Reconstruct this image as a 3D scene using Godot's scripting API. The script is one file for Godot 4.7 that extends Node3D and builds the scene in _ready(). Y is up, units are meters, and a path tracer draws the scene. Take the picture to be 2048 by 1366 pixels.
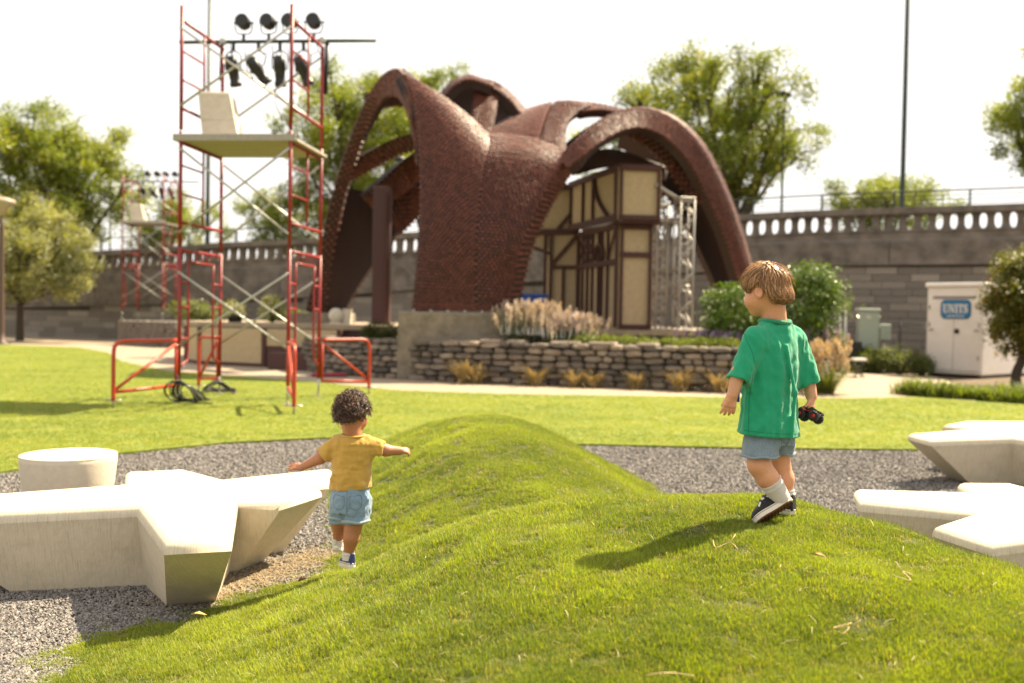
extends Node3D

var M := {}
var rng := RandomNumberGenerator.new()
var used := {}


func _ready():
	rng.seed = 7
	# camera: a 35 mm lens at a standing child's eye height, a little tilted
	var cam := Camera3D.new()
	cam.name = "camera"
	cam.position = Vector3(0, 1.4, 0)
	cam.rotation_degrees = Vector3(-1.5, 0, 1.0)
	cam.far = 2000.0
	cam.near = 0.05
	cam.fov = 37.87
	var at := CameraAttributesPhysical.new()
	at.frustum_focal_length = 35.0
	at.frustum_focus_distance = 4.15
	at.frustum_far = 2000.0
	at.frustum_near = 0.05
	at.exposure_aperture = 1.9
	cam.attributes = at
	add_child(cam)
	cam.current = true
	var env := Environment.new()
	env.background_mode = Environment.BG_SKY
	var sky := Sky.new()
	var sm := ProceduralSkyMaterial.new()
	sm.sky_top_color = Color(0.662, 0.654, 0.640)
	sm.sky_horizon_color = Color(0.685, 0.673, 0.655)
	sm.sky_curve = 0.12
	sm.ground_bottom_color = Color(0.30, 0.29, 0.22)
	sm.ground_horizon_color = Color(0.55, 0.52, 0.45)
	sm.sky_energy_multiplier = 1.0
	sm.sun_angle_max = 24.0
	sm.sun_curve = 0.12
	sky.sky_material = sm
	env.sky = sky
	env.tonemap_mode = Environment.TONE_MAPPER_LINEAR
	env.tonemap_exposure = 3.3
	env.sdfgi_enabled = true
	env.ssao_enabled = true
	env.ssil_enabled = true
	var we := WorldEnvironment.new()
	we.name = "environment"
	we.environment = env
	add_child(we)
	var sun := DirectionalLight3D.new()
	sun.name = "sun"
	sun.light_energy = 1.6
	sun.light_color = Color(1.0, 0.93, 0.80)
	sun.light_angular_distance = 0.5
	sun.shadow_enabled = true
	sun.sky_mode = DirectionalLight3D.SKY_MODE_LIGHT_ONLY
	add_child(sun)
	sun.look_at_from_position(Vector3(0.66, 1.0, -0.50) * 10.0, Vector3.ZERO, Vector3.UP)
	make_materials()
	ground()
	viaduct()
	trees()
	stage_area()
	sculpture()
	stage_set()
	planting()
	service_corner()
	scaffolds()
	benches()
	turf()
	boy_in_green()
	boy_in_yellow()
	litter()


# ---------- helpers ----------
func numbered(called: String) -> String:
	if not used.has(called):
		used[called] = 0
		return called
	used[called] += 1
	return "%s_%03d" % [called, used[called]]


func tag(o: Node, label: String, category: String, group := "", kind := "") -> Node:
	if label:
		o.set_meta("label", label)
	if category:
		o.set_meta("category", category)
	if group:
		o.set_meta("group", group)
	if kind:
		o.set_meta("kind", kind)
	return o


func thing(called: String, label: String, category: String, at := Vector3.ZERO, turn := 0.0, group := "") -> Node3D:
	var o := Node3D.new()
	o.name = numbered(called)
	add_child(o)
	o.position = at
	o.rotation.y = turn
	tag(o, label, category, group)
	return o


func put(called: String, m: Mesh, mt: Material, parent: Node = null, at := Vector3.ZERO) -> MeshInstance3D:
	var o := MeshInstance3D.new()
	o.mesh = m
	o.material_override = mt
	if parent == null:
		o.name = numbered(called)
		add_child(o)
	else:
		o.name = called
		parent.add_child(o, true)
	o.position = at
	return o


func scatter(called: String, m: Mesh, mt: Material, places: Array[Transform3D], parent: Node = null, tints := PackedColorArray()) -> MultiMeshInstance3D:
	var mm := MultiMesh.new()
	mm.transform_format = MultiMesh.TRANSFORM_3D
	mm.use_colors = tints.size() > 0
	mm.mesh = m
	mm.instance_count = places.size()
	for i in places.size():
		mm.set_instance_transform(i, places[i])
		if tints.size():
			mm.set_instance_color(i, tints[i])
	var o := MultiMeshInstance3D.new()
	o.multimesh = mm
	o.material_override = mt
	o.set_meta("kind", "stuff")
	if parent == null:
		o.name = numbered(called)
		add_child(o)
	else:
		o.name = called
		parent.add_child(o, true)
	return o


func structure(called: String, m: Mesh, mt: Material) -> MeshInstance3D:
	var o := put(called, m, mt)
	o.set_meta("kind", "structure")
	return o


func copy_of(o: Node3D, at: Vector3, label: String) -> Node3D:
	var c: Node3D = o.duplicate()
	c.name = numbered(str(o.name).rstrip("0123456789").rstrip("_"))
	add_child(c)
	c.position = at
	c.set_meta("label", label)
	return c


# corners are given counterclockwise as seen from outside
class Build:
	var st := SurfaceTool.new()

	func _init(smooth := false):
		st.begin(Mesh.PRIMITIVE_TRIANGLES)
		st.set_smooth_group(0 if smooth else -1)

	func soft(on: bool) -> void:
		st.set_smooth_group(0 if on else -1)

	func tri(a: Vector3, b: Vector3, c: Vector3) -> void:
		st.add_vertex(a)
		st.add_vertex(c)
		st.add_vertex(b)

	func quad(a: Vector3, b: Vector3, c: Vector3, d: Vector3) -> void:
		tri(a, b, c)
		tri(a, c, d)

	func box(x: Transform3D, size: Vector3, bevel := 0.0) -> void:
		var h := size * 0.5
		if bevel <= 0.0:
			var v: Array[Vector3] = []
			for i in 8:
				v.append(x * Vector3(h.x * (1 if i & 1 else -1), h.y * (1 if i & 2 else -1), h.z * (1 if i & 4 else -1)))
			quad(v[4], v[5], v[7], v[6])
			quad(v[1], v[0], v[2], v[3])
			quad(v[5], v[1], v[3], v[7])
			quad(v[0], v[4], v[6], v[2])
			quad(v[6], v[7], v[3], v[2])
			quad(v[0], v[1], v[5], v[4])
			return
		var b := minf(bevel, minf(h.x, minf(h.y, h.z)) * 0.9)
		var p := {}
		for sx in [-1, 1]:
			for sy in [-1, 1]:
				for sz in [-1, 1]:
					var s := Vector3(sx, sy, sz)
					for ax in 3:
						var q := s * (h - Vector3(b, b, b))
						q[ax] = s[ax] * h[ax]
						p[[sx, sy, sz, ax]] = x * q
		for ax in 3:
			var u := (ax + 1) % 3
			var w := (ax + 2) % 3
			for s in [-1, 1]:
				var c: Array = []
				for k in [[-1, -1], [1, -1], [1, 1], [-1, 1]]:
					var key := [0, 0, 0, ax]
					key[ax] = s
					key[u] = k[0]
					key[w] = k[1]
					c.append(p[key])
				if s > 0:
					quad(c[0], c[1], c[2], c[3])
				else:
					quad(c[3], c[2], c[1], c[0])
			for su in [-1, 1]:
				for sw in [-1, 1]:
					var k0 := [0, 0, 0, u]
					k0[ax] = -1
					k0[u] = su
					k0[w] = sw
					var k1 := k0.duplicate()
					k1[ax] = 1
					var k2 := k1.duplicate()
					k2[3] = w
					var k3 := k0.duplicate()
					k3[3] = w
					if su * sw > 0:
						quad(p[k0], p[k3], p[k2], p[k1])
					else:
						quad(p[k0], p[k1], p[k2], p[k3])
		for sx in [-1, 1]:
			for sy in [-1, 1]:
				for sz in [-1, 1]:
					if sx * sy * sz > 0:
						tri(p[[sx, sy, sz, 0]], p[[sx, sy, sz, 1]], p[[sx, sy, sz, 2]])
					else:
						tri(p[[sx, sy, sz, 0]], p[[sx, sy, sz, 2]], p[[sx, sy, sz, 1]])

	# a bar with a rectangular section from a to b
	func bar(a: Vector3, b: Vector3, w: float, t: float, bevel := 0.0, up := Vector3.UP) -> void:
		var z := (b - a).normalized()
		if absf(z.dot(up)) > 0.98:
			up = Vector3.RIGHT
		var xx := up.cross(z).normalized()
		box(Transform3D(Basis(xx, z.cross(xx), z), (a + b) * 0.5), Vector3(w, t, a.distance_to(b)), bevel)

	func loft(rings: Array, closed := true, cap := true) -> void:
		for i in rings.size() - 1:
			var r: PackedVector3Array = rings[i]
			var q: PackedVector3Array = rings[i + 1]
			var n := r.size()
			for j in n if closed else n - 1:
				var k := (j + 1) % n
				quad(r[j], r[k], q[k], q[j])
		if cap and closed:
			for e in [0, rings.size() - 1]:
				var r: PackedVector3Array = rings[e]
				var c := Vector3.ZERO
				for v in r:
					c += v
				c /= r.size()
				for j in r.size():
					var k := (j + 1) % r.size()
					if e == 0:
						tri(c, r[k], r[j])
					else:
						tri(c, r[j], r[k])

	func tube(pts: Array, radii, sides := 8, cap := true) -> void:
		var rings := []
		var up := Vector3.UP
		var first: Vector3 = (pts[1] - pts[0]).normalized()
		if absf(first.dot(up)) > 0.9:
			up = Vector3.RIGHT
		var x := up.cross(first).normalized()
		for i in pts.size():
			var t: Vector3 = (pts[mini(i + 1, pts.size() - 1)] - pts[maxi(i - 1, 0)]).normalized()
			x = (x - t * x.dot(t)).normalized()
			var y := t.cross(x)
			var r: float = radii if radii is float else radii[i]
			var ring := PackedVector3Array()
			for j in sides:
				var a := TAU * j / sides
				ring.append(pts[i] + (x * cos(a) + y * sin(a)) * r)
			rings.append(ring)
		loft(rings, true, cap)

	# radius and height pairs round the y axis
	func lathe(prof: Array, sides := 24, at := Transform3D.IDENTITY) -> void:
		var rings := []
		for p in prof:
			var ring := PackedVector3Array()
			for j in sides:
				var a := -TAU * j / sides
				ring.append(at * Vector3(p.x * cos(a), p.y, p.x * sin(a)))
			rings.append(ring)
		loft(rings, true, true)

	# a flat outline in x and z from y0 to y1
	func prism(outline: PackedVector2Array, y0: float, y1: float) -> void:
		if Geometry2D.is_polygon_clockwise(outline):
			outline = outline.duplicate()
			outline.reverse()
		var tr := Geometry2D.triangulate_polygon(outline)
		for i in range(0, tr.size(), 3):
			var a := outline[tr[i]]
			var b := outline[tr[i + 1]]
			var c := outline[tr[i + 2]]
			if (b - a).cross(c - a) > 0:
				var s := b
				b = c
				c = s
			tri(Vector3(a.x, y1, a.y), Vector3(b.x, y1, b.y), Vector3(c.x, y1, c.y))
			if y1 - y0 > 0.001:
				tri(Vector3(a.x, y0, a.y), Vector3(c.x, y0, c.y), Vector3(b.x, y0, b.y))
		if y1 - y0 > 0.001:
			for i in outline.size():
				var a := outline[i]
				var b := outline[(i + 1) % outline.size()]
				quad(Vector3(b.x, y0, b.y), Vector3(a.x, y0, a.y), Vector3(a.x, y1, a.y), Vector3(b.x, y1, b.y))

	func done() -> ArrayMesh:
		st.generate_normals()
		return st.commit()


func box_mesh(size: Vector3, bevel := 0.0) -> ArrayMesh:
	var b := Build.new()
	b.box(Transform3D.IDENTITY, size, bevel)
	return b.done()


func tube_mesh(pts: Array, radii, sides := 8) -> ArrayMesh:
	var b := Build.new(true)
	b.tube(pts, radii, sides)
	return b.done()


func bar_mesh(a: Vector3, c: Vector3, w: float, t: float, bevel := 0.0) -> ArrayMesh:
	var b := Build.new()
	b.bar(a, c, w, t, bevel)
	return b.done()


func smooth_path(pts: Array, per := 6) -> Array:
	var out := []
	for i in pts.size() - 1:
		var p0: Vector3 = pts[maxi(i - 1, 0)]
		var p3: Vector3 = pts[mini(i + 2, pts.size() - 1)]
		for k in per:
			out.append(pts[i].cubic_interpolate(pts[i + 1], p0, p3, float(k) / per))
	out.append(pts[-1])
	return out


func sample(pts: Array, t: float) -> Vector3:
	var f := clampf(t, 0.0, 1.0) * (pts.size() - 1)
	var i := mini(int(f), pts.size() - 2)
	return pts[i].cubic_interpolate(pts[i + 1], pts[maxi(i - 1, 0)], pts[mini(i + 2, pts.size() - 1)], f - i)


func table(xs: Array, ys: Array, x: float) -> float:
	if x <= xs[0]:
		return ys[0]
	for i in xs.size() - 1:
		if x < xs[i + 1]:
			var t: float = (x - xs[i]) / (xs[i + 1] - xs[i])
			return cubic_interpolate(ys[i], ys[i + 1], ys[maxi(i - 1, 0)], ys[mini(i + 2, ys.size() - 1)], t)
	return ys[-1]


func turned(y: float, x := 0.0, z := 0.0) -> Basis:
	return Basis.from_euler(Vector3(x, y, z))

# ---------- materials ----------
func noise_map(freq: float, seed_: int, colors: Array, size := 512, octaves := 5, kind := FastNoiseLite.TYPE_SIMPLEX_SMOOTH, offsets := []) -> NoiseTexture2D:
	var n := FastNoiseLite.new()
	n.noise_type = kind
	n.seed = seed_
	n.frequency = freq
	n.fractal_octaves = octaves
	n.fractal_gain = 0.6
	var t := NoiseTexture2D.new()
	t.width = size
	t.height = size
	t.seamless = true
	t.noise = n
	if colors.size():
		var g := Gradient.new()
		var offs := PackedFloat32Array()
		var cs := PackedColorArray()
		for i in colors.size():
			offs.append(offsets[i] if offsets.size() else float(i) / (colors.size() - 1))
			cs.append(colors[i])
		g.offsets = offs
		g.colors = cs
		t.color_ramp = g
	return t


func plain(c: Color, rough := 0.7, metal := 0.0) -> StandardMaterial3D:
	var m := StandardMaterial3D.new()
	m.albedo_color = c
	m.roughness = rough
	m.metallic = metal
	return m


# colours in sRGB; tiles of "span" metres
func mottled(colors: Array, rough: float, span: float, freq := 0.02, bump := 0.0, seed_ := 1, octaves := 5, world := true, offsets := []) -> StandardMaterial3D:
	var m := StandardMaterial3D.new()
	m.albedo_texture = noise_map(freq, seed_, colors, 512, octaves, FastNoiseLite.TYPE_SIMPLEX_SMOOTH, offsets)
	m.roughness = rough
	m.uv1_triplanar = true
	m.uv1_world_triplanar = world
	m.uv1_scale = Vector3.ONE / span
	if bump > 0.0:
		m.heightmap_enabled = true
		m.heightmap_texture = noise_map(freq * 2.0, seed_ + 50, [], 512, octaves)
		m.heightmap_scale = bump
	return m


func leafy(c: Color, back: Color, rough := 0.5) -> StandardMaterial3D:
	var m := StandardMaterial3D.new()
	m.albedo_color = c
	m.roughness = rough
	m.vertex_color_use_as_albedo = true
	m.backlight_enabled = true
	m.backlight = back
	return m


func streaked(base: Array, streak: Color, span: float) -> StandardMaterial3D:
	# cast concrete with fine runs of dirt from the top edge down
	var w := 512
	var im := Image.create(w, w, false, Image.FORMAT_RGB8)
	var n := FastNoiseLite.new()
	n.seed = 5
	n.frequency = 0.03
	var f := FastNoiseLite.new()
	f.seed = 9
	f.frequency = 0.16
	for y in w:
		for x in w:
			var a := n.get_noise_2d(x, y) * 0.5 + 0.5
			var s := f.get_noise_2d(x + 3.0 * n.get_noise_2d(y * 0.6, 40.0), y * 0.035) * 0.5 + 0.5
			s = clampf((s - 0.52) * 3.2, 0, 1) * (0.55 + 0.45 * n.get_noise_2d(x * 0.4, y * 0.4 + 90.0))
			var c: Color = (base[0] as Color).lerp(base[1], a)
			c = c.lerp(streak, clampf(s, 0, 1) * 0.72)
			if rng.randf() < 0.010:
				c = c.darkened(0.35)
			c = c.darkened(0.10 * clampf(n.get_noise_2d(x * 0.25 + 300.0, y * 0.25), 0, 1))
			im.set_pixel(x, y, c)
	var m := StandardMaterial3D.new()
	m.albedo_texture = ImageTexture.create_from_image(im)
	m.roughness = 0.8
	m.uv1_triplanar = true
	m.uv1_world_triplanar = true
	m.uv1_scale = Vector3.ONE / span
	m.heightmap_enabled = true
	m.heightmap_texture = noise_map(0.09, 77, [], 512, 4)
	m.heightmap_scale = 0.06
	return m


func make_materials():
	M.soil = mottled([Color(0.30, 0.24, 0.18), Color(0.42, 0.35, 0.26)], 0.95, 2.0, 0.03, 1.0, 3)
	M.far_ground = mottled([Color(0.36, 0.38, 0.22), Color(0.46, 0.45, 0.28)], 0.95, 30.0, 0.02, 0.0, 4)
	M.gravel = mottled([Color(0.10, 0.092, 0.088), Color(0.20, 0.186, 0.175), Color(0.32, 0.295, 0.275)], 0.95, 0.8, 0.09, 0.5, 5, 4)
	M.pebble = plain(Color(1, 1, 1), 0.75)
	M.pebble.vertex_color_use_as_albedo = true
	M.lawn = mottled([Color(0.32, 0.38, 0.10), Color(0.39, 0.43, 0.12), Color(0.49, 0.47, 0.18)], 0.95, 6.0, 0.02, 0.3, 6, 6)
	M.turf_soil = mottled([Color(0.17, 0.19, 0.05), Color(0.24, 0.27, 0.07), Color(0.33, 0.30, 0.12)], 0.95, 1.2, 0.04, 0.3, 7, 5)
	M.paving = mottled([Color(0.52, 0.46, 0.385), Color(0.60, 0.535, 0.455)], 0.85, 3.0, 0.03, 0.2, 8)
	M.concrete = mottled([Color(0.38, 0.345, 0.295), Color(0.47, 0.43, 0.375), Color(0.55, 0.50, 0.435)], 0.9, 2.4, 0.015, 0.6, 9)
	M.old_concrete = mottled([Color(0.26, 0.235, 0.215), Color(0.39, 0.36, 0.33), Color(0.50, 0.465, 0.43)], 0.9, 5.0, 0.012, 0.5, 10)
	M.block_dark = mottled([Color(0.39, 0.365, 0.335), Color(0.47, 0.44, 0.405)], 0.92, 1.5, 0.03, 1.0, 11)
	M.block_mid = mottled([Color(0.45, 0.42, 0.385), Color(0.53, 0.50, 0.46)], 0.92, 1.5, 0.03, 1.0, 12)
	M.block_light = mottled([Color(0.50, 0.47, 0.43), Color(0.59, 0.555, 0.51)], 0.92, 1.5, 0.03, 1.0, 13)
	M.mortar = plain(Color(0.29, 0.265, 0.24), 0.95)
	M.stone = []
	for c in [Color(0.41, 0.37, 0.33), Color(0.49, 0.44, 0.39), Color(0.34, 0.31, 0.285), Color(0.56, 0.50, 0.44), Color(0.45, 0.405, 0.37)]:
		M.stone.append(mottled([c.darkened(0.2), c, c.lightened(0.12)], 0.92, 0.5, 0.03, 0.8, 14 + M.stone.size()))
	M.cast = streaked([Color(0.76, 0.71, 0.62), Color(0.82, 0.77, 0.68)], Color(0.50, 0.45, 0.36), 0.55)
	M.cast_smooth = mottled([Color(0.76, 0.71, 0.63), Color(0.83, 0.78, 0.70)], 0.75, 0.7, 0.02, 0.12, 21)
	M.red_paint = mottled([Color(0.42, 0.05, 0.045), Color(0.50, 0.075, 0.06), Color(0.54, 0.11, 0.08)], 0.42, 0.8, 0.03, 0.0, 22)
	M.orange_paint = mottled([Color(0.60, 0.17, 0.06), Color(0.70, 0.23, 0.085)], 0.42, 0.8, 0.03, 0.0, 23)
	M.galvanised = plain(Color(0.66, 0.65, 0.62), 0.38, 0.75)
	M.aluminium = plain(Color(0.66, 0.64, 0.61), 0.45, 0.45)
	M.plank = mottled([Color(0.55, 0.52, 0.48), Color(0.64, 0.61, 0.57)], 0.8, 0.7, 0.02, 0.2, 24)
	M.black = plain(Color(0.055, 0.052, 0.055), 0.45)
	M.black_rubber = plain(Color(0.07, 0.065, 0.065), 0.6)
	M.lens = plain(Color(0.25, 0.26, 0.28), 0.08, 0.3)
	M.green_pole = plain(Color(0.06, 0.13, 0.11), 0.45)
	M.canvas = mottled([Color(0.74, 0.70, 0.63), Color(0.80, 0.76, 0.70)], 0.9, 0.8, 0.01, 0.3, 25, 3)
	M.rust = mottled([Color(0.11, 0.038, 0.026), Color(0.15, 0.052, 0.035), Color(0.19, 0.07, 0.045)], 0.7, 1.2, 0.03, 0.0, 26)
	M.rust_brick = plain(Color(1, 1, 1), 0.48, 0.0)
	M.rust_brick.metallic_specular = 0.45
	M.rust_brick.vertex_color_use_as_albedo = true
	M.maroon = mottled([Color(0.24, 0.12, 0.11), Color(0.29, 0.15, 0.135)], 0.6, 1.0, 0.03, 0.0, 27)
	M.timber = mottled([Color(0.235, 0.125, 0.105), Color(0.30, 0.165, 0.14)], 0.75, 0.9, 0.03, 0.3, 28)
	M.stucco = mottled([Color(0.63, 0.55, 0.43), Color(0.70, 0.62, 0.495)], 0.95, 1.6, 0.02, 0.4, 29)
	M.bark = mottled([Color(0.24, 0.20, 0.16), Color(0.36, 0.31, 0.26)], 0.95, 0.4, 0.03, 2.0, 30)
	M.white_paint = mottled([Color(0.83, 0.80, 0.77), Color(0.88, 0.85, 0.82)], 0.5, 2.0, 0.01, 0.0, 31)
	M.sign_blue = plain(Color(0.10, 0.42, 0.60), 0.5)
	M.sign_edge = plain(Color(0.10, 0.28, 0.40), 0.5)
	M.letter = plain(Color(0.90, 0.86, 0.80), 0.5)
	M.cabinet = plain(Color(0.56, 0.60, 0.55), 0.5)
	M.blue_tarp = plain(Color(0.04, 0.30, 0.62), 0.5)
	M.magenta = plain(Color(0.50, 0.06, 0.16), 0.6)
	M.leaf = leafy(Color(1, 1, 1), Color(1.0, 1.0, 0.40), 0.45)
	M.leaf_gloss = leafy(Color(1, 1, 1), Color(0.7, 0.75, 0.25), 0.38)
	M.blade = leafy(Color(1, 1, 1), Color(1.0, 1.0, 0.45), 0.5)
	M.dry = leafy(Color(1, 1, 1), Color(0.7, 0.65, 0.45), 0.7)

# ---------- the lie of the land ----------
const CREST_X := [-2.4, -1.9, -1.12, -0.74, -0.5, -0.09, 0.2, 0.7, 1.1, 1.35, 1.57, 1.75, 2.2, 2.7, 3.3]
const CREST_H := [-0.2, 0.02, 0.12, 0.265, 0.395, 0.565, 0.62, 0.665, 0.68, 0.665, 0.64, 0.595, 0.42, 0.20, -0.13]
const CREST_Z := [-3.2, -3.3, -4.05, -4.2, -4.25, -4.3, -4.3, -4.3, -4.2, -3.95, -3.55, -3.2, -2.9, -2.5, -2.1]


func bump(s: float) -> float:
	s = absf(s)
	return (1.0 - s * s) * (1.0 - s * s) if s < 0.8 else 0.1296 - (s - 0.8) * 0.576


func mound(x: float, z: float) -> float:
	var c := table(CREST_X, CREST_H, x)
	var u := z - table(CREST_X, CREST_Z, x)
	var a := c * bump(u / 1.45) if u < 0 else c * bump(u / 5.2)
	if c < 0.0:
		a = c - absf(u) * 0.05
	var xc := table([-11.5, -10.5, -8.0, -5.5, -4.0], [-0.5, -0.45, -0.13, 0.12, 0.3], z)
	var hw := table([-11.5, -10.5, -8.0, -5.5, -4.0], [1.4, 1.45, 1.55, 1.25, 1.15], z)
	var hb := table([-12.3, -11.4, -10.6, -9.0, -7.6, -6.6, -5.6, -4.8, -4.0, -3.0], [-0.1, 0.0, 0.26, 0.54, 0.57, 0.45, 0.26, 0.12, 0.0, -0.05], z)
	var b := hb * bump((x - xc) / hw)
	if hb <= 0.0:
		b = hb
	# the two ridges melt into each other
	var k := 0.16
	var h := clampf(0.5 + 0.5 * (a - b) / k, 0, 1)
	return lerpf(b, a, h) + k * h * (1 - h) - 0.05


func ground() -> void:
	var b := Build.new()
	b.quad(Vector3(-700, -0.04, 60), Vector3(700, -0.04, 60), Vector3(700, -0.04, -900), Vector3(-700, -0.04, -900))
	structure("ground", b.done(), M.far_ground)
	b = Build.new()
	b.prism(PackedVector2Array([Vector2(-60, 8), Vector2(30, 8), Vector2(30, -12), Vector2(30, -75), Vector2(-60, -85)]), -0.02, -0.02)
	structure("soil", b.done(), M.soil)
	b = Build.new()
	b.prism(PackedVector2Array([Vector2(-9, 2), Vector2(12, 2), Vector2(12, -11.2), Vector2(-4, -11.2), Vector2(-9, -8)]), 0.0, 0.0)
	structure("gravel_path", b.done(), M.gravel)
	b = Build.new()
	b.prism(PackedVector2Array([Vector2(-60, -15), Vector2(-8, -15), Vector2(5.5, -16), Vector2(8.2, -17.6), Vector2(9.5, -20), Vector2(10.9, -25.6), Vector2(9.4, -27.4), Vector2(8.0, -27.2), Vector2(6.6, -26), Vector2(-2, -27), Vector2(-14, -50), Vector2(-26, -52), Vector2(-60, -50)]), 0.012, 0.012)
	structure("concrete_path", b.done(), M.paving)
	b = Build.new()
	b.prism(PackedVector2Array(LAWN), -0.02, 0.03)
	structure("lawn", b.done(), M.lawn)
	# mounded turf in front
	var nx := 130
	var nz := 150
	b = Build.new(true)
	var x0 := -2.7
	var z0 := -12.3
	var hs := PackedFloat32Array()
	for j in nz + 1:
		for i in nx + 1:
			var x := x0 + i * 0.05
			var z := z0 + j * 0.08
			hs.append(maxf(mound(x, z) + 0.012 * sin(x * 7.0 + z * 3.0) * sin(z * 8.0 - x * 2.0), -0.06))
	for j in nz:
		for i in nx:
			var k := j * (nx + 1) + i
			if maxf(maxf(hs[k], hs[k + 1]), maxf(hs[k + nx + 1], hs[k + nx + 2])) <= -0.05:
				continue
			var x := x0 + i * 0.05
			var z := z0 + j * 0.08
			b.quad(Vector3(x, hs[k + nx + 1], z + 0.08), Vector3(x + 0.05, hs[k + nx + 2], z + 0.08), Vector3(x + 0.05, hs[k + 1], z), Vector3(x, hs[k], z))
	structure("grass_mound", b.done(), M.turf_soil)


const LAWN := [Vector2(-30, -3), Vector2(-6.2, -4.0), Vector2(-5.0, -6.6), Vector2(-4.24, -8.24), Vector2(-3.75, -9.4), Vector2(-3.0, -10.3), Vector2(-2.08, -10.87), Vector2(-0.6, -10.85), Vector2(0.78, -10.71), Vector2(2.6, -10.66), Vector2(4.5, -10.75), Vector2(6.4, -10.9), Vector2(14, -10.9), Vector2(14, -17.0), Vector2(8.8, -17.0), Vector2(7.4, -18.3), Vector2(6.0, -17.7), Vector2(3.3, -17.45), Vector2(0.0, -17.3), Vector2(-1.97, -17.7), Vector2(-3.72, -19.36), Vector2(-5.6, -20.7), Vector2(-7.68, -22.2), Vector2(-10.2, -26), Vector2(-12.6, -31), Vector2(-15.4, -35.0), Vector2(-18.6, -36.2), Vector2(-30, -37)]


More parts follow.
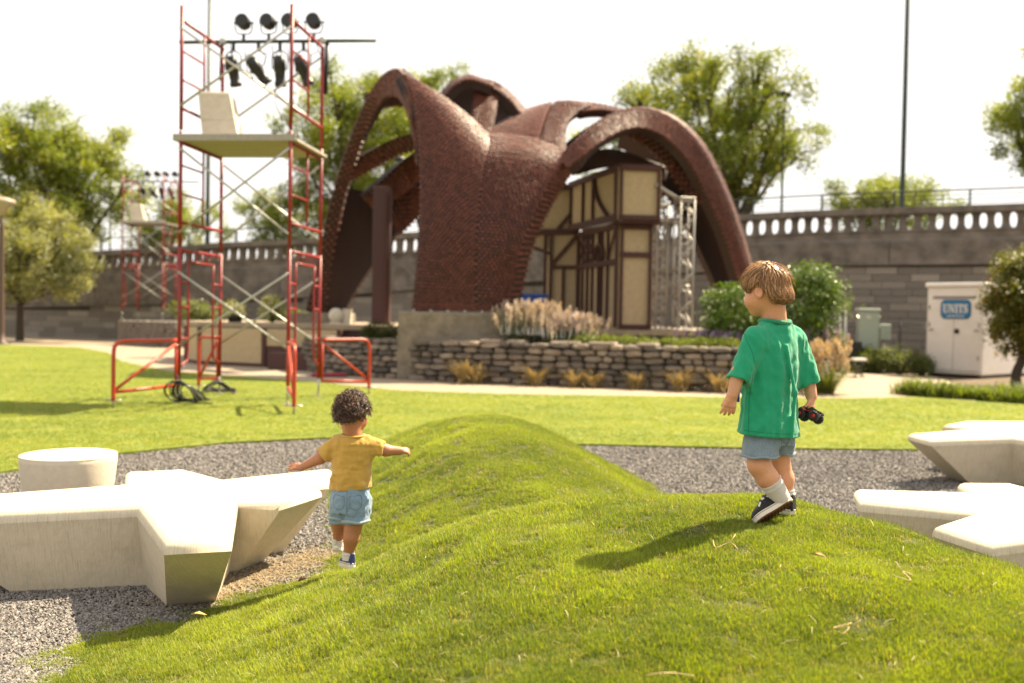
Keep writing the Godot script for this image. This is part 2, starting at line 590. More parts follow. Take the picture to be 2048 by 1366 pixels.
# ---------- the viaduct behind the park ----------
func viaduct() -> void:
	# plan of the wall's face, right to left
	var line := [Vector3(20.219, 1.608, -31.600), Vector3(16.944, 1.544, -33.000), Vector3(8.339, 1.378, -36.500), Vector3(-12.686, 0.981, -43.000), Vector3(-19.752, 0.846, -45.500), Vector3(-32.922, 0.598, -49.500)]
	for i in line.size():
		line[i].y = 0.0
	var root := thing("viaduct_wall", "long grey concrete viaduct wall topped with an arched balustrade and metal rail", "wall")
	var path := smooth_path(line, 10)
	var lens_ := [0.0]
	for i in path.size() - 1:
		lens_.append(lens_[i] + path[i].distance_to(path[i + 1]))
	var total: float = lens_[-1]
	# the viaduct comes down towards the left: height of its top and of the block courses along it
	var marks := [0.0]
	for p in [1, 2, 3, 4, 5]:
		marks.append(lens_[p * 10])
	var top_at := func(s: float) -> float: return table(marks, [5.42, 5.38, 5.22, 4.30, 3.93, 3.35], s) - 5.25
	var blocks_at := func(s: float) -> float: return table(marks, [3.45, 3.40, 3.18, 1.80, 1.48, 1.05], s)
	var lift := func(s: float, y: float) -> float:
		var hb: float = blocks_at.call(s)
		var dt: float = top_at.call(s)
		if y >= 4.1:
			return y + dt
		if y < 0.0:
			return y
		return y * hb / 3.33 if y <= 3.331 else lerpf(hb, 4.1 + dt, (y - 3.33) / 0.77)
	var at := func(s: float) -> Transform3D:
		var i := 0
		while i < path.size() - 2 and lens_[i + 1] < s:
			i += 1
		var t: float = (s - lens_[i]) / (lens_[i + 1] - lens_[i])
		var d: Vector3 = (path[i + 1] - path[i]).normalized()
		# x along the wall, z out of its face
		return Transform3D(Basis(-d, Vector3.UP, (-d).cross(Vector3.UP)), path[i].lerp(path[i + 1], t))
	# mass of the wall with its ledges: outlines of (out of face, height)
	var beam := [[-0.6, 3.33], [0.16, 3.33], [0.16, 4.10], [0.09, 4.18], [0.09, 4.42], [-0.6, 4.42]]
	var sill := [[-0.4, 4.42], [0.14, 4.42], [0.14, 4.48], [-0.4, 4.48]]
	var cap := [[-0.45, 5.02], [0.20, 5.02], [0.20, 5.25], [-0.45, 5.25]]
	var extrude := func(b: Build, prof: Array) -> void:
		var rings := []
		var n := int(total / 1.5)
		for k in n + 1:
			var x: Transform3D = at.call(total * k / n)
			var ring := PackedVector3Array()
			for p in prof:
				ring.append(x * Vector3(0, lift.call(total * k / n, p[1]), p[0]))
			rings.append(ring)
		b.loft(rings, true, true)
	var b := Build.new()
	extrude.call(b, [[-1.2, -0.1], [-0.06, -0.1], [-0.06, 3.33], [-1.2, 3.33]])
	put("wall_core", b.done(), M.mortar, root)
	b = Build.new()
	extrude.call(b, beam)
	put("concrete_beam", b.done(), M.old_concrete, root)
	b = Build.new()
	extrude.call(b, sill)
	put("balustrade_sill", b.done(), M.old_concrete, root)
	b = Build.new()
	extrude.call(b, cap)
	put("balustrade_coping", b.done(), M.old_concrete, root)
	# balusters: each a narrow-waisted post with arched shoulders, so that the gaps read as ovals
	var w := 0.455
	var bm := Build.new()
	var rings := []
	for y in [0.0, 0.02, 0.06, 0.13, 0.2, 0.27, 0.34, 0.41, 0.47, 0.515, 0.54]:
		var e: float = (y - 0.27) / 0.268
		var gap := 0.115 * sqrt(maxf(0.0, 1.0 - pow(absf(e), 2.6)))
		var hw := w * 0.5 - gap
		rings.append(PackedVector3Array([Vector3(-hw, y, 0.11), Vector3(hw, y, 0.11), Vector3(hw, y, -0.11), Vector3(-hw, y, -0.11)]))
	bm.loft(rings, true, true)
	var baluster := bm.done()
	var s := 1.0
	while s < total - 1.6:
		var o := put("baluster", baluster, M.old_concrete, root)
		o.transform = at.call(s)
		o.position += Vector3(0, 4.48 + top_at.call(s), 0) - o.transform.basis.z * 0.12
		s += w
	# metal rail on top
	s = 0.5
	var post := box_mesh(Vector3(0.07, 0.55, 0.07))
	while s < total - 1.6:
		var o := put("rail_post", post, M.green_pole, root)
		o.transform = at.call(s)
		o.position += Vector3(0, 5.52 + top_at.call(s), 0) - o.transform.basis.z * 0.12
		s += 2.4
	for y in [5.81, 5.65, 5.50, 5.36]:
		var pts := []
		for k in 60:
			var along: float = (total - 1.0) * k / 59.0
			var x: Transform3D = at.call(along)
			pts.append(x * Vector3(0, y + top_at.call(along), -0.12))
		put("rail", tube_mesh(pts, 0.03 if y > 5.7 else 0.014, 5), M.green_pole, root)
	# courses of split blocks below the beam, each block proud by its own amount
	var rest := [Build.new(), Build.new(), Build.new()]
	var mats := [M.block_dark, M.block_mid, M.block_light]
	var meshes := []
	for k in 6:
		meshes.append(box_mesh(Vector3(0.66 + 0.12 * k, 0.246, 0.1), 0.012))
	var n := 0
	for course in 14:
		s = 0.6 - 0.37 * (course % 3)
		while s < total - 1.6:
			var k := rng.randi() % 6
			var len_ := 0.66 + 0.12 * k
			var x: Transform3D = at.call(s + len_ * 0.5)
			x.origin += Vector3(0, 0.13 + course * 0.255, 0) + x.basis.z * (-0.03 + rng.randf() * 0.022)
			if 0.26 + course * 0.255 > blocks_at.call(s + len_ * 0.5) + 0.02:
				s += len_ + 0.012
				continue
			var tone := mini(2, int(absf(rng.randfn(0.6, 0.8))))
			if s > 2.5 and s < 20.0 and n < 292:
				var o := put("block", meshes[k], mats[tone], root)
				o.transform = x
				n += 1
			else:
				(rest[tone] as Build).box(x, Vector3(len_, 0.246, 0.1), 0.0)
			s += len_ + 0.012
	for k in 3:
		var o := put("far_blocks", rest[k].done(), mats[k], root)
		o.set_meta("kind", "stuff")
	# vertical pilaster seams in the beam
	s = 3.0
	while s < total - 1.6:
		var o := put("beam_joint", box_mesh(Vector3(0.05, 0.76, 0.03)), M.mortar, root)
		o.transform = at.call(s)
		o.position += Vector3(0, lift.call(s, 3.72), 0) + o.transform.basis.z * 0.158
		s += 4.8
	# the deck of the viaduct behind the balustrade
	b = Build.new()
	extrude.call(b, [[-14.0, 3.9], [-0.6, 3.9], [-0.6, 4.4], [-14.0, 4.4]])
	structure("viaduct_deck", b.done(), M.old_concrete)
	lamp_pole(Vector3(14.929, 5.338, -38.500), 16.0, 0.10, "tall dark green lamp pole rising past the top of the picture at right")
	lamp_pole(Vector3(11.769, 6.138, -44.000), 6.8, 0.06, "slim dark pole beside the crown of the large right tree")
	lamp_pole(Vector3(-18.410, 5.612, -60.000), 16.0, 0.14, "dark green pole behind the red scaffold tower at left")
	lamp_pole(Vector3(-29.121, 5.612, -72.000), 5.6, 0.07, "thin pole behind the far scaffold, next to the yellow-green tree")
	lamp_pole(Vector3(-5.763, 6.076, -50.000), 4.6, 0.06, "short thin pole seen through the gap under the left arch")


func lamp_pole(p: Vector3, top: float, r: float, label: String) -> void:
	var t := thing("lamp_pole", label, "lamp pole", Vector3(p.x, 4.39, p.z), 0.0, "")
	var b := Build.new(true)
	b.lathe([Vector2(r * 2.0, 0), Vector2(r * 2.0, 0.25), Vector2(r * 1.25, 0.45), Vector2(r, 0.6), Vector2(r * 0.7, top)], 12)
	put("pole", b.done(), M.green_pole, t)
	b = Build.new(true)
	b.lathe([Vector2(0.02, top - 0.02), Vector2(0.30, top + 0.02), Vector2(0.34, top + 0.12), Vector2(0.12, top + 0.26), Vector2(0.02, top + 0.3)], 14)
	put("lamp_head", b.done(), M.green_pole, t)


# ---------- trees ----------
func leaf_cluster(leaves: int, spread: float, size: float, seed_: int) -> ArrayMesh:
	var r := RandomNumberGenerator.new()
	r.seed = seed_
	var b := Build.new()
	for i in leaves:
		var p := Vector3(r.randfn(0, 0.5), r.randfn(0, 0.42), r.randfn(0, 0.5)) * spread
		var q := Basis.from_euler(Vector3(r.randf_range(-0.9, 0.9), r.randf() * TAU, r.randf_range(-0.9, 0.9)))
		var l := size * r.randf_range(0.7, 1.3)
		var w := l * 0.34
		b.quad(p + q * Vector3(-l * 0.5, 0, 0), p + q * Vector3(0, -0.1 * l, w), p + q * Vector3(l * 0.55, 0, 0), p + q * Vector3(0, -0.1 * l, -w))
	return b.done()


# clumps: [offset from the base, radius]; a crown of leaf clusters round limbs that reach each clump
func tree(called: String, label: String, base: Vector3, trunk_top: Vector3, trunk_r: float, clumps: Array, count: int, leaf: float, tints: Array, lean := Vector3.ZERO, group := "", gloss := false) -> Node3D:
	var t := thing(called, label, "tree" if called != "shrub" else "shrub", base, 0.0, group)
	var b := Build.new(true)
	b.tube(smooth_path([Vector3(0, -0.1, 0), Vector3(0, 0.3, 0) + lean * 0.1, trunk_top * 0.5 + lean, trunk_top], 4), [trunk_r * 1.35, trunk_r * 1.15, trunk_r * 1.05, trunk_r, trunk_r * 0.98, trunk_r * 0.95, trunk_r * 0.92, trunk_r * 0.9, trunk_r * 0.85, trunk_r * 0.8, trunk_r * 0.75, trunk_r * 0.72, trunk_r * 0.65], 9)
	for c in clumps:
		var p: Vector3 = c[0]
		var from: Vector3 = trunk_top * rng.randf_range(0.62, 0.98)
		var mid := from.lerp(p, 0.5) + Vector3(0, -0.08, 0) * p.distance_to(from)
		b.tube(smooth_path([from, mid, p], 3), [trunk_r * 0.5, trunk_r * 0.42, trunk_r * 0.36, trunk_r * 0.3, trunk_r * 0.2, trunk_r * 0.15, trunk_r * 0.08], 6)
		for k in 3:
			var e: Vector3 = p + Vector3(rng.randfn(0, 0.5), rng.randf_range(-0.1, 0.7), rng.randfn(0, 0.5)) * c[1]
			b.tube([p.lerp(mid, 0.3), p.lerp(e, 0.5) + Vector3(0, 0.1, 0) * c[1], e], [trunk_r * 0.22, trunk_r * 0.12, trunk_r * 0.04], 5)
	put("trunk", b.done(), M.bark, t)
	var total := 0.0
	for c in clumps:
		total += pow(c[1], 2.2)
	var mesh := leaf_cluster(15, leaf * 3.0, leaf * 0.9, 11)
	var places: Array[Transform3D] = []
	var cols := PackedColorArray()
	for c in clumps:
		var n := int(count * pow(c[1], 2.2) / total)
		var rad: float = c[1]
		var tone: float = rng.randf()
		# smaller tufts inside the clump leave gaps between them
		var tufts := []
		for k in 8:
			var d := Vector3(rng.randfn(0, 1), rng.randfn(0, 0.9), rng.randfn(0, 1)).normalized()
			tufts.append([c[0] + d * rad * rng.randf_range(0.5, 1.15) * Vector3(1, 0.85, 1), rad * rng.randf_range(0.18, 0.40)])
		for i in n:
			var f: Array = tufts[rng.randi() % tufts.size()]
			var p: Vector3 = f[0] + Vector3(rng.randfn(0, 0.55), rng.randfn(0, 0.45), rng.randfn(0, 0.55)) * f[1]
			places.append(Transform3D(Basis.from_euler(Vector3(rng.randfn(0, 0.4), rng.randf() * TAU, rng.randfn(0, 0.4))) * rng.randf_range(0.7, 1.25), p))
			var col: Color = (tints[0] as Color).lerp(tints[1], clampf(tone * 0.5 + rng.randf() * 0.6, 0, 1))
			if tints.size() > 2 and rng.randf() < 0.12:
				col = tints[2]
			cols.append(col)
	scatter("crown", mesh, M.leaf_gloss if gloss else M.leaf, places, t, cols)
	return t


func crown(centre: Vector3, size: Vector3, n: int, r: float) -> Array:
	var out := []
	for i in n:
		var k := (i + 0.5) / n
		var a := i * 2.39996
		var y := 1.0 - 2.0 * k
		var q := sqrt(1.0 - y * y)
		var reach := rng.randf_range(0.55, 0.95)
		out.append([centre + Vector3(cos(a) * q, y, sin(a) * q) * size * reach, r * rng.randf_range(0.7, 1.2)])
	out.append([centre, r * 1.1])
	return out


func trees() -> void:
	var fresh := [Color(0.12, 0.17, 0.022), Color(0.27, 0.31, 0.045), Color(0.36, 0.35, 0.08)]
	var deep := [Color(0.085, 0.13, 0.022), Color(0.235, 0.27, 0.045), Color(0.35, 0.32, 0.065)]
	var pale := [Color(0.19, 0.20, 0.09), Color(0.33, 0.33, 0.18), Color(0.42, 0.40, 0.25)]
	var olive := [Color(0.075, 0.09, 0.014), Color(0.17, 0.165, 0.025), Color(0.30, 0.18, 0.025)]
	var p: Vector3
	# left, behind the pale tree
	p = Vector3(-24.956, 5.045, -54.000)
	tree("tree", "large yellow-green tree at the left edge above the balustrade", Vector3(p.x, 0, p.z), Vector3(0.3, 6.2, 0), 0.34, crown(Vector3(-0.2, 8.6, 0), Vector3(4.6, 3.9, 4.0), 24, 1.6), 4100, 0.16, fresh, Vector3(0.2, 0, 0))
	p = Vector3(-20.272, 1.681, -41.000)
	tree("tree", "pale grey-green bushy tree standing low at the left edge before the wall", Vector3(p.x, 0, p.z), Vector3(0, 2.2, 0), 0.16, crown(Vector3(0.2, 3.75, 0), Vector3(2.9, 2.0, 2.4), 22, 0.95), 3300, 0.11, pale)
	# behind the scaffold and the sculpture's left arch
	p = Vector3(-9.500, 4.456, -58.000)
	tree("tree", "bright green tree seen through the left arch of the sculpture", Vector3(p.x, 0, p.z), Vector3(0.2, 7.5, 0), 0.36, crown(Vector3(0.5, 11.0, 0), Vector3(4.4, 4.6, 4.0), 24, 1.6), 3300, 0.17, fresh)
	p = Vector3(-5.495, 4.748, -62.000)
	tree("tree", "light green tree top peeping above the sculpture's crown", Vector3(p.x, 0, p.z), Vector3(0, 9, 0), 0.3, crown(Vector3(0.6, 13.4, 0), Vector3(3.6, 3.4, 3.0), 14, 1.25), 1300, 0.16, fresh)
	p = Vector3(-14.038, 4.488, -60.000)
	tree("tree", "small loose tree between the scaffold legs above the balustrade", Vector3(p.x, 0, p.z), Vector3(0, 5, 0), 0.2, crown(Vector3(0.2, 6.9, 0), Vector3(2.4, 2.1, 2.0), 12, 1.0), 1000, 0.15, fresh)
	p = Vector3(-26.543, 5.159, -76.000)
	tree("tree", "far faint tree behind the second scaffold", Vector3(p.x, 0, p.z), Vector3(0, 5, 0), 0.25, crown(Vector3(0, 8.3, 0), Vector3(4.0, 2.4, 3.0), 10, 1.3), 900, 0.2, fresh)
	# right of the sculpture
	p = Vector3(10.329, 4.135, -46.000)
	tree("tree", "big spreading green tree behind the right arch of the sculpture", Vector3(p.x, 0, p.z), Vector3(-0.3, 7.0, 0), 0.4, crown(Vector3(-1.4, 10.0, 0), Vector3(4.9, 3.6, 4.2), 28, 1.5), 4000, 0.145, deep, Vector3(-0.1, 0, 0))
	p = Vector3(17.500, 4.316, -47.000)
	tree("tree", "low light green tree just above the balustrade beside the tall lamp pole", Vector3(p.x, 0, p.z), Vector3(0, 5, 0), 0.2, crown(Vector3(0, 7.0, 0), Vector3(2.9, 1.3, 2.2), 13, 0.9), 1300, 0.13, fresh)
	p = Vector3(22.903, 4.188, -43.000)
	tree("tree", "tree whose leafy twigs enter the picture at the upper right edge", Vector3(p.x, 0, p.z), Vector3(0, 7, 0), 0.3, crown(Vector3(0.6, 10.2, 0), Vector3(2.9, 4.2, 3.0), 18, 1.1), 2900, 0.14, fresh)
	# in front of the storage container
	p = Vector3(11.467, 0.042, -22.600)
	tree("tree", "dark olive tree with a leaning trunk in front of the white container", Vector3(p.x, 0, p.z), Vector3(0.25, 1.5, 0.0), 0.11, crown(Vector3(0.58, 2.0, 0.1), Vector3(1.15, 1.2, 1.0), 24, 0.48), 3900, 0.075, olive, Vector3(0.05, 0, 0))

# ---------- stage, plinth and the dry stone wall in front ----------
func stone_mesh(r: RandomNumberGenerator, size: Vector3) -> ArrayMesh:
	# a rough squared stone: two stacked rings with uneven corners
	var b := Build.new()
	var rings := []
	for k in 4:
		var z: float = [-0.5, -0.1, 0.34, 0.5][k] * size.z
		var f: float = [1.0, 1.0, 0.97, 0.70][k]
		var ring := PackedVector3Array()
		for c in [[-1, -0.6], [-0.6, -1], [0.6, -1], [1, -0.6], [1, 0.6], [0.6, 1], [-0.6, 1], [-1, 0.6]]:
			ring.append(Vector3(c[0] * size.x * 0.5 * f * r.randf_range(0.9, 1.04), c[1] * size.y * 0.5 * f * r.randf_range(0.88, 1.04), z + (r.randf_range(-0.03, 0.03) if k == 3 else 0.0)))
		rings.append(ring)
	b.loft(rings, true, true)
	return b.done()


const WALL_LINE := [Vector2(-5.2, -24.2), Vector2(-4.33, -22.6), Vector2(-2.9, -21.4), Vector2(-1.26, -20.5), Vector2(0.3, -20.05), Vector2(1.76, -19.75), Vector2(3.0, -19.3), Vector2(4.08, -19.05), Vector2(5.2, -19.2), Vector2(6.2, -19.9), Vector2(6.8, -21.0), Vector2(7.0, -22.4)]


func stage_area() -> void:
	# dry stone wall
	var root := thing("stone_wall", "low curving grey dry-stone wall holding the planting bed before the sculpture", "stone wall")
	var flat := []
	for p in WALL_LINE:
		flat.append(Vector3(p.x, 0, p.y))
	var path := smooth_path(flat, 6)
	var b := Build.new()
	var rings := []
	for i in path.size():
		var d: Vector3 = (path[mini(i + 1, path.size() - 1)] - path[maxi(i - 1, 0)]).normalized()
		var out := Vector3(-d.z, 0, d.x)
		rings.append(PackedVector3Array([path[i] - out * 0.14, path[i] - out * 0.6, path[i] - out * 0.6 + Vector3(0, 0.77, 0), path[i] - out * 0.14 + Vector3(0, 0.77, 0)]))
	b.loft(rings, true, true)
	put("wall_core", b.done(), M.mortar, root)
	var lens_ := [0.0]
	for i in path.size() - 1:
		lens_.append(lens_[i] + path[i].distance_to(path[i + 1]))
	var r := RandomNumberGenerator.new()
	r.seed = 21
	var variants := []
	for k in 14:
		variants.append(stone_mesh(r, Vector3(0.18 + 0.021 * k, 0.15 + 0.03 * (k % 3), 0.3)))
	var rest := Build.new()
	var n := 0
	for row in 7:
		var s := 0.1 * row
		while s < lens_[-1] - 0.2:
			var k := r.randi() % 14
			var i := 0
			var w := 0.18 + 0.021 * k
			while i < path.size() - 2 and lens_[i + 1] < s + w * 0.5:
				i += 1
			var d: Vector3 = (path[i + 1] - path[i]).normalized()
			var out := Vector3(-d.z, 0, d.x)
			var t: float = (s + w * 0.5 - lens_[i]) / (lens_[i + 1] - lens_[i])
			var sy := (0.124 if row < 6 else 0.115) / (0.15 + 0.03 * (k % 3))
			var x := Transform3D(Basis(d, Vector3.UP * sy, out).rotated(out, r.randfn(0, 0.035)), path[i].lerp(path[i + 1], t) + Vector3(0, 0.064 + row * 0.122 + r.randfn(0, 0.008), 0) - out * r.randf_range(0.09, 0.16))
			if s > 1.6 and s < 14.5 and n < 298:
				var o := put("stone", variants[k], M.stone[r.randi() % 5], root)
				o.transform = x
				n += 1
			else:
				rest.box(x, Vector3(w, 0.15, 0.28), 0.03)
			s += w + 0.012
	put("end_stones", rest.done(), M.stone[0], root).set_meta("kind", "stuff")
	# a few flat capping stones
	for q in [[6.6, 0.42], [7.05, 0.36], [8.2, 0.6], [8.9, 0.55], [9.6, 0.4]]:
		var i := 0
		while i < path.size() - 2 and lens_[i + 1] < q[0]:
			i += 1
		var d: Vector3 = (path[i + 1] - path[i]).normalized()
		var o := put("cap_stone", box_mesh(Vector3(q[1], 0.07, 0.4), 0.02), M.stone[3], root)
		o.transform = Transform3D(Basis(d, Vector3.UP, d.cross(Vector3.UP)), path[i] + Vector3(0, 0.865, 0) - Vector3(-d.z, 0, d.x) * 0.22)
	# bed behind the wall
	b = Build.new()
	var outline := PackedVector2Array()
	for p in path:
		outline.append(Vector2(p.x, p.z))
	var inner := PackedVector2Array()
	for i in path.size():
		var d: Vector3 = (path[mini(i + 1, path.size() - 1)] - path[maxi(i - 1, 0)]).normalized()
		inner.append(Vector2(path[i].x, path[i].z) - Vector2(-d.z, d.x) * 0.55)
	inner.append_array([Vector2(6.6, -26.0), Vector2(-4.0, -26.0)])
	b.prism(inner, 0.02, 0.79)
	structure("planting_bed", b.done(), M.soil)
	# concrete plinth under the front leg
	var pl := thing("concrete_plinth", "square concrete plinth under the sculpture's front leg", "plinth", Vector3(-1.33, 0.0, -22.0), 0.10)
	b = Build.new()
	b.box(Transform3D(Basis.IDENTITY, Vector3(0, 0.72, 0)), Vector3(2.35, 1.44, 2.0), 0.025)
	put("block", b.done(), M.concrete, pl)
	for k in 6:
		put("bolt", tube_mesh([Vector3(-0.85 + k * 0.36, 1.435, 0.93), Vector3(-0.85 + k * 0.36, 1.49, 0.93)], 0.025, 6), M.galvanised, pl)
	# stage: deck, fascia and the tan panels of its left end
	var st := thing("stage", "low outdoor stage with a pale deck edge and tan panelled front", "stage")
	var deck := PackedVector2Array([Vector2(-8.75, -26.5), Vector2(-8.1, -25.6), Vector2(-6.2, -24.75), Vector2(-4.2, -24.1), Vector2(-2.0, -23.8), Vector2(0.5, -23.7), Vector2(3, -23.9), Vector2(5.4, -24.4), Vector2(8.2, -26.0), Vector2(8.4, -32), Vector2(-9.5, -32)])
	b = Build.new()
	b.prism(deck, 0.98, 1.10)
	put("deck", b.done(), M.paving, st)
	b = Build.new()
	var shrunk := Geometry2D.offset_polygon(deck, -0.12)[0]
	b.prism(shrunk, 0.0, 0.978)
	put("base", b.done(), M.maroon, st)
	# panels between posts
	var e := [Vector2(-8.62, -26.36), Vector2(-8.0, -25.5), Vector2(-6.12, -24.62), Vector2(-4.15, -23.98)]
	for i in 3:
		var a: Vector2 = e[i]
		var c: Vector2 = e[i + 1]
		var d := Vector3(c.x - a.x, 0, c.y - a.y).normalized()
		var o := Vector3(-d.z, 0, d.x)
		var x := Basis(d, Vector3.UP, d.cross(Vector3.UP))
		var len_ := a.distance_to(c)
		var mid := Vector3((a.x + c.x) * 0.5, 0, (a.y + c.y) * 0.5)
		if i == 2:
			put("panel", box_mesh(Vector3(len_ - 0.14, 0.42, 0.04), 0.006), M.stucco, st).transform = Transform3D(x, mid + Vector3(0, 0.75, 0))
			put("lower_fascia", box_mesh(Vector3(len_ - 0.14, 0.5, 0.05), 0.006), M.maroon, st).transform = Transform3D(x, mid + Vector3(0, 0.27, 0))
		else:
			put("panel", box_mesh(Vector3(len_ - 0.14, 0.86, 0.04), 0.006), M.stucco, st).transform = Transform3D(x, mid + Vector3(0, 0.53, 0))
			put("kick_board", box_mesh(Vector3(len_ - 0.14, 0.08, 0.05), 0.006), M.maroon, st).transform = Transform3D(x, mid + Vector3(0, 0.05, 0))
		for k in [a, c]:
			if k == a and i > 0:
				continue
			put("post", box_mesh(Vector3(0.13, 0.975, 0.1), 0.008), M.timber, st).transform = Transform3D(x, Vector3(k.x, 0.488, k.y) + o * 0.0)
	# low step in front of the fascia
	b = Build.new()
	b.box(Transform3D(turned(-0.2), Vector3(-4.9, 0.21, -23.75)), Vector3(1.7, 0.40, 0.55), 0.01)
	put("step", b.done(), M.maroon, st)
	# steel column under the roof of the sculpture
	var c := thing("steel_column", "straight dark maroon steel column standing on the stage behind the plinth", "column", Vector3(-3.350, 1.225, -25.400) * Vector3(1, 0, 1) + Vector3(0, 1.1, 0))
	put("shaft", box_mesh(Vector3(0.44, 3.5, 0.36), 0.01), M.maroon, c, Vector3(0, 1.75, 0))
	put("base_plate", box_mesh(Vector3(0.6, 0.03, 0.5), 0.005), M.maroon, c, Vector3(0, 0.015, 0))
	put("edge_strip", box_mesh(Vector3(0.10, 3.3, 0.05), 0.01), M.timber, c, Vector3(0.12, 1.68, 0.205))


# ---------- woven steel pavilion ----------
func shell(parent: Node3D, called: String, ea: Array, eb: Array, thick: float, bulge: float, bricks: float, rows := 16, cols := 8, flip := false, seed_ := 1) -> void:
	# a slab between two curves in space, bowed by "bulge", faced with small steel bricks
	var grid := []
	var nrm := []
	for i in rows + 1:
		var t := float(i) / rows
		var a := sample(ea, t)
		var c := sample(eb, t)
		var row := []
		var da := sample(ea, minf(t + 0.02, 1)) - sample(ea, maxf(t - 0.02, 0))
		var dc := sample(eb, minf(t + 0.02, 1)) - sample(eb, maxf(t - 0.02, 0))
		var n := (c - a).cross(da + dc).normalized() * (-1.0 if flip else 1.0)
		for j in cols + 1:
			var u := float(j) / cols
			row.append(a.lerp(c, u) + n * bulge * 4.0 * u * (1 - u))
		grid.append(row)
	for i in rows + 1:
		var row := []
		for j in cols + 1:
			var du: Vector3 = grid[i][mini(j + 1, cols)] - grid[i][maxi(j - 1, 0)]
			var dv: Vector3 = grid[mini(i + 1, rows)][j] - grid[maxi(i - 1, 0)][j]
			row.append(du.cross(dv).normalized() * (-1.0 if flip else 1.0))
		nrm.append(row)
	var b := Build.new(true)
	for i in rows:
		for j in cols:
			var v := [[i, j], [i, j + 1], [i + 1, j + 1], [i + 1, j]]
			var p := []
			var q := []
			for k in v:
				p.append(grid[k[0]][k[1]])
				q.append(grid[k[0]][k[1]] - nrm[k[0]][k[1]] * thick)
			if flip:
				p.reverse()
				q.reverse()
			b.quad(p[0], p[1], p[2], p[3])
			b.quad(q[3], q[2], q[1], q[0])
	b.soft(false)
	for i in rows:
		for j in [0, cols]:
			var a: Vector3 = grid[i][j]
			var c: Vector3 = grid[i + 1][j]
			b.quad(a, c, c - nrm[i + 1][j] * thick, a - nrm[i][j] * thick)
	for j in cols:
		for i in [0, rows]:
			var a: Vector3 = grid[i][j]
			var c: Vector3 = grid[i][j + 1]
			b.quad(a, c, c - nrm[i][j + 1] * thick, a - nrm[i][j] * thick)
	var o := put(called, b.done(), M.rust, parent)
	if bricks <= 0.0:
		return
	var r := RandomNumberGenerator.new()
	r.seed = seed_
	var places: Array[Transform3D] = []
	var tint := PackedColorArray()
	var length := 0.0
	for i in rows:
		length += (grid[i][cols / 2] as Vector3).distance_to(grid[i + 1][cols / 2])
	var nr := int(length / (bricks * 0.62))
	for k in nr:
		var fi := (k + 0.5) / nr * rows
		var i := mini(int(fi), rows - 1)
		var ti := fi - i
		var width: float = (grid[i][0] as Vector3).distance_to(grid[i][cols])
		var nc := maxi(2, int(width / bricks))
		for m in nc:
			var fj := clampf((m + 0.5 + (0.5 if k % 2 else 0.0)) / nc, 0, 0.995) * cols
			var j := mini(int(fj), cols - 1)
			var tj := fj - j
			var p: Vector3 = (grid[i][j] as Vector3).lerp(grid[i][j + 1], tj).lerp((grid[i + 1][j] as Vector3).lerp(grid[i + 1][j + 1], tj), ti)
			var n: Vector3 = (nrm[i][j] as Vector3).lerp(nrm[i + 1][j + 1], 0.5).normalized()
			var d: Vector3 = ((grid[i][j + 1] as Vector3) - grid[i][j]).normalized()
			d = (d - n * n.dot(d)).normalized()
			var y := n.cross(d)
			var x := Basis(d, y, n).rotated(d, r.randfn(0, 0.05)).rotated(y, r.randfn(0, 0.04))
			places.append(Transform3D(x.scaled_local(Vector3(bricks * 0.84, bricks * 0.43, 0.07)), p + n * r.randf_range(0.0, 0.012)))
			var g := r.randf_range(0.65, 1.35)
			tint.append(Color(0.118 * g, 0.034 * g, 0.021 * g))
	scatter("brickwork", brick_unit, M.rust_brick, places, o, tint)


var brick_unit: ArrayMesh


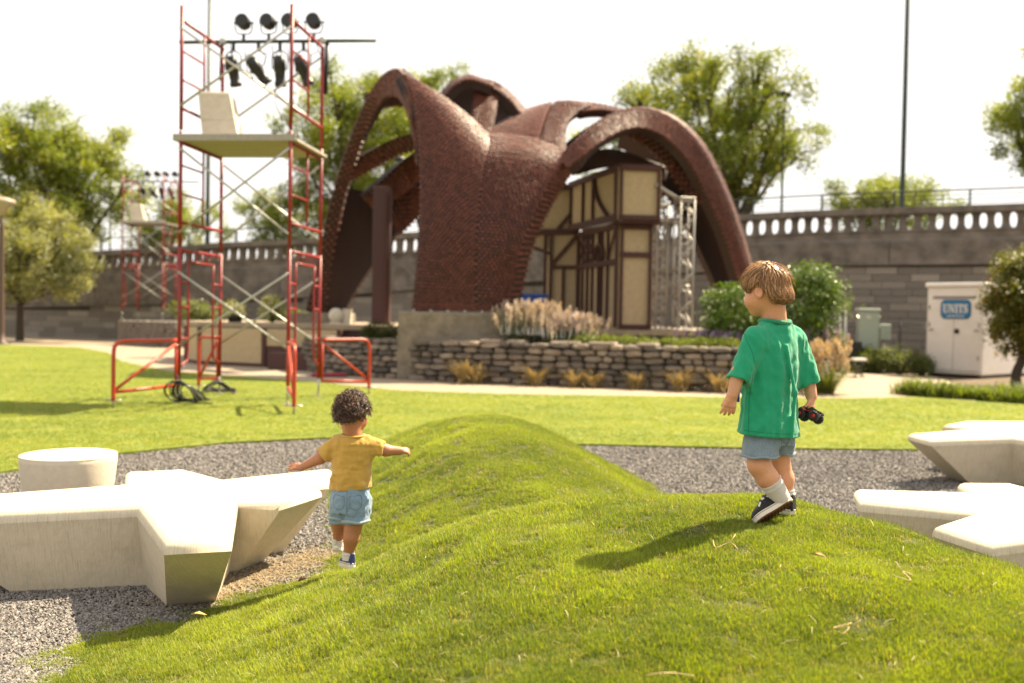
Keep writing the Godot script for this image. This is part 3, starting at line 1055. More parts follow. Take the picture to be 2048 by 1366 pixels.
func sculpture() -> void:
	brick_unit = box_mesh(Vector3.ONE, 0.12)
	var s := thing("woven_steel_pavilion", "huge rust-brown woven pavilion of sweeping arches over the stage", "sculpture")
	# front leg, left half: from its left edge to the fold in the middle
	var left_edge := [Vector3(-2.19, 1.46, -21.60), Vector3(-2.11, 2.35, -21.60), Vector3(-2.06, 3.33, -21.70), Vector3(-2.08, 4.22, -21.90), Vector3(-2.14, 5.03, -22.20), Vector3(-2.24, 5.75, -22.50), Vector3(-2.40, 6.43, -22.80), Vector3(-2.62, 6.92, -23.10)]
	var fold := [Vector3(-0.80, 1.48, -21.20), Vector3(-0.83, 2.24, -21.20), Vector3(-0.82, 2.99, -21.20), Vector3(-0.78, 3.75, -21.40), Vector3(-0.70, 4.43, -21.70), Vector3(-0.62, 4.92, -22.00), Vector3(-0.59, 5.26, -22.40), Vector3(-0.64, 5.52, -22.80)]
	shell(s, "front_leg", left_edge, fold, 0.30, 0.10, 0.092, 26, 12, false, 2)
	var right_edge := [Vector3(-0.16, 1.49, -21.50), Vector3(-0.04, 2.16, -21.50), Vector3(0.14, 2.90, -21.50), Vector3(0.41, 3.64, -21.70), Vector3(0.71, 4.28, -22.00), Vector3(0.95, 4.70, -22.20), Vector3(1.09, 4.95, -22.40), Vector3(1.16, 5.09, -22.50)]
	shell(s, "front_leg", fold, right_edge, 0.30, 0.12, 0.092, 26, 12, false, 3)
	# side face of the right edge, catching the sun
	var right_back := [Vector3(0.13, 1.50, -22.90), Vector3(0.25, 2.22, -22.90), Vector3(0.44, 3.00, -22.90), Vector3(0.74, 3.73, -23.10), Vector3(1.06, 4.35, -23.40), Vector3(1.32, 4.80, -23.60), Vector3(1.48, 5.06, -23.80), Vector3(1.57, 5.21, -23.90)]
	shell(s, "leg_side", right_edge, right_back, 0.1, 0.03, 0.16, 22, 6, false, 4)
	# saddle between the left arch's top and the crown
	var saddle_front := [Vector3(-2.62, 6.89, -23.10), Vector3(-2.33, 6.26, -22.80), Vector3(-2.05, 5.86, -22.60), Vector3(-1.70, 5.56, -22.50), Vector3(-1.30, 5.35, -22.40), Vector3(-0.63, 5.25, -22.40)]
	var saddle_back := [Vector3(-2.84, 7.32, -24.40), Vector3(-2.37, 7.03, -24.40), Vector3(-2.10, 6.73, -24.40), Vector3(-1.79, 6.57, -24.40), Vector3(-1.24, 5.96, -24.40), Vector3(-0.68, 5.81, -24.00)]
	shell(s, "saddle", saddle_front, saddle_back, 0.22, 0.08, 0.095, 16, 8, true, 5)
	# rim of the left arch, seen on its shaded face
	var rim_out := [Vector3(-2.24, 5.72, -22.90), Vector3(-2.32, 6.23, -22.90), Vector3(-2.47, 6.64, -22.90), Vector3(-2.77, 7.04, -23.30), Vector3(-3.14, 7.01, -23.70), Vector3(-3.51, 6.69, -24.20), Vector3(-3.92, 6.17, -24.80), Vector3(-4.32, 5.40, -25.40), Vector3(-4.68, 4.57, -25.90), Vector3(-5.00, 3.56, -26.30), Vector3(-5.26, 2.52, -26.60), Vector3(-5.56, 1.42, -26.80)]
	var rim_in := [Vector3(-2.26, 4.80, -22.90), Vector3(-2.32, 5.49, -22.90), Vector3(-2.45, 5.96, -22.90), Vector3(-2.70, 6.43, -23.30), Vector3(-3.03, 6.56, -23.70), Vector3(-3.35, 6.40, -24.20), Vector3(-3.70, 5.95, -24.80), Vector3(-4.04, 5.30, -25.40), Vector3(-4.37, 4.51, -25.90), Vector3(-4.65, 3.54, -26.30), Vector3(-4.89, 2.53, -26.60), Vector3(-5.04, 1.43, -26.80)]
	shell(s, "left_arch", rim_out, rim_in, 0.30, 0.0, 0.12, 30, 4, true, 6)
	# top skin of the left arch runs back from the rim
	var rim_far := [Vector3(-2.38, 6.46, -24.60), Vector3(-2.41, 6.77, -24.60), Vector3(-2.54, 7.13, -24.60), Vector3(-2.84, 7.46, -25.00), Vector3(-3.21, 7.43, -25.40), Vector3(-3.59, 7.12, -26.00), Vector3(-3.98, 6.59, -26.60), Vector3(-4.38, 5.79, -27.00), Vector3(-4.73, 4.86, -27.40), Vector3(-5.07, 3.80, -27.80), Vector3(-5.31, 2.69, -28.00), Vector3(-5.59, 1.43, -28.20)]
	shell(s, "arch_skin", rim_out, rim_far, 0.15, 0.0, 0.12, 30, 6, false, 7)
	# inner side of the left leg
	var lo := [Vector3(-5.33, 1.43, -26.90), Vector3(-5.21, 2.13, -26.90), Vector3(-5.05, 2.94, -26.90), Vector3(-4.90, 3.68, -26.90), Vector3(-4.75, 4.29, -26.90), Vector3(-4.59, 4.80, -26.90)]
	var li := [Vector3(-4.58, 1.44, -27.40), Vector3(-4.26, 2.05, -27.40), Vector3(-3.87, 2.65, -27.40), Vector3(-3.42, 3.27, -27.40), Vector3(-2.96, 3.83, -27.40), Vector3(-2.52, 4.32, -27.40)]
	shell(s, "left_leg", lo, li, 0.3, 0.15, 0.13, 16, 10, true, 8)
	# struts of the lattice under the left arch
	shell(s, "lattice_strut", [Vector3(-4.33, 5.17, -25.60), Vector3(-3.72, 5.54, -25.60), Vector3(-3.04, 5.81, -25.20), Vector3(-2.29, 5.89, -24.60)], [Vector3(-4.27, 4.81, -25.90), Vector3(-3.65, 5.15, -25.90), Vector3(-2.98, 5.42, -25.40), Vector3(-2.30, 5.51, -24.80)], 0.28, 0.04, 0.12, 10, 4, false, 9)
	shell(s, "lattice_strut", [Vector3(-3.99, 4.42, -26.20), Vector3(-3.51, 4.86, -26.20), Vector3(-3.02, 5.34, -26.20), Vector3(-2.36, 5.66, -25.40)], [Vector3(-3.68, 4.08, -26.60), Vector3(-3.15, 4.48, -26.60), Vector3(-2.76, 4.80, -26.60), Vector3(-2.38, 4.98, -25.80)], 0.3, 0.04, 0.12, 10, 4, false, 10)
	shell(s, "lattice_strut", [Vector3(-3.59, 4.18, -26.90), Vector3(-3.08, 4.69, -26.90), Vector3(-2.75, 5.10, -26.90), Vector3(-2.42, 5.38, -26.90)], [Vector3(-3.10, 3.54, -27.20), Vector3(-2.81, 3.84, -27.20), Vector3(-2.57, 4.12, -27.20), Vector3(-2.43, 4.36, -27.20)], 0.3, 0.04, 0.12, 8, 4, false, 11)
	shell(s, "lattice_strut", [Vector3(-3.65, 6.53, -24.60), Vector3(-3.28, 6.68, -24.60), Vector3(-2.86, 6.81, -24.60), Vector3(-2.43, 6.87, -24.60)], [Vector3(-3.77, 6.49, -25.40), Vector3(-3.39, 6.60, -25.40), Vector3(-2.94, 6.66, -25.40), Vector3(-2.50, 6.62, -25.40)], 0.25, 0.03, 0.12, 8, 4, false, 12)
	# crown: an open arched band with a broad strut across it
	shell(s, "crown_band", [Vector3(-2.03, 6.51, -24.40), Vector3(-1.81, 6.83, -24.40), Vector3(-1.52, 7.10, -24.40), Vector3(-1.18, 7.23, -24.40), Vector3(-0.87, 7.15, -24.40), Vector3(-0.55, 7.05, -24.40)], [Vector3(-1.80, 6.35, -23.70), Vector3(-1.62, 6.63, -23.70), Vector3(-1.39, 6.85, -23.70), Vector3(-1.12, 6.95, -23.70), Vector3(-0.84, 6.89, -23.70), Vector3(-0.55, 6.79, -23.70)], 0.2, 0.0, 0.1, 16, 3, false, 13)
	shell(s, "crown_band", [Vector3(-0.61, 7.16, -24.80), Vector3(-0.36, 7.07, -24.80), Vector3(-0.13, 6.90, -24.80), Vector3(0.09, 6.68, -24.80), Vector3(0.25, 6.47, -24.80)], [Vector3(-0.59, 6.85, -24.00), Vector3(-0.37, 6.72, -24.00), Vector3(-0.17, 6.56, -24.00), Vector3(-0.03, 6.39, -24.00), Vector3(0.10, 6.23, -24.00)], 0.2, 0.0, 0.1, 12, 3, false, 14)
	shell(s, "crown_strut", [Vector3(-0.96, 7.11, -24.30), Vector3(-1.01, 6.66, -24.00), Vector3(-1.05, 6.12, -23.40), Vector3(-1.08, 5.60, -22.90), Vector3(-1.09, 5.15, -22.50)], [Vector3(-0.40, 6.98, -24.30), Vector3(-0.46, 6.55, -24.00), Vector3(-0.51, 6.05, -23.40), Vector3(-0.56, 5.56, -22.90), Vector3(-0.59, 5.11, -22.50)], 0.22, 0.05, 0.092, 14, 6, true, 15)
	shell(s, "crown_inside", [Vector3(-2.34, 7.09, -27.60), Vector3(-1.96, 7.44, -27.60), Vector3(-1.49, 7.69, -27.60), Vector3(-0.94, 7.73, -27.60), Vector3(-0.31, 7.53, -27.60), Vector3(0.30, 7.04, -27.60)], [Vector3(-2.33, 5.92, -27.60), Vector3(-1.94, 5.93, -27.60), Vector3(-1.46, 5.94, -27.60), Vector3(-0.91, 5.95, -27.60), Vector3(-0.29, 6.09, -27.60), Vector3(0.31, 6.49, -27.60)], 0.3, 0.3, 0.0, 14, 8, true, 16)
	# right vault: sunlit top between the front rim and the ridge
	shell(s, "vault_top", [Vector3(-0.64, 5.14, -22.40), Vector3(-0.34, 5.13, -22.40), Vector3(-0.06, 5.12, -22.40), Vector3(0.22, 5.12, -22.40), Vector3(0.48, 5.11, -22.40)], [Vector3(-0.57, 5.92, -24.60), Vector3(-0.21, 6.20, -24.60), Vector3(0.17, 6.40, -24.60), Vector3(0.56, 6.55, -24.60), Vector3(0.88, 6.63, -24.60)], 0.2, 0.16, 0.095, 16, 10, true, 17)
	shell(s, "vault_top", [Vector3(-0.57, 5.92, -24.60), Vector3(-0.21, 6.20, -24.60), Vector3(0.17, 6.40, -24.60), Vector3(0.56, 6.55, -24.60), Vector3(0.88, 6.63, -24.60)], [Vector3(-0.54, 5.75, -26.40), Vector3(-0.15, 6.08, -26.40), Vector3(0.24, 6.32, -26.40), Vector3(0.61, 6.48, -26.40), Vector3(0.90, 6.57, -26.40)], 0.2, 0.1, 0.0, 14, 6, true, 18)
	# a lit band that twists over the crown of the right vault
	shell(s, "roof_band", [Vector3(0.49, 5.08, -22.50), Vector3(0.55, 5.41, -22.80), Vector3(0.63, 5.80, -23.30), Vector3(0.76, 6.24, -23.90), Vector3(0.93, 6.62, -24.50)], [Vector3(1.14, 5.05, -22.50), Vector3(1.10, 5.42, -22.80), Vector3(1.17, 5.83, -23.30), Vector3(1.41, 6.23, -23.90), Vector3(1.81, 6.56, -24.50)], 0.18, 0.06, 0.095, 16, 6, false, 19)
	shell(s, "roof_band", [Vector3(1.10, 6.63, -24.60), Vector3(1.46, 6.70, -24.80), Vector3(1.84, 6.72, -25.00), Vector3(2.30, 6.70, -25.20), Vector3(2.76, 6.64, -25.40)], [Vector3(1.55, 6.32, -24.20), Vector3(1.77, 6.39, -24.30), Vector3(2.02, 6.43, -24.40), Vector3(2.32, 6.43, -24.50), Vector3(2.70, 6.38, -24.60)], 0.18, 0.02, 0.095, 12, 4, false, 28)
	# right arch: front rim and outer skin
	var r_out := [Vector3(1.00, 4.94, -22.40), Vector3(1.33, 5.30, -22.40), Vector3(1.74, 5.72, -22.70), Vector3(2.26, 6.08, -23.10), Vector3(2.86, 6.28, -23.50), Vector3(3.52, 6.28, -24.00), Vector3(4.14, 6.03, -24.50), Vector3(4.71, 5.56, -25.00), Vector3(5.23, 4.87, -25.50), Vector3(5.67, 4.10, -25.90), Vector3(6.07, 3.23, -26.30), Vector3(6.36, 2.46, -26.60), Vector3(6.49, 1.66, -26.80)]
	var r_in := [Vector3(1.15, 4.69, -22.18), Vector3(1.50, 4.98, -22.18), Vector3(1.90, 5.33, -22.48), Vector3(2.38, 5.66, -22.88), Vector3(2.87, 5.83, -23.28), Vector3(3.41, 5.79, -23.78), Vector3(3.92, 5.55, -24.28), Vector3(4.41, 5.13, -24.78), Vector3(4.87, 4.48, -25.28), Vector3(5.32, 3.79, -25.68), Vector3(5.71, 3.00, -26.08), Vector3(5.98, 2.31, -26.38), Vector3(6.09, 1.65, -26.58)]
	shell(s, "right_arch", r_out, r_in, 0.34, 0.0, 0.092, 34, 4, false, 20)
	var r_far := [Vector3(1.32, 5.42, -24.20), Vector3(1.65, 5.74, -24.20), Vector3(2.05, 6.10, -24.40), Vector3(2.58, 6.46, -24.80), Vector3(3.17, 6.66, -25.20), Vector3(3.87, 6.64, -25.70), Vector3(4.53, 6.38, -26.20), Vector3(5.14, 5.88, -26.70), Vector3(5.68, 5.13, -27.20), Vector3(6.13, 4.31, -27.60), Vector3(6.55, 3.38, -28.00), Vector3(6.84, 2.55, -28.30), Vector3(6.99, 1.68, -28.50)]
	shell(s, "arch_skin", r_out, r_far, 0.15, 0.0, 0.12, 30, 6, true, 21)
	# inner side of the right leg
	shell(s, "right_leg", [Vector3(6.43, 1.63, -27.00), Vector3(6.22, 2.52, -27.00), Vector3(5.96, 3.38, -27.00), Vector3(5.64, 4.13, -27.00), Vector3(5.33, 4.72, -27.00), Vector3(5.00, 5.25, -27.00)], [Vector3(5.73, 1.62, -27.40), Vector3(5.35, 2.52, -27.40), Vector3(4.98, 3.28, -27.40), Vector3(4.61, 4.04, -27.40), Vector3(4.21, 4.67, -27.40), Vector3(3.70, 5.28, -27.40)], 0.3, 0.2, 0.13, 16, 10, false, 22)
	shell(s, "right_leg", [Vector3(4.98, 5.24, -26.90), Vector3(4.59, 5.63, -26.90), Vector3(4.15, 6.03, -26.90), Vector3(3.61, 6.42, -26.90), Vector3(2.93, 6.73, -26.90)], [Vector3(4.08, 4.73, -28.00), Vector3(3.92, 5.37, -28.00), Vector3(3.72, 5.84, -28.00), Vector3(3.37, 6.14, -28.00), Vector3(2.92, 6.36, -28.00)], 0.3, 0.1, 0.0, 12, 6, false, 23)
	shell(s, "lattice_strut", [Vector3(2.44, 6.13, -24.40), Vector3(2.93, 6.07, -24.40), Vector3(3.54, 5.85, -24.90), Vector3(4.18, 5.47, -25.40), Vector3(4.77, 5.09, -25.90), Vector3(5.22, 4.83, -26.20)], [Vector3(2.37, 5.97, -24.60), Vector3(2.89, 5.83, -24.60), Vector3(3.43, 5.58, -25.10), Vector3(4.02, 5.17, -25.60), Vector3(4.58, 4.81, -26.10), Vector3(5.01, 4.51, -26.40)], 0.25, 0.02, 0.135, 18, 4, false, 24)
	shell(s, "lattice_strut", [Vector3(3.98, 5.47, -25.40), Vector3(4.27, 5.19, -25.40), Vector3(4.58, 4.87, -25.40), Vector3(4.94, 4.60, -25.40)], [Vector3(3.73, 5.47, -25.60), Vector3(4.05, 5.04, -25.60), Vector3(4.39, 4.61, -25.60), Vector3(4.78, 4.34, -25.60)], 0.25, 0.02, 0.135, 10, 4, false, 25)
	# under the vault: dark ribs that frame the patches of sky
	shell(s, "vault_rib", [Vector3(1.52, 5.25, -25.40), Vector3(2.15, 5.64, -25.40), Vector3(2.70, 5.71, -25.80), Vector3(3.40, 5.56, -26.20), Vector3(3.93, 5.34, -26.20)], [Vector3(1.49, 5.00, -25.60), Vector3(2.18, 5.19, -25.60), Vector3(2.73, 5.28, -26.00), Vector3(3.43, 5.19, -26.40), Vector3(3.97, 5.02, -26.40)], 0.3, 0.04, 0.0, 12, 4, false, 26)
	shell(s, "vault_rib", [Vector3(1.00, 5.18, -25.00), Vector3(1.49, 5.61, -25.00), Vector3(1.98, 5.96, -25.00), Vector3(2.50, 6.12, -25.00)], [Vector3(1.60, 5.24, -26.60), Vector3(1.88, 5.62, -26.60), Vector3(2.19, 5.97, -26.60), Vector3(2.46, 6.21, -26.60)], 0.25, 0.03, 0.0, 12, 4, false, 27)
	# concrete footings of the far legs
	for q in [[Vector3(-5.146, 1.349, -27.200), "left"], [Vector3(6.178, 1.547, -27.300), "right"]]:
		var o := thing("footing", "concrete footing under the sculpture's %s foot" % q[1], "footing", Vector3(q[0].x, 0, q[0].z))
		put("block", box_mesh(Vector3(1.5, 1.36, 1.4), 0.03), M.concrete, o, Vector3(0, 0.70, 0))

# ---------- timber framed stage set and its truss towers ----------
func beam(parent: Node, a: Vector3, c: Vector3, w := 0.14, t := 0.07) -> void:
	put("beam", bar_mesh(a, c, w, t, 0.008), M.timber, parent)


func stage_set() -> void:
	var s := thing("timber_framed_set", "half-timbered stage set of tan panels and dark brown beams under the pavilion", "stage set")
	var p: Vector3 = Vector3(2.576, 1.333, -24.300)
	var q: Vector3 = Vector3(3.371, 1.347, -24.400)
	var b3: Vector3 = Vector3(1.805, 1.307, -27.200)
	var c3: Vector3 = Vector3(0.488, 1.282, -27.600)
	var y0 := 1.10
	for v in [p, q, b3, c3]:
		v.y = 0.0
	p.y = 0.0
	q.y = 0.0
	b3.y = 0.0
	c3.y = 0.0
	var front := (q - p).normalized()
	var fn := Vector3.UP.cross(front) * -1.0
	fn = front.cross(Vector3.UP)
	var face := func(a: Vector3, c: Vector3, lo: float, hi: float, out: Vector3, called: String) -> void:
		var d := (c - a).normalized()
		var m := box_mesh(Vector3(a.distance_to(c), hi - lo, 0.05), 0.004)
		put(called, m, M.stucco, s).transform = Transform3D(Basis(d, Vector3.UP, d.cross(Vector3.UP)), (a + c) * 0.5 + Vector3(0, (lo + hi) * 0.5, 0) + out)
	var up := func(v: Vector3, y: float, o := Vector3.ZERO) -> Vector3: return v + Vector3(0, y, 0) + o
	var n1 := front.cross(Vector3.UP)
	if n1.z < 0:
		n1 = -n1
	# front face: two panels below, one jettied box above
	face.call(p, q, y0, 3.66, Vector3.ZERO, "panel")
	var o1 := n1 * 0.06
	for x in [p.lerp(q, 0.06), p.lerp(q, 0.95)]:
		beam(s, up.call(x, y0 + 0.07, o1), up.call(x, 3.66, o1), 0.13)
	for y in [1.17, 2.93, 3.6]:
		beam(s, up.call(p, y, o1 * 1.15), up.call(q, y, o1 * 1.15), 0.08, 0.12)
	var pu := p - front * 0.12 + n1 * 0.32
	var qu := q + front * 0.10 + n1 * 0.32
	face.call(pu, qu, 3.74, 5.02, Vector3.ZERO, "panel")
	for x in [pu.lerp(qu, 0.05), pu.lerp(qu, 0.95)]:
		beam(s, up.call(x, 3.74, o1), up.call(x, 5.02, o1), 0.12)
	for y in [3.80, 4.98]:
		beam(s, up.call(pu, y, o1 * 1.15), up.call(qu, y, o1 * 1.15), 0.08, 0.12)
	# right flank of the box, then its back and lid
	var back := n1 * -1.1
	face.call(qu, qu + back, 3.74, 5.0, Vector3.ZERO, "side_panel")
	face.call(q, q + back, y0, 3.74, Vector3.ZERO, "side_panel")
	var lid := Build.new()
	lid.box(Transform3D(Basis(front, Vector3.UP, n1), (pu + qu) * 0.5 + Vector3(0, 5.06, 0) + back * 0.5), Vector3(pu.distance_to(qu) + 0.06, 0.06, 1.16), 0.01)
	put("jetty_board", lid.done(), M.timber, s)
	lid = Build.new()
	lid.box(Transform3D(Basis(front, Vector3.UP, n1), (pu + qu) * 0.5 + Vector3(0, 3.70, 0) + back * 0.5), Vector3(pu.distance_to(qu) + 0.06, 0.07, 1.16), 0.01)
	put("jetty_board", lid.done(), M.timber, s)
	# long receding face on the left
	var d2 := (p - b3).normalized()
	var n2 := d2.cross(Vector3.UP)
	if n2.x > 0:
		n2 = -n2
	n2.y = 0
	var o2 := n2 * 0.06
	face.call(b3, p, y0, 3.70, Vector3.ZERO, "panel")
	var bu := b3 + n2 * 0.25
	var pv := pu
	face.call(bu, pv, 3.74, 5.0, Vector3.ZERO, "panel")
	for t in [0.02, 0.14, 0.27, 0.40, 0.56, 0.64, 0.78, 0.98]:
		beam(s, up.call(b3.lerp(p, t), y0 + 0.05, o2), up.call(b3.lerp(p, t), 3.70, o2), 0.07 if t > 0.05 and t < 0.9 else 0.16)
	for t in [0.02, 0.30, 0.52, 0.98]:
		beam(s, up.call(bu.lerp(pv, t), 3.76, o2), up.call(bu.lerp(pv, t), 5.0, o2), 0.11)
	for y in [2.75, 3.62]:
		beam(s, up.call(b3, y, o2 * 1.2), up.call(p, y, o2 * 1.2), 0.08, 0.13)
	for y in [3.80, 4.96]:
		beam(s, up.call(bu, y, o2 * 1.2), up.call(pv, y, o2 * 1.2), 0.09, 0.15)
	# crossed laths, a curved brace and a small arched door head
	for k in 4:
		var t := 0.06 + k * 0.08
		beam(s, up.call(b3.lerp(p, t), 2.8, o2 * 1.3), up.call(b3.lerp(p, t + 0.16), 3.58, o2 * 1.3), 0.03, 0.04)
		beam(s, up.call(b3.lerp(p, t + 0.16), 2.8, o2 * 1.4), up.call(b3.lerp(p, t), 3.58, o2 * 1.4), 0.03, 0.04)
	var arc := []
	for k in 9:
		var a := PI * k / 8.0
		arc.append(up.call(b3.lerp(p, 0.59 + 0.10 * cos(a)), 2.85 + 0.42 * sin(a), o2 * 1.5))
	put("arched_head", tube_mesh(arc, 0.05, 6), M.timber, s)
	var brace := []
	for k in 7:
		var u := k / 6.0
		brace.append(up.call(bu.lerp(pv, 0.56 + 0.30 * u * u), 4.9 - 1.05 * u, o2 * 1.3))
	put("curved_brace", tube_mesh(brace, 0.05, 6), M.timber, s)
	beam(s, up.call(b3.lerp(p, 0.80), 2.8, o2 * 1.3), up.call(b3.lerp(p, 0.97), 3.58, o2 * 1.3), 0.05, 0.05)
	# rear face with the doorway
	var d3 := (b3 - c3).normalized()
	var n3 := d3.cross(Vector3.UP)
	if n3.z < 0:
		n3 = -n3
	var o3 := n3 * 0.06
	face.call(c3, b3, 3.74, 4.95, Vector3.ZERO, "panel")
	face.call(c3.lerp(b3, 0.40), b3, y0, 3.66, Vector3.ZERO, "panel")
	face.call(c3, c3.lerp(b3, 0.40), 3.22, 3.66, Vector3.ZERO, "panel")
	for t in [0.0, 0.98]:
		beam(s, up.call(c3.lerp(b3, t), 3.72, o3), up.call(c3.lerp(b3, t), 4.95, o3), 0.14)
	for t in [0.30, 0.42, 0.68, 0.97]:
		beam(s, up.call(c3.lerp(b3, t), y0 + 0.05, o3), up.call(c3.lerp(b3, t), 3.66 if t != 0.68 else 2.70, o3), 0.10 if t != 0.68 else 0.06)
	for y in [3.70, 4.92]:
		beam(s, up.call(c3, y, o3 * 1.3), up.call(b3, y, o3 * 1.3), 0.09, 0.16)
	beam(s, up.call(c3.lerp(b3, 0.40), 2.74, o3 * 1.3), up.call(b3, 2.74, o3 * 1.3), 0.07, 0.10)
	beam(s, up.call(c3.lerp(b3, 0.44), 2.80, o3 * 1.3), up.call(c3.lerp(b3, 0.96), 3.62, o3 * 1.3), 0.07, 0.09)
	beam(s, up.call(c3.lerp(b3, 0.55), 3.78, o3 * 1.3), up.call(c3.lerp(b3, 0.96), 4.42, o3 * 1.3), 0.07, 0.09)
	beam(s, up.call(c3, 3.30, o3 * 1.3), up.call(c3.lerp(b3, 0.40), 3.12, o3 * 1.3), 0.07, 0.09)
	put("door_jamb", box_mesh(Vector3(0.12, 2.0, 0.10), 0.006), M.stucco, s).transform = Transform3D(Basis(d3, Vector3.UP, n3), up.call(c3.lerp(b3, 0.36), 2.10, n3 * 0.02))
	# blue bin in the doorway
	var bin := thing("blue_crate", "bright blue plastic crate glimpsed behind the pinkish shrub", "crate", Vector3(0.486, 1.289, -26.000) * Vector3(1, 0, 1) + Vector3(0, 1.1, 0), 0.1)
	var cb := Build.new()
	cb.loft([PackedVector3Array([Vector3(-0.33, 0, 0.25), Vector3(0.33, 0, 0.25), Vector3(0.33, 0, -0.25), Vector3(-0.33, 0, -0.25)]), PackedVector3Array([Vector3(-0.38, 0.8, 0.3), Vector3(0.38, 0.8, 0.3), Vector3(0.38, 0.8, -0.3), Vector3(-0.38, 0.8, -0.3)])])
	put("body", cb.done(), M.blue_tarp, bin)
	put("rim", box_mesh(Vector3(0.82, 0.06, 0.66), 0.015), M.blue_tarp, bin, Vector3(0, 0.83, 0))
	# two aluminium truss towers and the bar between set and tower
	truss_tower(Vector3(3.873, 1.280, -26.400), 3.25, 0.30, "shorter grey truss tower, further back beside the stage set")
	truss_tower(Vector3(4.190, 1.261, -24.600), 3.22, 0.36, "taller bright aluminium truss tower in front of the right leg")
	var tb := thing("truss_pipe", "bare metal pipe sloping from the stage set to the truss tower", "pipe", Vector3(3.391, 4.590, -24.000))
	put("pipe", tube_mesh([Vector3.ZERO, Vector3(4.099, 4.312, -24.600) - Vector3(3.391, 4.590, -24.000)], 0.045, 8), M.aluminium, tb)
	tb = thing("truss_pipe", "short level pipe joining the two truss towers", "pipe", Vector3(3.800, 3.969, -26.200))
	put("pipe", tube_mesh([Vector3.ZERO, Vector3(3.962, 3.819, -24.600) - Vector3(3.800, 3.969, -26.200)], 0.035, 8), M.aluminium, tb)


func truss_tower(p: Vector3, h: float, w: float, label: String) -> void:
	var t := thing("truss_tower", label, "truss", Vector3(p.x, 1.1, p.z), 0.25)
	for x in [-1, 1]:
		for z in [-1, 1]:
			put("chord", tube_mesh([Vector3(x * w * 0.5, 0.02, z * w * 0.5), Vector3(x * w * 0.5, h, z * w * 0.5)], 0.028, 8), M.aluminium, t)
	put("base_plate", box_mesh(Vector3(w + 0.2, 0.03, w + 0.2), 0.005), M.aluminium, t, Vector3(0, 0.016, 0))
	put("top_frame", box_mesh(Vector3(w + 0.06, 0.05, w + 0.06), 0.01), M.aluminium, t, Vector3(0, h + 0.026, 0))
	var n := int(h / (w * 0.95))
	for f in 4:
		var x := Basis(Vector3.UP, f * PI * 0.5)
		for k in n:
			var y0 := 0.1 + (h - 0.2) * k / n
			var y1 := 0.1 + (h - 0.2) * (k + 1) / n
			var s := 1.0 if (k + f) % 2 else -1.0
			put("brace", tube_mesh([x * Vector3(-w * 0.5 * s, y0, w * 0.5), x * Vector3(w * 0.5 * s, y1, w * 0.5)], 0.017, 6), M.aluminium, t)
		for k in 4:
			var y := h * k / 3.0 * 0.96 + 0.07
			put("rung", tube_mesh([x * Vector3(-w * 0.5, y, w * 0.5), x * Vector3(w * 0.5, y, w * 0.5)], 0.017, 6), M.aluminium, t)


# ---------- plants on and before the wall ----------
func blade_mesh(len_: float, width: float, bend: float, segs := 4) -> ArrayMesh:
	var b := Build.new(true)
	var prev: Array = []
	for i in segs + 1:
		var t := float(i) / segs
		var y := len_ * (t - 0.35 * bend * t * t)
		var z := len_ * bend * t * t * 0.75
		var w := width * (1.0 - pow(t, 1.8)) * 0.5 + 0.0003
		var row := [Vector3(-w, y, z), Vector3(w, y, z)]
		if prev.size():
			b.quad(prev[0], prev[1], row[1], row[0])
		prev = row
	return b.done()


func tufted_grass(label: String, at: Vector3, height: float, spread: float, n: int, a: Color, c: Color, group: String, plume := Color(0, 0, 0)) -> void:
	var t := thing("ornamental_grass", label, "grass clump", at, 0.0, group)
	var mesh := blade_mesh(1.0, 0.016, 0.85, 5)
	var places: Array[Transform3D] = []
	var cols := PackedColorArray()
	for i in n:
		var tilt := absf(rng.randfn(0, 0.33))
		var l := height * rng.randf_range(0.75, 1.5)
		var x := Basis(Vector3.UP, rng.randf() * TAU) * Basis(Vector3.RIGHT, tilt)
		var r := sqrt(rng.randf()) * spread * 0.3
		var e := rng.randf() * TAU
		places.append(Transform3D(x.scaled_local(Vector3(l / height, l, l)), Vector3(cos(e) * r, -0.02, sin(e) * r)))
		cols.append(a.lerp(c, rng.randf()))
	scatter("blades", mesh, M.dry if plume == Color(0, 0, 0) else M.blade, places, t, cols)
	if plume != Color(0, 0, 0):
		var pm := leaf_cluster(22, 0.05, 0.05, 31)
		places = []
		cols = PackedColorArray()
		for i in n / 5:
			var e := rng.randf() * TAU
			var r := spread * rng.randf_range(0.2, 0.95)
			places.append(Transform3D(Basis(Vector3.UP, e).scaled(Vector3(1, 2.6, 1)), Vector3(cos(e) * r, height * rng.randf_range(0.6, 1.25), sin(e) * r)))
			cols.append(plume * rng.randf_range(0.8, 1.2))
		scatter("plumes", pm, M.dry, places, t, cols)


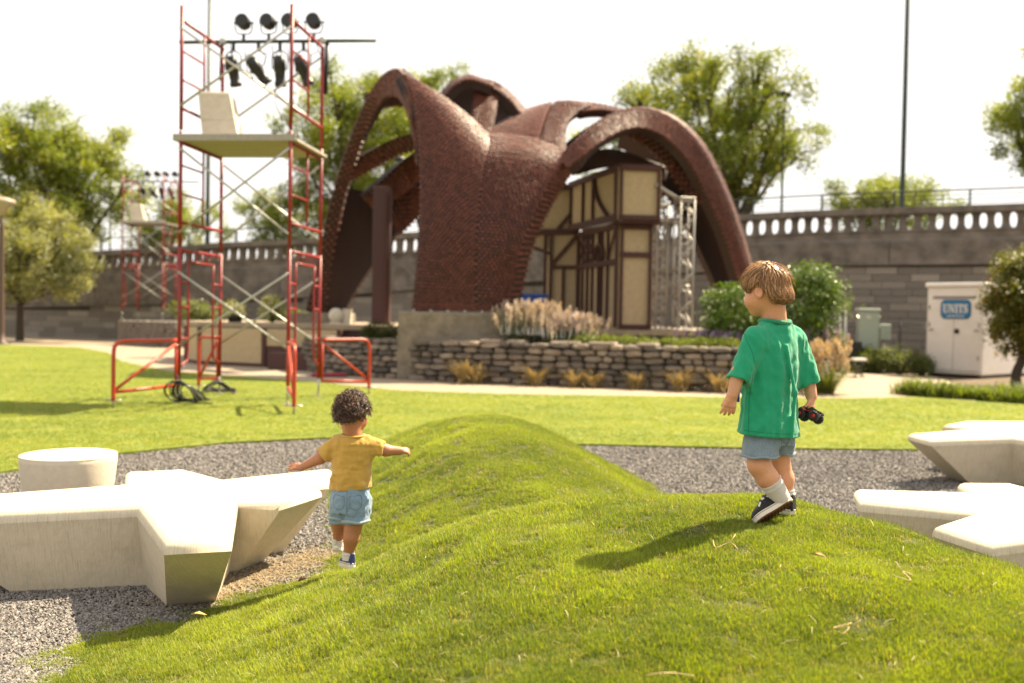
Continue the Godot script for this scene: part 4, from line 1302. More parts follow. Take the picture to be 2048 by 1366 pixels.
func leafy_bush(called: String, label: String, cat: String, at: Vector3, size: Vector3, n: int, leaf: float, tints: Array, mt: Material, group := "", spikes := 0, spike := Color.BLACK) -> void:
	var t := thing(called, label, cat, at, 0.0, group)
	var b := Build.new(true)
	for i in 9:
		var a := i * 2.4
		var e := Vector3(cos(a) * size.x * 0.4, size.y * rng.randf_range(0.5, 0.9), sin(a) * size.z * 0.4)
		b.tube([Vector3(cos(a) * 0.03, -0.03, sin(a) * 0.03), e * Vector3(0.4, 0.5, 0.4), e], [0.02, 0.014, 0.006], 5)
	put("stems", b.done(), M.bark, t)
	var mesh := leaf_cluster(12, leaf * 2.6, leaf, 17)
	var places: Array[Transform3D] = []
	var cols := PackedColorArray()
	var tufts := []
	for k in 26:
		var d := Vector3(rng.randfn(0, 1), rng.randfn(0, 1), rng.randfn(0, 1)).normalized()
		tufts.append(Vector3(d.x * size.x * 0.5, size.y * (0.52 + 0.42 * d.y), d.z * size.z * 0.5) * rng.randf_range(0.75, 1.0))
	for i in n:
		var f: Vector3 = tufts[rng.randi() % tufts.size()]
		var p := f + Vector3(rng.randfn(0, 0.11) * size.x, rng.randfn(0, 0.10) * size.y, rng.randfn(0, 0.11) * size.z)
		if p.y < 0.02:
			p.y = rng.randf() * 0.1
		places.append(Transform3D(Basis.from_euler(Vector3(rng.randfn(0, 0.5), rng.randf() * TAU, rng.randfn(0, 0.5))) * rng.randf_range(0.7, 1.3), p))
		cols.append((tints[0] as Color).lerp(tints[1], rng.randf()))
	scatter("foliage", mesh, mt, places, t, cols)
	if spikes:
		var sp := leaf_cluster(20, 0.032, 0.034, 19)
		var st := blade_mesh(1.0, 0.012, 0.2, 3)
		places = []
		cols = PackedColorArray()
		var stalks: Array[Transform3D] = []
		for i in spikes:
			var a := rng.randf() * TAU
			var tilt := absf(rng.randfn(0, 0.42))
			var dir := Basis(Vector3.UP, a) * (Basis(Vector3.RIGHT, tilt) * Vector3.UP)
			var root := Vector3(rng.randfn(0, 0.28) * size.x, size.y * 0.3, rng.randfn(0, 0.28) * size.z)
			var l := size.y * rng.randf_range(0.6, 1.0)
			stalks.append(Transform3D(Basis(Vector3.UP, a) * Basis(Vector3.RIGHT, tilt).scaled_local(Vector3(1, l, l)), root))
			for k in 5:
				places.append(Transform3D(Basis(Vector3.UP, rng.randf() * TAU).scaled(Vector3(0.9, 1.8, 0.9) * rng.randf_range(0.7, 1.2)), root + dir * l * (0.5 + 0.12 * k)))
				cols.append(spike * rng.randf_range(0.75, 1.25))
		scatter("flower_spikes", sp, M.dry, places, t, cols)
		scatter("stalks", st, M.dry, stalks, t)


func planting() -> void:
	var tan_a := Color(0.30, 0.22, 0.09)
	var tan_b := Color(0.52, 0.40, 0.20)
	var y := 0.0
	var spots := [[928, 768, 0.62, "first clump of dry tan grass from the left at the wall foot"], [952, 770, 0.5, "low dry grass clump touching the right side of the first clump"], [1070, 774, 0.52, "dry tan grass clump at the wall foot right of the pinkish shrub's middle"], [1150, 777, 0.46, "left half of the paired dry grass clumps near the wall's middle"], [1188, 778, 0.42, "right half of the paired dry grass clumps near the wall's middle"], [1268, 778, 0.44, "small yellowish grass clump below the truss towers"], [1352, 781, 0.54, "pale upright grass clump left of the green shirted child"], [1425, 780, 0.56, "orange-tan grass clump nearest the green shirted child"]]
	for q in spots:
		var p := ground_at(q[0], q[1])
		tufted_grass(q[3], p, q[2], 0.35, 170, tan_a, tan_b, "dry grass clumps along the stone wall")
	tufted_grass("large green fountain grass with tan plumes right of the green shirted child", Vector3(6.0, 0, -19.0), 0.75, 0.5, 330, Color(0.10, 0.14, 0.03), Color(0.26, 0.27, 0.08), "", Color(0.50, 0.37, 0.24))
	tufted_grass("pinkish feathery grass on the wall behind the right shoulder", Vector3(6.15, 0.78, -21.0), 0.42, 0.5, 220, Color(0.20, 0.19, 0.10), Color(0.34, 0.30, 0.19), "", Color(0.46, 0.34, 0.30))
	# shrubs either side of the child's head
	var gloss := [Color(0.05, 0.10, 0.014), Color(0.17, 0.23, 0.03)]
	leafy_bush("glossy_shrub", "glossy green shrub left of the boy's face", "shrub", Vector3(4.677, 1.010, -20.800) * Vector3(1, 0, 1) + Vector3(0, 0.8, 0), Vector3(1.1, 1.35, 1.0), 520, 0.07, gloss, M.leaf_gloss)
	leafy_bush("glossy_shrub", "taller glossy green shrub right behind the boy's head", "shrub", Vector3(6.149, 0.992, -20.900) * Vector3(1, 0, 1) + Vector3(0, 0.8, 0), Vector3(1.3, 1.75, 1.1), 760, 0.07, gloss, M.leaf_gloss)
	# pinkish russian sage on the wall
	var grey := [Color(0.13, 0.145, 0.08), Color(0.24, 0.24, 0.15)]
	leafy_bush("flowering_sage", "tall pale pink flowering shrub beside the concrete plinth", "flowering shrub", Vector3(0.45, 0.78, -21.0), Vector3(1.1, 0.75, 0.8), 420, 0.045, grey, M.leaf, "", 300, Color(0.50, 0.41, 0.34))
	leafy_bush("flowering_sage", "right-hand part of the pinkish shrub, lower and feathery", "flowering shrub", Vector3(1.15, 0.78, -20.9), Vector3(1.0, 0.55, 0.8), 380, 0.045, grey, M.leaf, "", 220, Color(0.48, 0.39, 0.35))
	leafy_bush("flowering_sage", "lilac flowers beside the boy's left shoulder", "flowering shrub", Vector3(4.35, 0.78, -20.6), Vector3(1.1, 0.28, 0.6), 230, 0.04, grey, M.leaf, "", 130, Color(0.30, 0.21, 0.33))
	leafy_bush("flowering_sage", "greyish flowering clump on the end of the wall right of the shirt", "flowering shrub", Vector3(6.35, 0.78, -20.5), Vector3(0.8, 0.4, 0.6), 230, 0.04, grey, M.leaf, "", 60, Color(0.36, 0.27, 0.30))
	var low := [Color(0.09, 0.12, 0.03), Color(0.22, 0.25, 0.08)]
	var k := 0
	for q in [[1.55, -20.5, 0.9, "just right of the pink shrub"], [2.2, -20.35, 0.8, "under the left side of the stage set"], [2.85, -20.15, 0.85, "below the panelled corner of the stage set"], [3.5, -19.95, 0.8, "below the truss towers, spilling over the wall"], [4.1, -19.8, 0.6, "near the wall's right bend"]]:
		leafy_bush("trailing_plant", "low green trailing plant on the wall top %s" % q[3], "ground cover", Vector3(q[0], 0.78, q[1]), Vector3(q[2], 0.20, 0.6), 260, 0.045, low, M.leaf, "")
		k += 1
	leafy_bush("trailing_plant", "dark green rosemary-like bush left of the concrete plinth", "shrub", Vector3(-2.939, 0.677, -22.600) * Vector3(1, 0, 1) + Vector3(0, 0.72, 0), Vector3(0.75, 0.42, 0.5), 260, 0.045, [Color(0.04, 0.06, 0.01), Color(0.12, 0.13, 0.03)], M.leaf)


func ground_at(px_: float, _y: float) -> Vector3:
	# foot of the dry stone wall, a step in front of its face
	var x := (px_ - 1024.0) / 1991.0 * 19.6
	var best := Vector3.ZERO
	for i in WALL_LINE.size() - 1:
		var a: Vector2 = WALL_LINE[i]
		var c: Vector2 = WALL_LINE[i + 1]
		if x >= a.x and x < c.x:
			best = Vector3(x, 0.0, lerpf(a.y, c.y, (x - a.x) / (c.x - a.x)) + 0.28)
	return best


# ---------- corner with container, cabinet and hedge ----------
func service_corner() -> void:
	# white storage container: its corner edge points at the lawn
	var corner := Vector3(12.05, 0.06, -25.5)
	var c := thing("storage_container", "white storage container with a blue oval-cornered sign on its doors", "storage container", corner, -0.86)
	var w := 1.5
	var h := 2.28
	var l := 4.0
	var b := Build.new()
	b.box(Transform3D(Basis.IDENTITY, Vector3(-w * 0.5, h * 0.5, -l * 0.5)), Vector3(w, h, l), 0.03)
	put("body", b.done(), M.white_paint, c)
	put("roof_cap", box_mesh(Vector3(w + 0.10, 0.13, l + 0.10), 0.03), M.white_paint, c, Vector3(-w * 0.5, h + 0.06, -l * 0.5))
	put("vent_slot", box_mesh(Vector3(w * 0.74, 0.07, 0.02), 0.005), plain(Color(0.50, 0.47, 0.45)), c, Vector3(-w * 0.52, h - 0.27, 0.008))
	for s in [-1, 1]:
		put("door", box_mesh(Vector3(w * 0.46, 1.86, 0.03), 0.008), M.white_paint, c, Vector3(-w * 0.5 + s * w * 0.235, 1.03, 0.014))
		for y in [0.45, 1.3, 1.75]:
			put("hinge", box_mesh(Vector3(0.035, 0.12, 0.05), 0.008), M.galvanised, c, Vector3(-w * 0.5 + s * w * 0.44, y, 0.04))
		put("latch", box_mesh(Vector3(0.13, 0.045, 0.03), 0.008), plain(Color(0.62, 0.57, 0.53)), c, Vector3(-w * 0.5 + s * w * 0.40, 1.16, 0.045))
	put("lock_box", box_mesh(Vector3(0.12, 0.12, 0.03), 0.01), M.black, c, Vector3(-w * 0.44, 1.13, 0.045))
	var sign_ := put("sign_panel", rounded_plate(0.80, 0.50, 0.13, 0.02), M.sign_edge, c, Vector3(-w * 0.47, 1.70, 0.035))
	put("sign_face", rounded_plate(0.75, 0.45, 0.11, 0.012), M.sign_blue, sign_, Vector3(0, 0, 0.013))
	var tm := TextMesh.new()
	var f := SystemFont.new()
	f.font_names = PackedStringArray(["Droid Serif"])
	f.font_weight = 700
	tm.text = "UNITS"
	tm.font = f
	tm.font_size = 44
	tm.pixel_size = 0.0056
	tm.depth = 0.012
	put("lettering", tm, M.letter, sign_, Vector3(0, 0.012, 0.026)).scale = Vector3(0.86, 1.25, 1)
	put("small_print", box_mesh(Vector3(0.46, 0.018, 0.004)), M.letter, sign_, Vector3(0, -0.175, 0.02))
	for y in 9:
		put("small_number", box_mesh(Vector3(0.004, 0.022, 0.05)), plain(Color(0.60, 0.58, 0.58)), c, Vector3(0.003, 0.70 + y * 0.055, -0.07))
	put("skid", box_mesh(Vector3(w - 0.1, 0.08, l - 0.1)), M.black, c, Vector3(-w * 0.5, -0.03, -l * 0.5))
	# utility cabinet on a dark stand, its small box, a path light
	var p: Vector3 = Vector3(9.803, 0.340, -27.500)
	var u := thing("utility_cabinet", "tall grey-green electrical cabinet with a bright top before the wall", "utility cabinet", Vector3(p.x, 0, p.z), -0.1)
	put("stand", box_mesh(Vector3(0.66, 0.62, 0.42), 0.01), M.black, u, Vector3(-0.02, 0.31, 0))
	put("door", box_mesh(Vector3(0.54, 1.06, 0.36), 0.012), M.cabinet, u, Vector3(0.0, 1.15, 0.0))
	put("top", box_mesh(Vector3(0.60, 0.09, 0.44), 0.02), M.cabinet, u, Vector3(0, 1.72, 0.0))
	put("name_plate", box_mesh(Vector3(0.12, 0.09, 0.01), 0.003), plain(Color(0.72, 0.70, 0.66)), u, Vector3(-0.02, 1.53, 0.186))
	u = thing("meter_box", "small grey-green box mounted right of the electrical cabinet", "meter box", Vector3(p.x + 0.46, 0, p.z + 0.02))
	put("box", box_mesh(Vector3(0.30, 0.44, 0.2), 0.015), M.cabinet, u, Vector3(0, 1.12, 0))
	put("pipe", tube_mesh([Vector3(0, 0, 0), Vector3(0, 0.92, 0)], 0.04, 8), M.galvanised, u)
	u = thing("path_light", "round-topped lamp post between cabinet and container", "lamp", Vector3(p.x + 0.44, 0, p.z - 0.6))
	put("post", tube_mesh([Vector3(0, 0, 0), Vector3(0, 1.48, 0)], 0.03, 8), M.galvanised, u)
	var lb := Build.new(true)
	lb.lathe([Vector2(0.02, 1.46), Vector2(0.11, 1.50), Vector2(0.12, 1.56), Vector2(0.07, 1.62), Vector2(0.01, 1.64)], 14)
	put("lamp_cap", lb.done(), M.cast_smooth, u)
	# a pair of slim poles with a crossbar and feet
	p = Vector3(8.385, -0.051, -25.000)
	u = thing("folded_stand", "pair of slim metal poles with a crossbar standing on the path", "metal stand", Vector3(p.x, 0, p.z))
	put("pole", tube_mesh([Vector3(-0.06, 0.02, 0), Vector3(-0.20, 1.72, 0)], 0.035, 8), M.galvanised, u)
	put("pole", tube_mesh([Vector3(0.02, 0.02, 0), Vector3(-0.05, 1.74, 0)], 0.035, 8), M.galvanised, u)
	put("cap", box_mesh(Vector3(0.28, 0.07, 0.12), 0.02), M.cast_smooth, u, Vector3(-0.13, 1.77, 0))
	put("crossbar", tube_mesh([Vector3(-0.42, 0.80, 0.02), Vector3(0.05, 0.72, 0.02)], 0.025, 6), M.galvanised, u)
	put("foot", tube_mesh([Vector3(-0.35, 0.02, 0.2), Vector3(0.36, 0.03, -0.1)], 0.02, 6), M.galvanised, u)
	put("foot", tube_mesh([Vector3(-0.30, 0.02, -0.25), Vector3(0.28, 0.03, 0.3)], 0.02, 6), M.galvanised, u)
	# small folding seat with a pale slat
	p = Vector3(8.573, -0.072, -24.600)
	u = thing("folding_seat", "small folding seat with a pale slat beside the metal poles", "seat", Vector3(p.x, 0, p.z))
	put("seat", box_mesh(Vector3(0.34, 0.07, 0.22), 0.015), M.white_paint, u, Vector3(0, 0.46, 0))
	for s in [-1, 1]:
		put("leg", tube_mesh([Vector3(-0.14, 0.44, 0.09 * s), Vector3(0.12, 0.01, 0.09 * s)], 0.016, 6), M.black, u)
		put("leg", tube_mesh([Vector3(0.14, 0.44, 0.09 * s), Vector3(-0.10, 0.01, 0.09 * s)], 0.016, 6), M.black, u)
	# black cabinet shadowed behind the grass
	p = Vector3(9.106, 0.450, -27.200)
	u = thing("black_case", "dark equipment case standing behind the metal poles", "case", Vector3(p.x, 0, p.z))
	put("box", box_mesh(Vector3(0.75, 0.85, 0.5), 0.02), M.black, u, Vector3(0, 0.425, 0))
	# railing before the wall
	u = thing("wire_fence", "thin dark wire fence along the foot of the viaduct wall", "fence", Vector3(0, 0, 0))
	var fa: Vector3 = Vector3(8.534, 0.673, -29.500) * Vector3(1, 0, 1)
	var fb: Vector3 = Vector3(11.896, 0.776, -28.000) * Vector3(1, 0, 1)
	for k in 5:
		var q := fa.lerp(fb, k / 4.0)
		put("post", tube_mesh([q, q + Vector3(0, 1.42, 0)], 0.025, 6), M.black, u)
	for y in [1.38, 1.28]:
		var pts := []
		for k in 9:
			pts.append(fa.lerp(fb, k / 8.0) + Vector3(0, y - 0.04 * sin(PI * fmod(k / 2.0, 1.0)), 0))
		put("wire", tube_mesh(pts, 0.015, 5), M.black, u)
	# shrubs and rubble before the wall
	var low := [Color(0.06, 0.085, 0.02), Color(0.15, 0.17, 0.05)]
	for q in [[1752, 742, 27.0, 0.9, 0.75, "below the meter box"], [1800, 742, 26.6, 1.1, 0.75, "left of the container, loose and feathery"], [1846, 745, 26.0, 0.4, 0.55, "tucked against the container's left edge"], [1722, 742, 27.0, 0.5, 0.65, "in front of the electrical cabinet"]]:
		p = Vector3(-0.012, 1.398, -26.600)
		var z: float = q[2]
		leafy_bush("shrub", "low green shrub %s" % q[5], "shrub", Vector3((q[0] - 1024.0) / 1991.0 * z, 0, -z), Vector3(q[3], q[4], 0.6), 260, 0.05, low, M.leaf)
	var r := RandomNumberGenerator.new()
	r.seed = 5
	for k in 7:
		var o := put("boulder", stone_mesh(r, Vector3(r.randf_range(0.35, 0.6), r.randf_range(0.28, 0.45), 0.4)), M.stone[k % 5], null, Vector3(9.2 + k * 0.33, 0.15, -27.9 + 0.1 * (k % 3)))
		tag(o, "rough stone in the row before the viaduct wall, %s from the cabinet" % ["first", "second", "third", "fourth", "fifth", "sixth", "seventh"][k], "boulder", "stones at the foot of the viaduct wall")
	# clipped hedge strip along the lawn
	var hb := [Color(0.09, 0.13, 0.02), Color(0.20, 0.24, 0.05)]
	var places: Array[Transform3D] = []
	var cols := PackedColorArray()
	var h0 := thing("hedge", "knee-high band of green border plants along the right edge of the lawn", "hedge", Vector3(0, 0, 0))
	var bl := blade_mesh(1.0, 0.02, 0.5, 3)
	for i in 5200:
		var t := rng.randf()
		var q := Vector3(7.55, 0, -18.9).lerp(Vector3(11.5, 0, -17.1), t)
		q += Vector3(0.3, 0, 0.9).normalized() * (rng.randf() - 0.5) * (1.1 + t * 0.6)
		var hh := 0.26 + 0.12 * sin(t * 23.0) * sin(t * 9.0 + 1.0) + rng.randf() * 0.16
		places.append(Transform3D(Basis(Vector3.UP, rng.randf() * TAU) * Basis(Vector3.RIGHT, absf(rng.randfn(0, 0.35))).scaled_local(Vector3(1.2, hh, hh)), q))
		cols.append((hb[0] as Color).lerp(hb[1], rng.randf()))
	scatter("leaves", bl, M.blade, places, h0, cols)
	# lamp post at the left edge, planter wall at the far left, stage dressing
	p = Vector3(-18.444, 0.009, -36.000)
	u = thing("park_lamp", "brown park lamp post with a wide pale head at the left edge", "street lamp", Vector3(p.x - 0.02, 0, p.z))
	lb = Build.new(true)
	lb.lathe([Vector2(0.30, 0), Vector2(0.30, 0.06), Vector2(0.14, 0.14), Vector2(0.095, 0.5), Vector2(0.085, 4.2), Vector2(0.05, 4.8)], 12)
	put("post", lb.done(), plain(Color(0.30, 0.22, 0.18), 0.6), u)
	lb = Build.new(true)
	lb.lathe([Vector2(0.10, 4.65), Vector2(0.22, 4.95), Vector2(0.44, 5.12), Vector2(0.46, 5.22), Vector2(0.20, 5.32), Vector2(0.02, 5.34)], 16)
	put("lamp_head", lb.done(), plain(Color(0.62, 0.56, 0.48), 0.5), u)
	gabion()


func rounded_plate(w: float, h: float, r: float, d: float) -> ArrayMesh:
	var b := Build.new()
	var ring := PackedVector2Array()
	for c in [[1, 1], [-1, 1], [-1, -1], [1, -1]]:
		for k in 7:
			var a: float = PI * 0.5 * k / 6.0 + {[1, 1]: 0.0, [-1, 1]: PI * 0.5, [-1, -1]: PI, [1, -1]: PI * 1.5}[c]
			ring.append(Vector2(c[0] * (w * 0.5 - r) + cos(a) * r, c[1] * (h * 0.5 - r) + sin(a) * r))
	var front := PackedVector3Array()
	var back := PackedVector3Array()
	for p in ring:
		front.append(Vector3(p.x, p.y, d * 0.5))
		back.append(Vector3(p.x, p.y, -d * 0.5))
	b.loft([back, front], true, true)
	return b.done()


func gabion() -> void:
	var a := Vector3(-15.237, -0.010, -38.500) * Vector3(1, 0, 1)
	var c := Vector3(-12.150, 0.119, -36.000) * Vector3(1, 0, 1)
	var g := thing("gabion_wall", "grey rubble retaining wall under the far red scaffold", "retaining wall")
	var d := (c - a).normalized()
	var x := Basis(d, Vector3.UP, d.cross(Vector3.UP))
	if x.z.z < 0:
		x = Basis(-d, Vector3.UP, -x.z)
	put("core", box_mesh(Vector3(a.distance_to(c), 0.98, 4.4)), M.mortar, g).transform = Transform3D(x, (a + c) * 0.5 + Vector3(0, 0.47, 0) - x.z * 2.35)
	var r := RandomNumberGenerator.new()
	r.seed = 8
	var b := Build.new()
	for row in 7:
		var s := 0.0
		while s < a.distance_to(c):
			var w := r.randf_range(0.16, 0.34)
			b.box(Transform3D(x.rotated(x.z, r.randfn(0, 0.08)), a.lerp(c, s / a.distance_to(c)) + d * w * 0.5 + Vector3(0, 0.07 + row * 0.136, 0) - x.z * r.randf_range(0.06, 0.14)), Vector3(w * 0.96, 0.135, 0.3), 0.03)
			s += w
	put("rubble", b.done(), M.stone[4], g).set_meta("kind", "stuff")
	# dark pot with white flowers and other dressing on the stage
	var p: Vector3 = Vector3(-7.239, 1.089, -26.000)
	var t := thing("flower_pot", "dark pot of pale flowers on the left end of the stage", "flower pot", Vector3(p.x, 1.1, p.z))
	var lb := Build.new(true)
	lb.lathe([Vector2(0.17, 0.0), Vector2(0.20, 0.16), Vector2(0.22, 0.24), Vector2(0.19, 0.25)], 14)
	put("pot", lb.done(), M.black, t)
	var places: Array[Transform3D] = []
	var cols := PackedColorArray()
	for i in 90:
		places.append(Transform3D(Basis.from_euler(Vector3(rng.randfn(0, 0.5), rng.randf() * TAU, 0)), Vector3(rng.randfn(0, 0.11), 0.36 + rng.randfn(0, 0.09), rng.randfn(0, 0.11))))
		cols.append(Color(0.10, 0.12, 0.05) if rng.randf() < 0.55 else Color(0.6, 0.57, 0.5))
	scatter("flowers", leaf_cluster(10, 0.09, 0.05, 23), M.leaf, places, t, cols)
	p = Vector3(-6.502, 1.163, -27.000)
	leafy_bush("potted_shrub", "airy pale plant on the stage between the scaffold legs", "shrub", Vector3(p.x, 1.1, p.z), Vector3(0.5, 0.7, 0.4), 90, 0.06, [Color(0.15, 0.16, 0.08), Color(0.3, 0.3, 0.18)], M.leaf)
	for q in [[400, 640, 29.0, 0.9, 0.55, "behind the left scaffold legs"], [590, 640, 30.0, 0.7, 0.3, "behind the stage near the left foot"]]:
		var z: float = q[2]
		leafy_bush("shrub", "pale green shrub %s" % q[5], "shrub", Vector3((q[0] - 1024.0) / 1991.0 * z, 1.1, -z), Vector3(q[3] * 1.6, q[4], 0.8), 260, 0.06, [Color(0.11, 0.13, 0.06), Color(0.20, 0.22, 0.11)], M.leaf)
	# stacked pale fans and crate on the stage left of the plinth
	p = Vector3(-4.462, 1.181, -25.200)
	t = thing("stage_fan", "round pale stage fan on the stage left of the plinth", "fan", Vector3(p.x, 1.1, p.z))
	lb = Build.new(true)
	lb.lathe([Vector2(0.05, -0.08), Vector2(0.17, -0.06), Vector2(0.19, 0.0), Vector2(0.17, 0.06), Vector2(0.05, 0.08)], 18, Transform3D(Basis(Vector3.RIGHT, PI * 0.5), Vector3(0, 0.22, 0)))
	put("housing", lb.done(), M.canvas, t)
	put("foot", box_mesh(Vector3(0.3, 0.05, 0.2), 0.01), M.cast_smooth, t, Vector3(0, 0.025, 0))
	t = thing("pale_crate", "small pale crate standing beside the stage fan", "crate", Vector3(p.x + 0.26, 1.1, p.z - 0.15))
	put("box", box_mesh(Vector3(0.2, 0.36, 0.25), 0.01), M.canvas, t, Vector3(0, 0.18, 0))
	put("lid", box_mesh(Vector3(0.22, 0.03, 0.27), 0.006), M.cast_smooth, t, Vector3(0, 0.376, 0))
	t = thing("red_cushion", "flat dark red cushion on the path by the wall's left end", "cushion", Vector3(-3.95, 0.012, -21.5), 0.3)
	put("cushion", box_mesh(Vector3(0.75, 0.07, 0.4), 0.03), M.magenta, t, Vector3(0, 0.035, 0))
	put("piping", tube_mesh([Vector3(-0.37, 0.035, 0.2), Vector3(0.37, 0.035, 0.2)], 0.008, 6), M.magenta, t)


# ---------- scaffold towers and lights ----------
func scaffold(label: String, at: Vector3, turn: float, outriggers: bool) -> Node3D:
	var t := thing("scaffold_tower", label, "scaffold", at, turn)
	var w := 1.66
	var d := 1.55
	var tube := func(called: String, a: Vector3, c: Vector3, r: float, m: Material) -> void:
		put(called, tube_mesh([a, c], r, 8), m, t)
	for x in [0.0, w]:
		for z in [0.0, -d]:
			for seg in [[0.30, 2.28], [2.30, 4.0], [4.02, 5.83 if z == 0.0 else 5.62]]:
				tube.call("leg", Vector3(x, seg[0], z), Vector3(x, seg[1], z), 0.029, M.red_paint)
			tube.call("screw_jack", Vector3(x, 0.0, z), Vector3(x, 0.32, z), 0.017, M.galvanised)
			put("base_plate", box_mesh(Vector3(0.15, 0.012, 0.15)), M.galvanised, t, Vector3(x, 0.006, z))
			# inner post of the bottom frame with its ladder rungs
			var s := -1.0 if z == 0.0 else 1.0
			put("inner_post", tube_mesh(smooth_path([Vector3(x, 0.52, z), Vector3(x, 0.58, z + 0.18 * s), Vector3(x, 0.75, z + 0.30 * s), Vector3(x, 2.09, z + 0.30 * s)], 4), 0.019, 7), M.red_paint, t)
			for y in [0.94, 1.41, 1.78]:
				tube.call("ladder_rung", Vector3(x, y, z), Vector3(x, y, z + 0.30 * s), 0.017, M.red_paint)
		for y in [2.25, 2.66, 3.83, 4.34, 5.62]:
			tube.call("rung", Vector3(x, y, 0), Vector3(x, y, -d), 0.025, M.red_paint)
		tube.call("rung", Vector3(x, 2.09, -0.30), Vector3(x, 2.09, -d + 0.30), 0.019, M.red_paint)
		for k in 5:
			var z := -0.42 - k * 0.18
			tube.call("spacer", Vector3(x, 2.09, z), Vector3(x, 2.25, z), 0.010, M.red_paint)
		for seg in [[2.66, 3.83], [4.34, 5.62]]:
			tube.call("middle_post", Vector3(x, seg[0], -0.82), Vector3(x, seg[1], -0.82), 0.018, M.red_paint)
			for y in [seg[0] + 0.42, seg[0] + 0.84]:
				tube.call("ladder_rung", Vector3(x, y, 0), Vector3(x, y, -0.82), 0.016, M.red_paint)
	for z in [0.0, -d]:
		var o := 0.045 if z == 0.0 else -0.045
		for seg in [[0.83, 1.93], [2.5, 3.75], [4.36, 5.5]]:
			for s in [0, 1]:
				var y0: float = seg[s]
				var y1: float = seg[1 - s]
				put("cross_brace", tube_mesh([Vector3(0.0, y0, z + o * (1.0 + 0.5 * s)), Vector3(w, y1, z + o * (1.0 + 0.5 * s))], 0.018, 6), M.galvanised, t)
	for k in 4:
		put("platform_plank", box_mesh(Vector3(w + 0.2, 0.045, d / 4 - 0.012), 0.006), M.plank, t, Vector3(w * 0.5, 3.875, -d * (k + 0.5) / 4))
	put("toe_board", box_mesh(Vector3(w + 0.2, 0.1, 0.03), 0.004), M.plank, t, Vector3(w * 0.5, 3.90, 0.05))
	if outriggers:
		for q in [[Vector3(0, 0, 0), Vector3(-0.42, 0, 1.15)], [Vector3(w, 0, 0), Vector3(0.50, 0, 1.25)], [Vector3(w, 0, -d), Vector3(0.66, 0, -0.72)], [Vector3(0, 0, -d), Vector3(-0.5, 0, -0.35)]]:
			var a: Vector3 = q[0]
			var v: Vector3 = q[1]
			var e: Vector3 = a + v
			var n := v.normalized() * 0.06
			var og := Node3D.new()
			og.name = "outrigger"
			t.add_child(og, true)
			put("frame", tube_mesh(smooth_path([a + n + Vector3(0, 0.28, 0), a + n + Vector3(0, 0.86, 0)], 2), 0.026, 8), M.orange_paint, og)
			put("top_bar", tube_mesh(smooth_path([a + n + Vector3(0, 0.92, 0), a + v * 0.5 + Vector3(0, 0.92, 0), a + v * 0.86 + Vector3(0, 0.92, 0), a + v * 0.97 + Vector3(0, 0.87, 0), e + Vector3(0, 0.74, 0), e + Vector3(0, 0.30, 0), e + Vector3(0, 0.10, 0)], 4), 0.028, 8), M.orange_paint, og)
			put("lower_bar", tube_mesh([a + n + Vector3(0, 0.25, 0), e + Vector3(0, 0.22, 0)], 0.024, 8), M.orange_paint, og)
			put("diagonal", tube_mesh([a + n * 1.2 + Vector3(0, 0.86, 0), e - n * 0.4 + Vector3(0, 0.25, 0)], 0.023, 8), M.orange_paint, og)
			put("screw_jack", tube_mesh([e, e + Vector3(0, 0.16, 0)], 0.016, 6), M.galvanised, og)
			put("handle", tube_mesh([e + Vector3(-0.12, 0.115, 0), e + Vector3(0.12, 0.115, 0)], 0.010, 5), M.galvanised, og)
	return t


func round_lamp(label: String, at: Vector3, turn: float, group: String) -> Node3D:
	# a drum lamp standing on its clamp above the pipe, facing away from the lawn
	var t := thing("stage_lamp", label, "stage light", at, turn, group)
	var b := Build.new(true)
	var x := Transform3D(Basis(Vector3.RIGHT, PI * 0.5 + 0.12), Vector3(0, 0.33, 0))
	b.lathe([Vector2(0.02, 0.13), Vector2(0.085, 0.12), Vector2(0.128, 0.06), Vector2(0.135, -0.02), Vector2(0.125, -0.12), Vector2(0.132, -0.135), Vector2(0.11, -0.135)], 18, x)
	put("housing", b.done(), M.black, t)
	b = Build.new(true)
	b.lathe([Vector2(0.10, -0.122), Vector2(0.05, -0.128), Vector2(0.005, -0.13)], 16, x)
	put("lens", b.done(), M.lens, t)
	put("yoke", tube_mesh(smooth_path([Vector3(-0.165, 0.33, 0), Vector3(-0.165, 0.22, 0), Vector3(-0.12, 0.13, 0), Vector3(0, 0.115, 0), Vector3(0.12, 0.13, 0), Vector3(0.165, 0.22, 0), Vector3(0.165, 0.33, 0)], 4), 0.011, 6), M.black, t)
	for s in [-1, 1]:
		put("knob", tube_mesh([Vector3(0.13 * s, 0.33, 0), Vector3(0.20 * s, 0.33, 0)], 0.016, 8), M.black, t)
	put("clamp", box_mesh(Vector3(0.05, 0.13, 0.06), 0.01), M.black, t, Vector3(0, 0.055, 0))
	return t


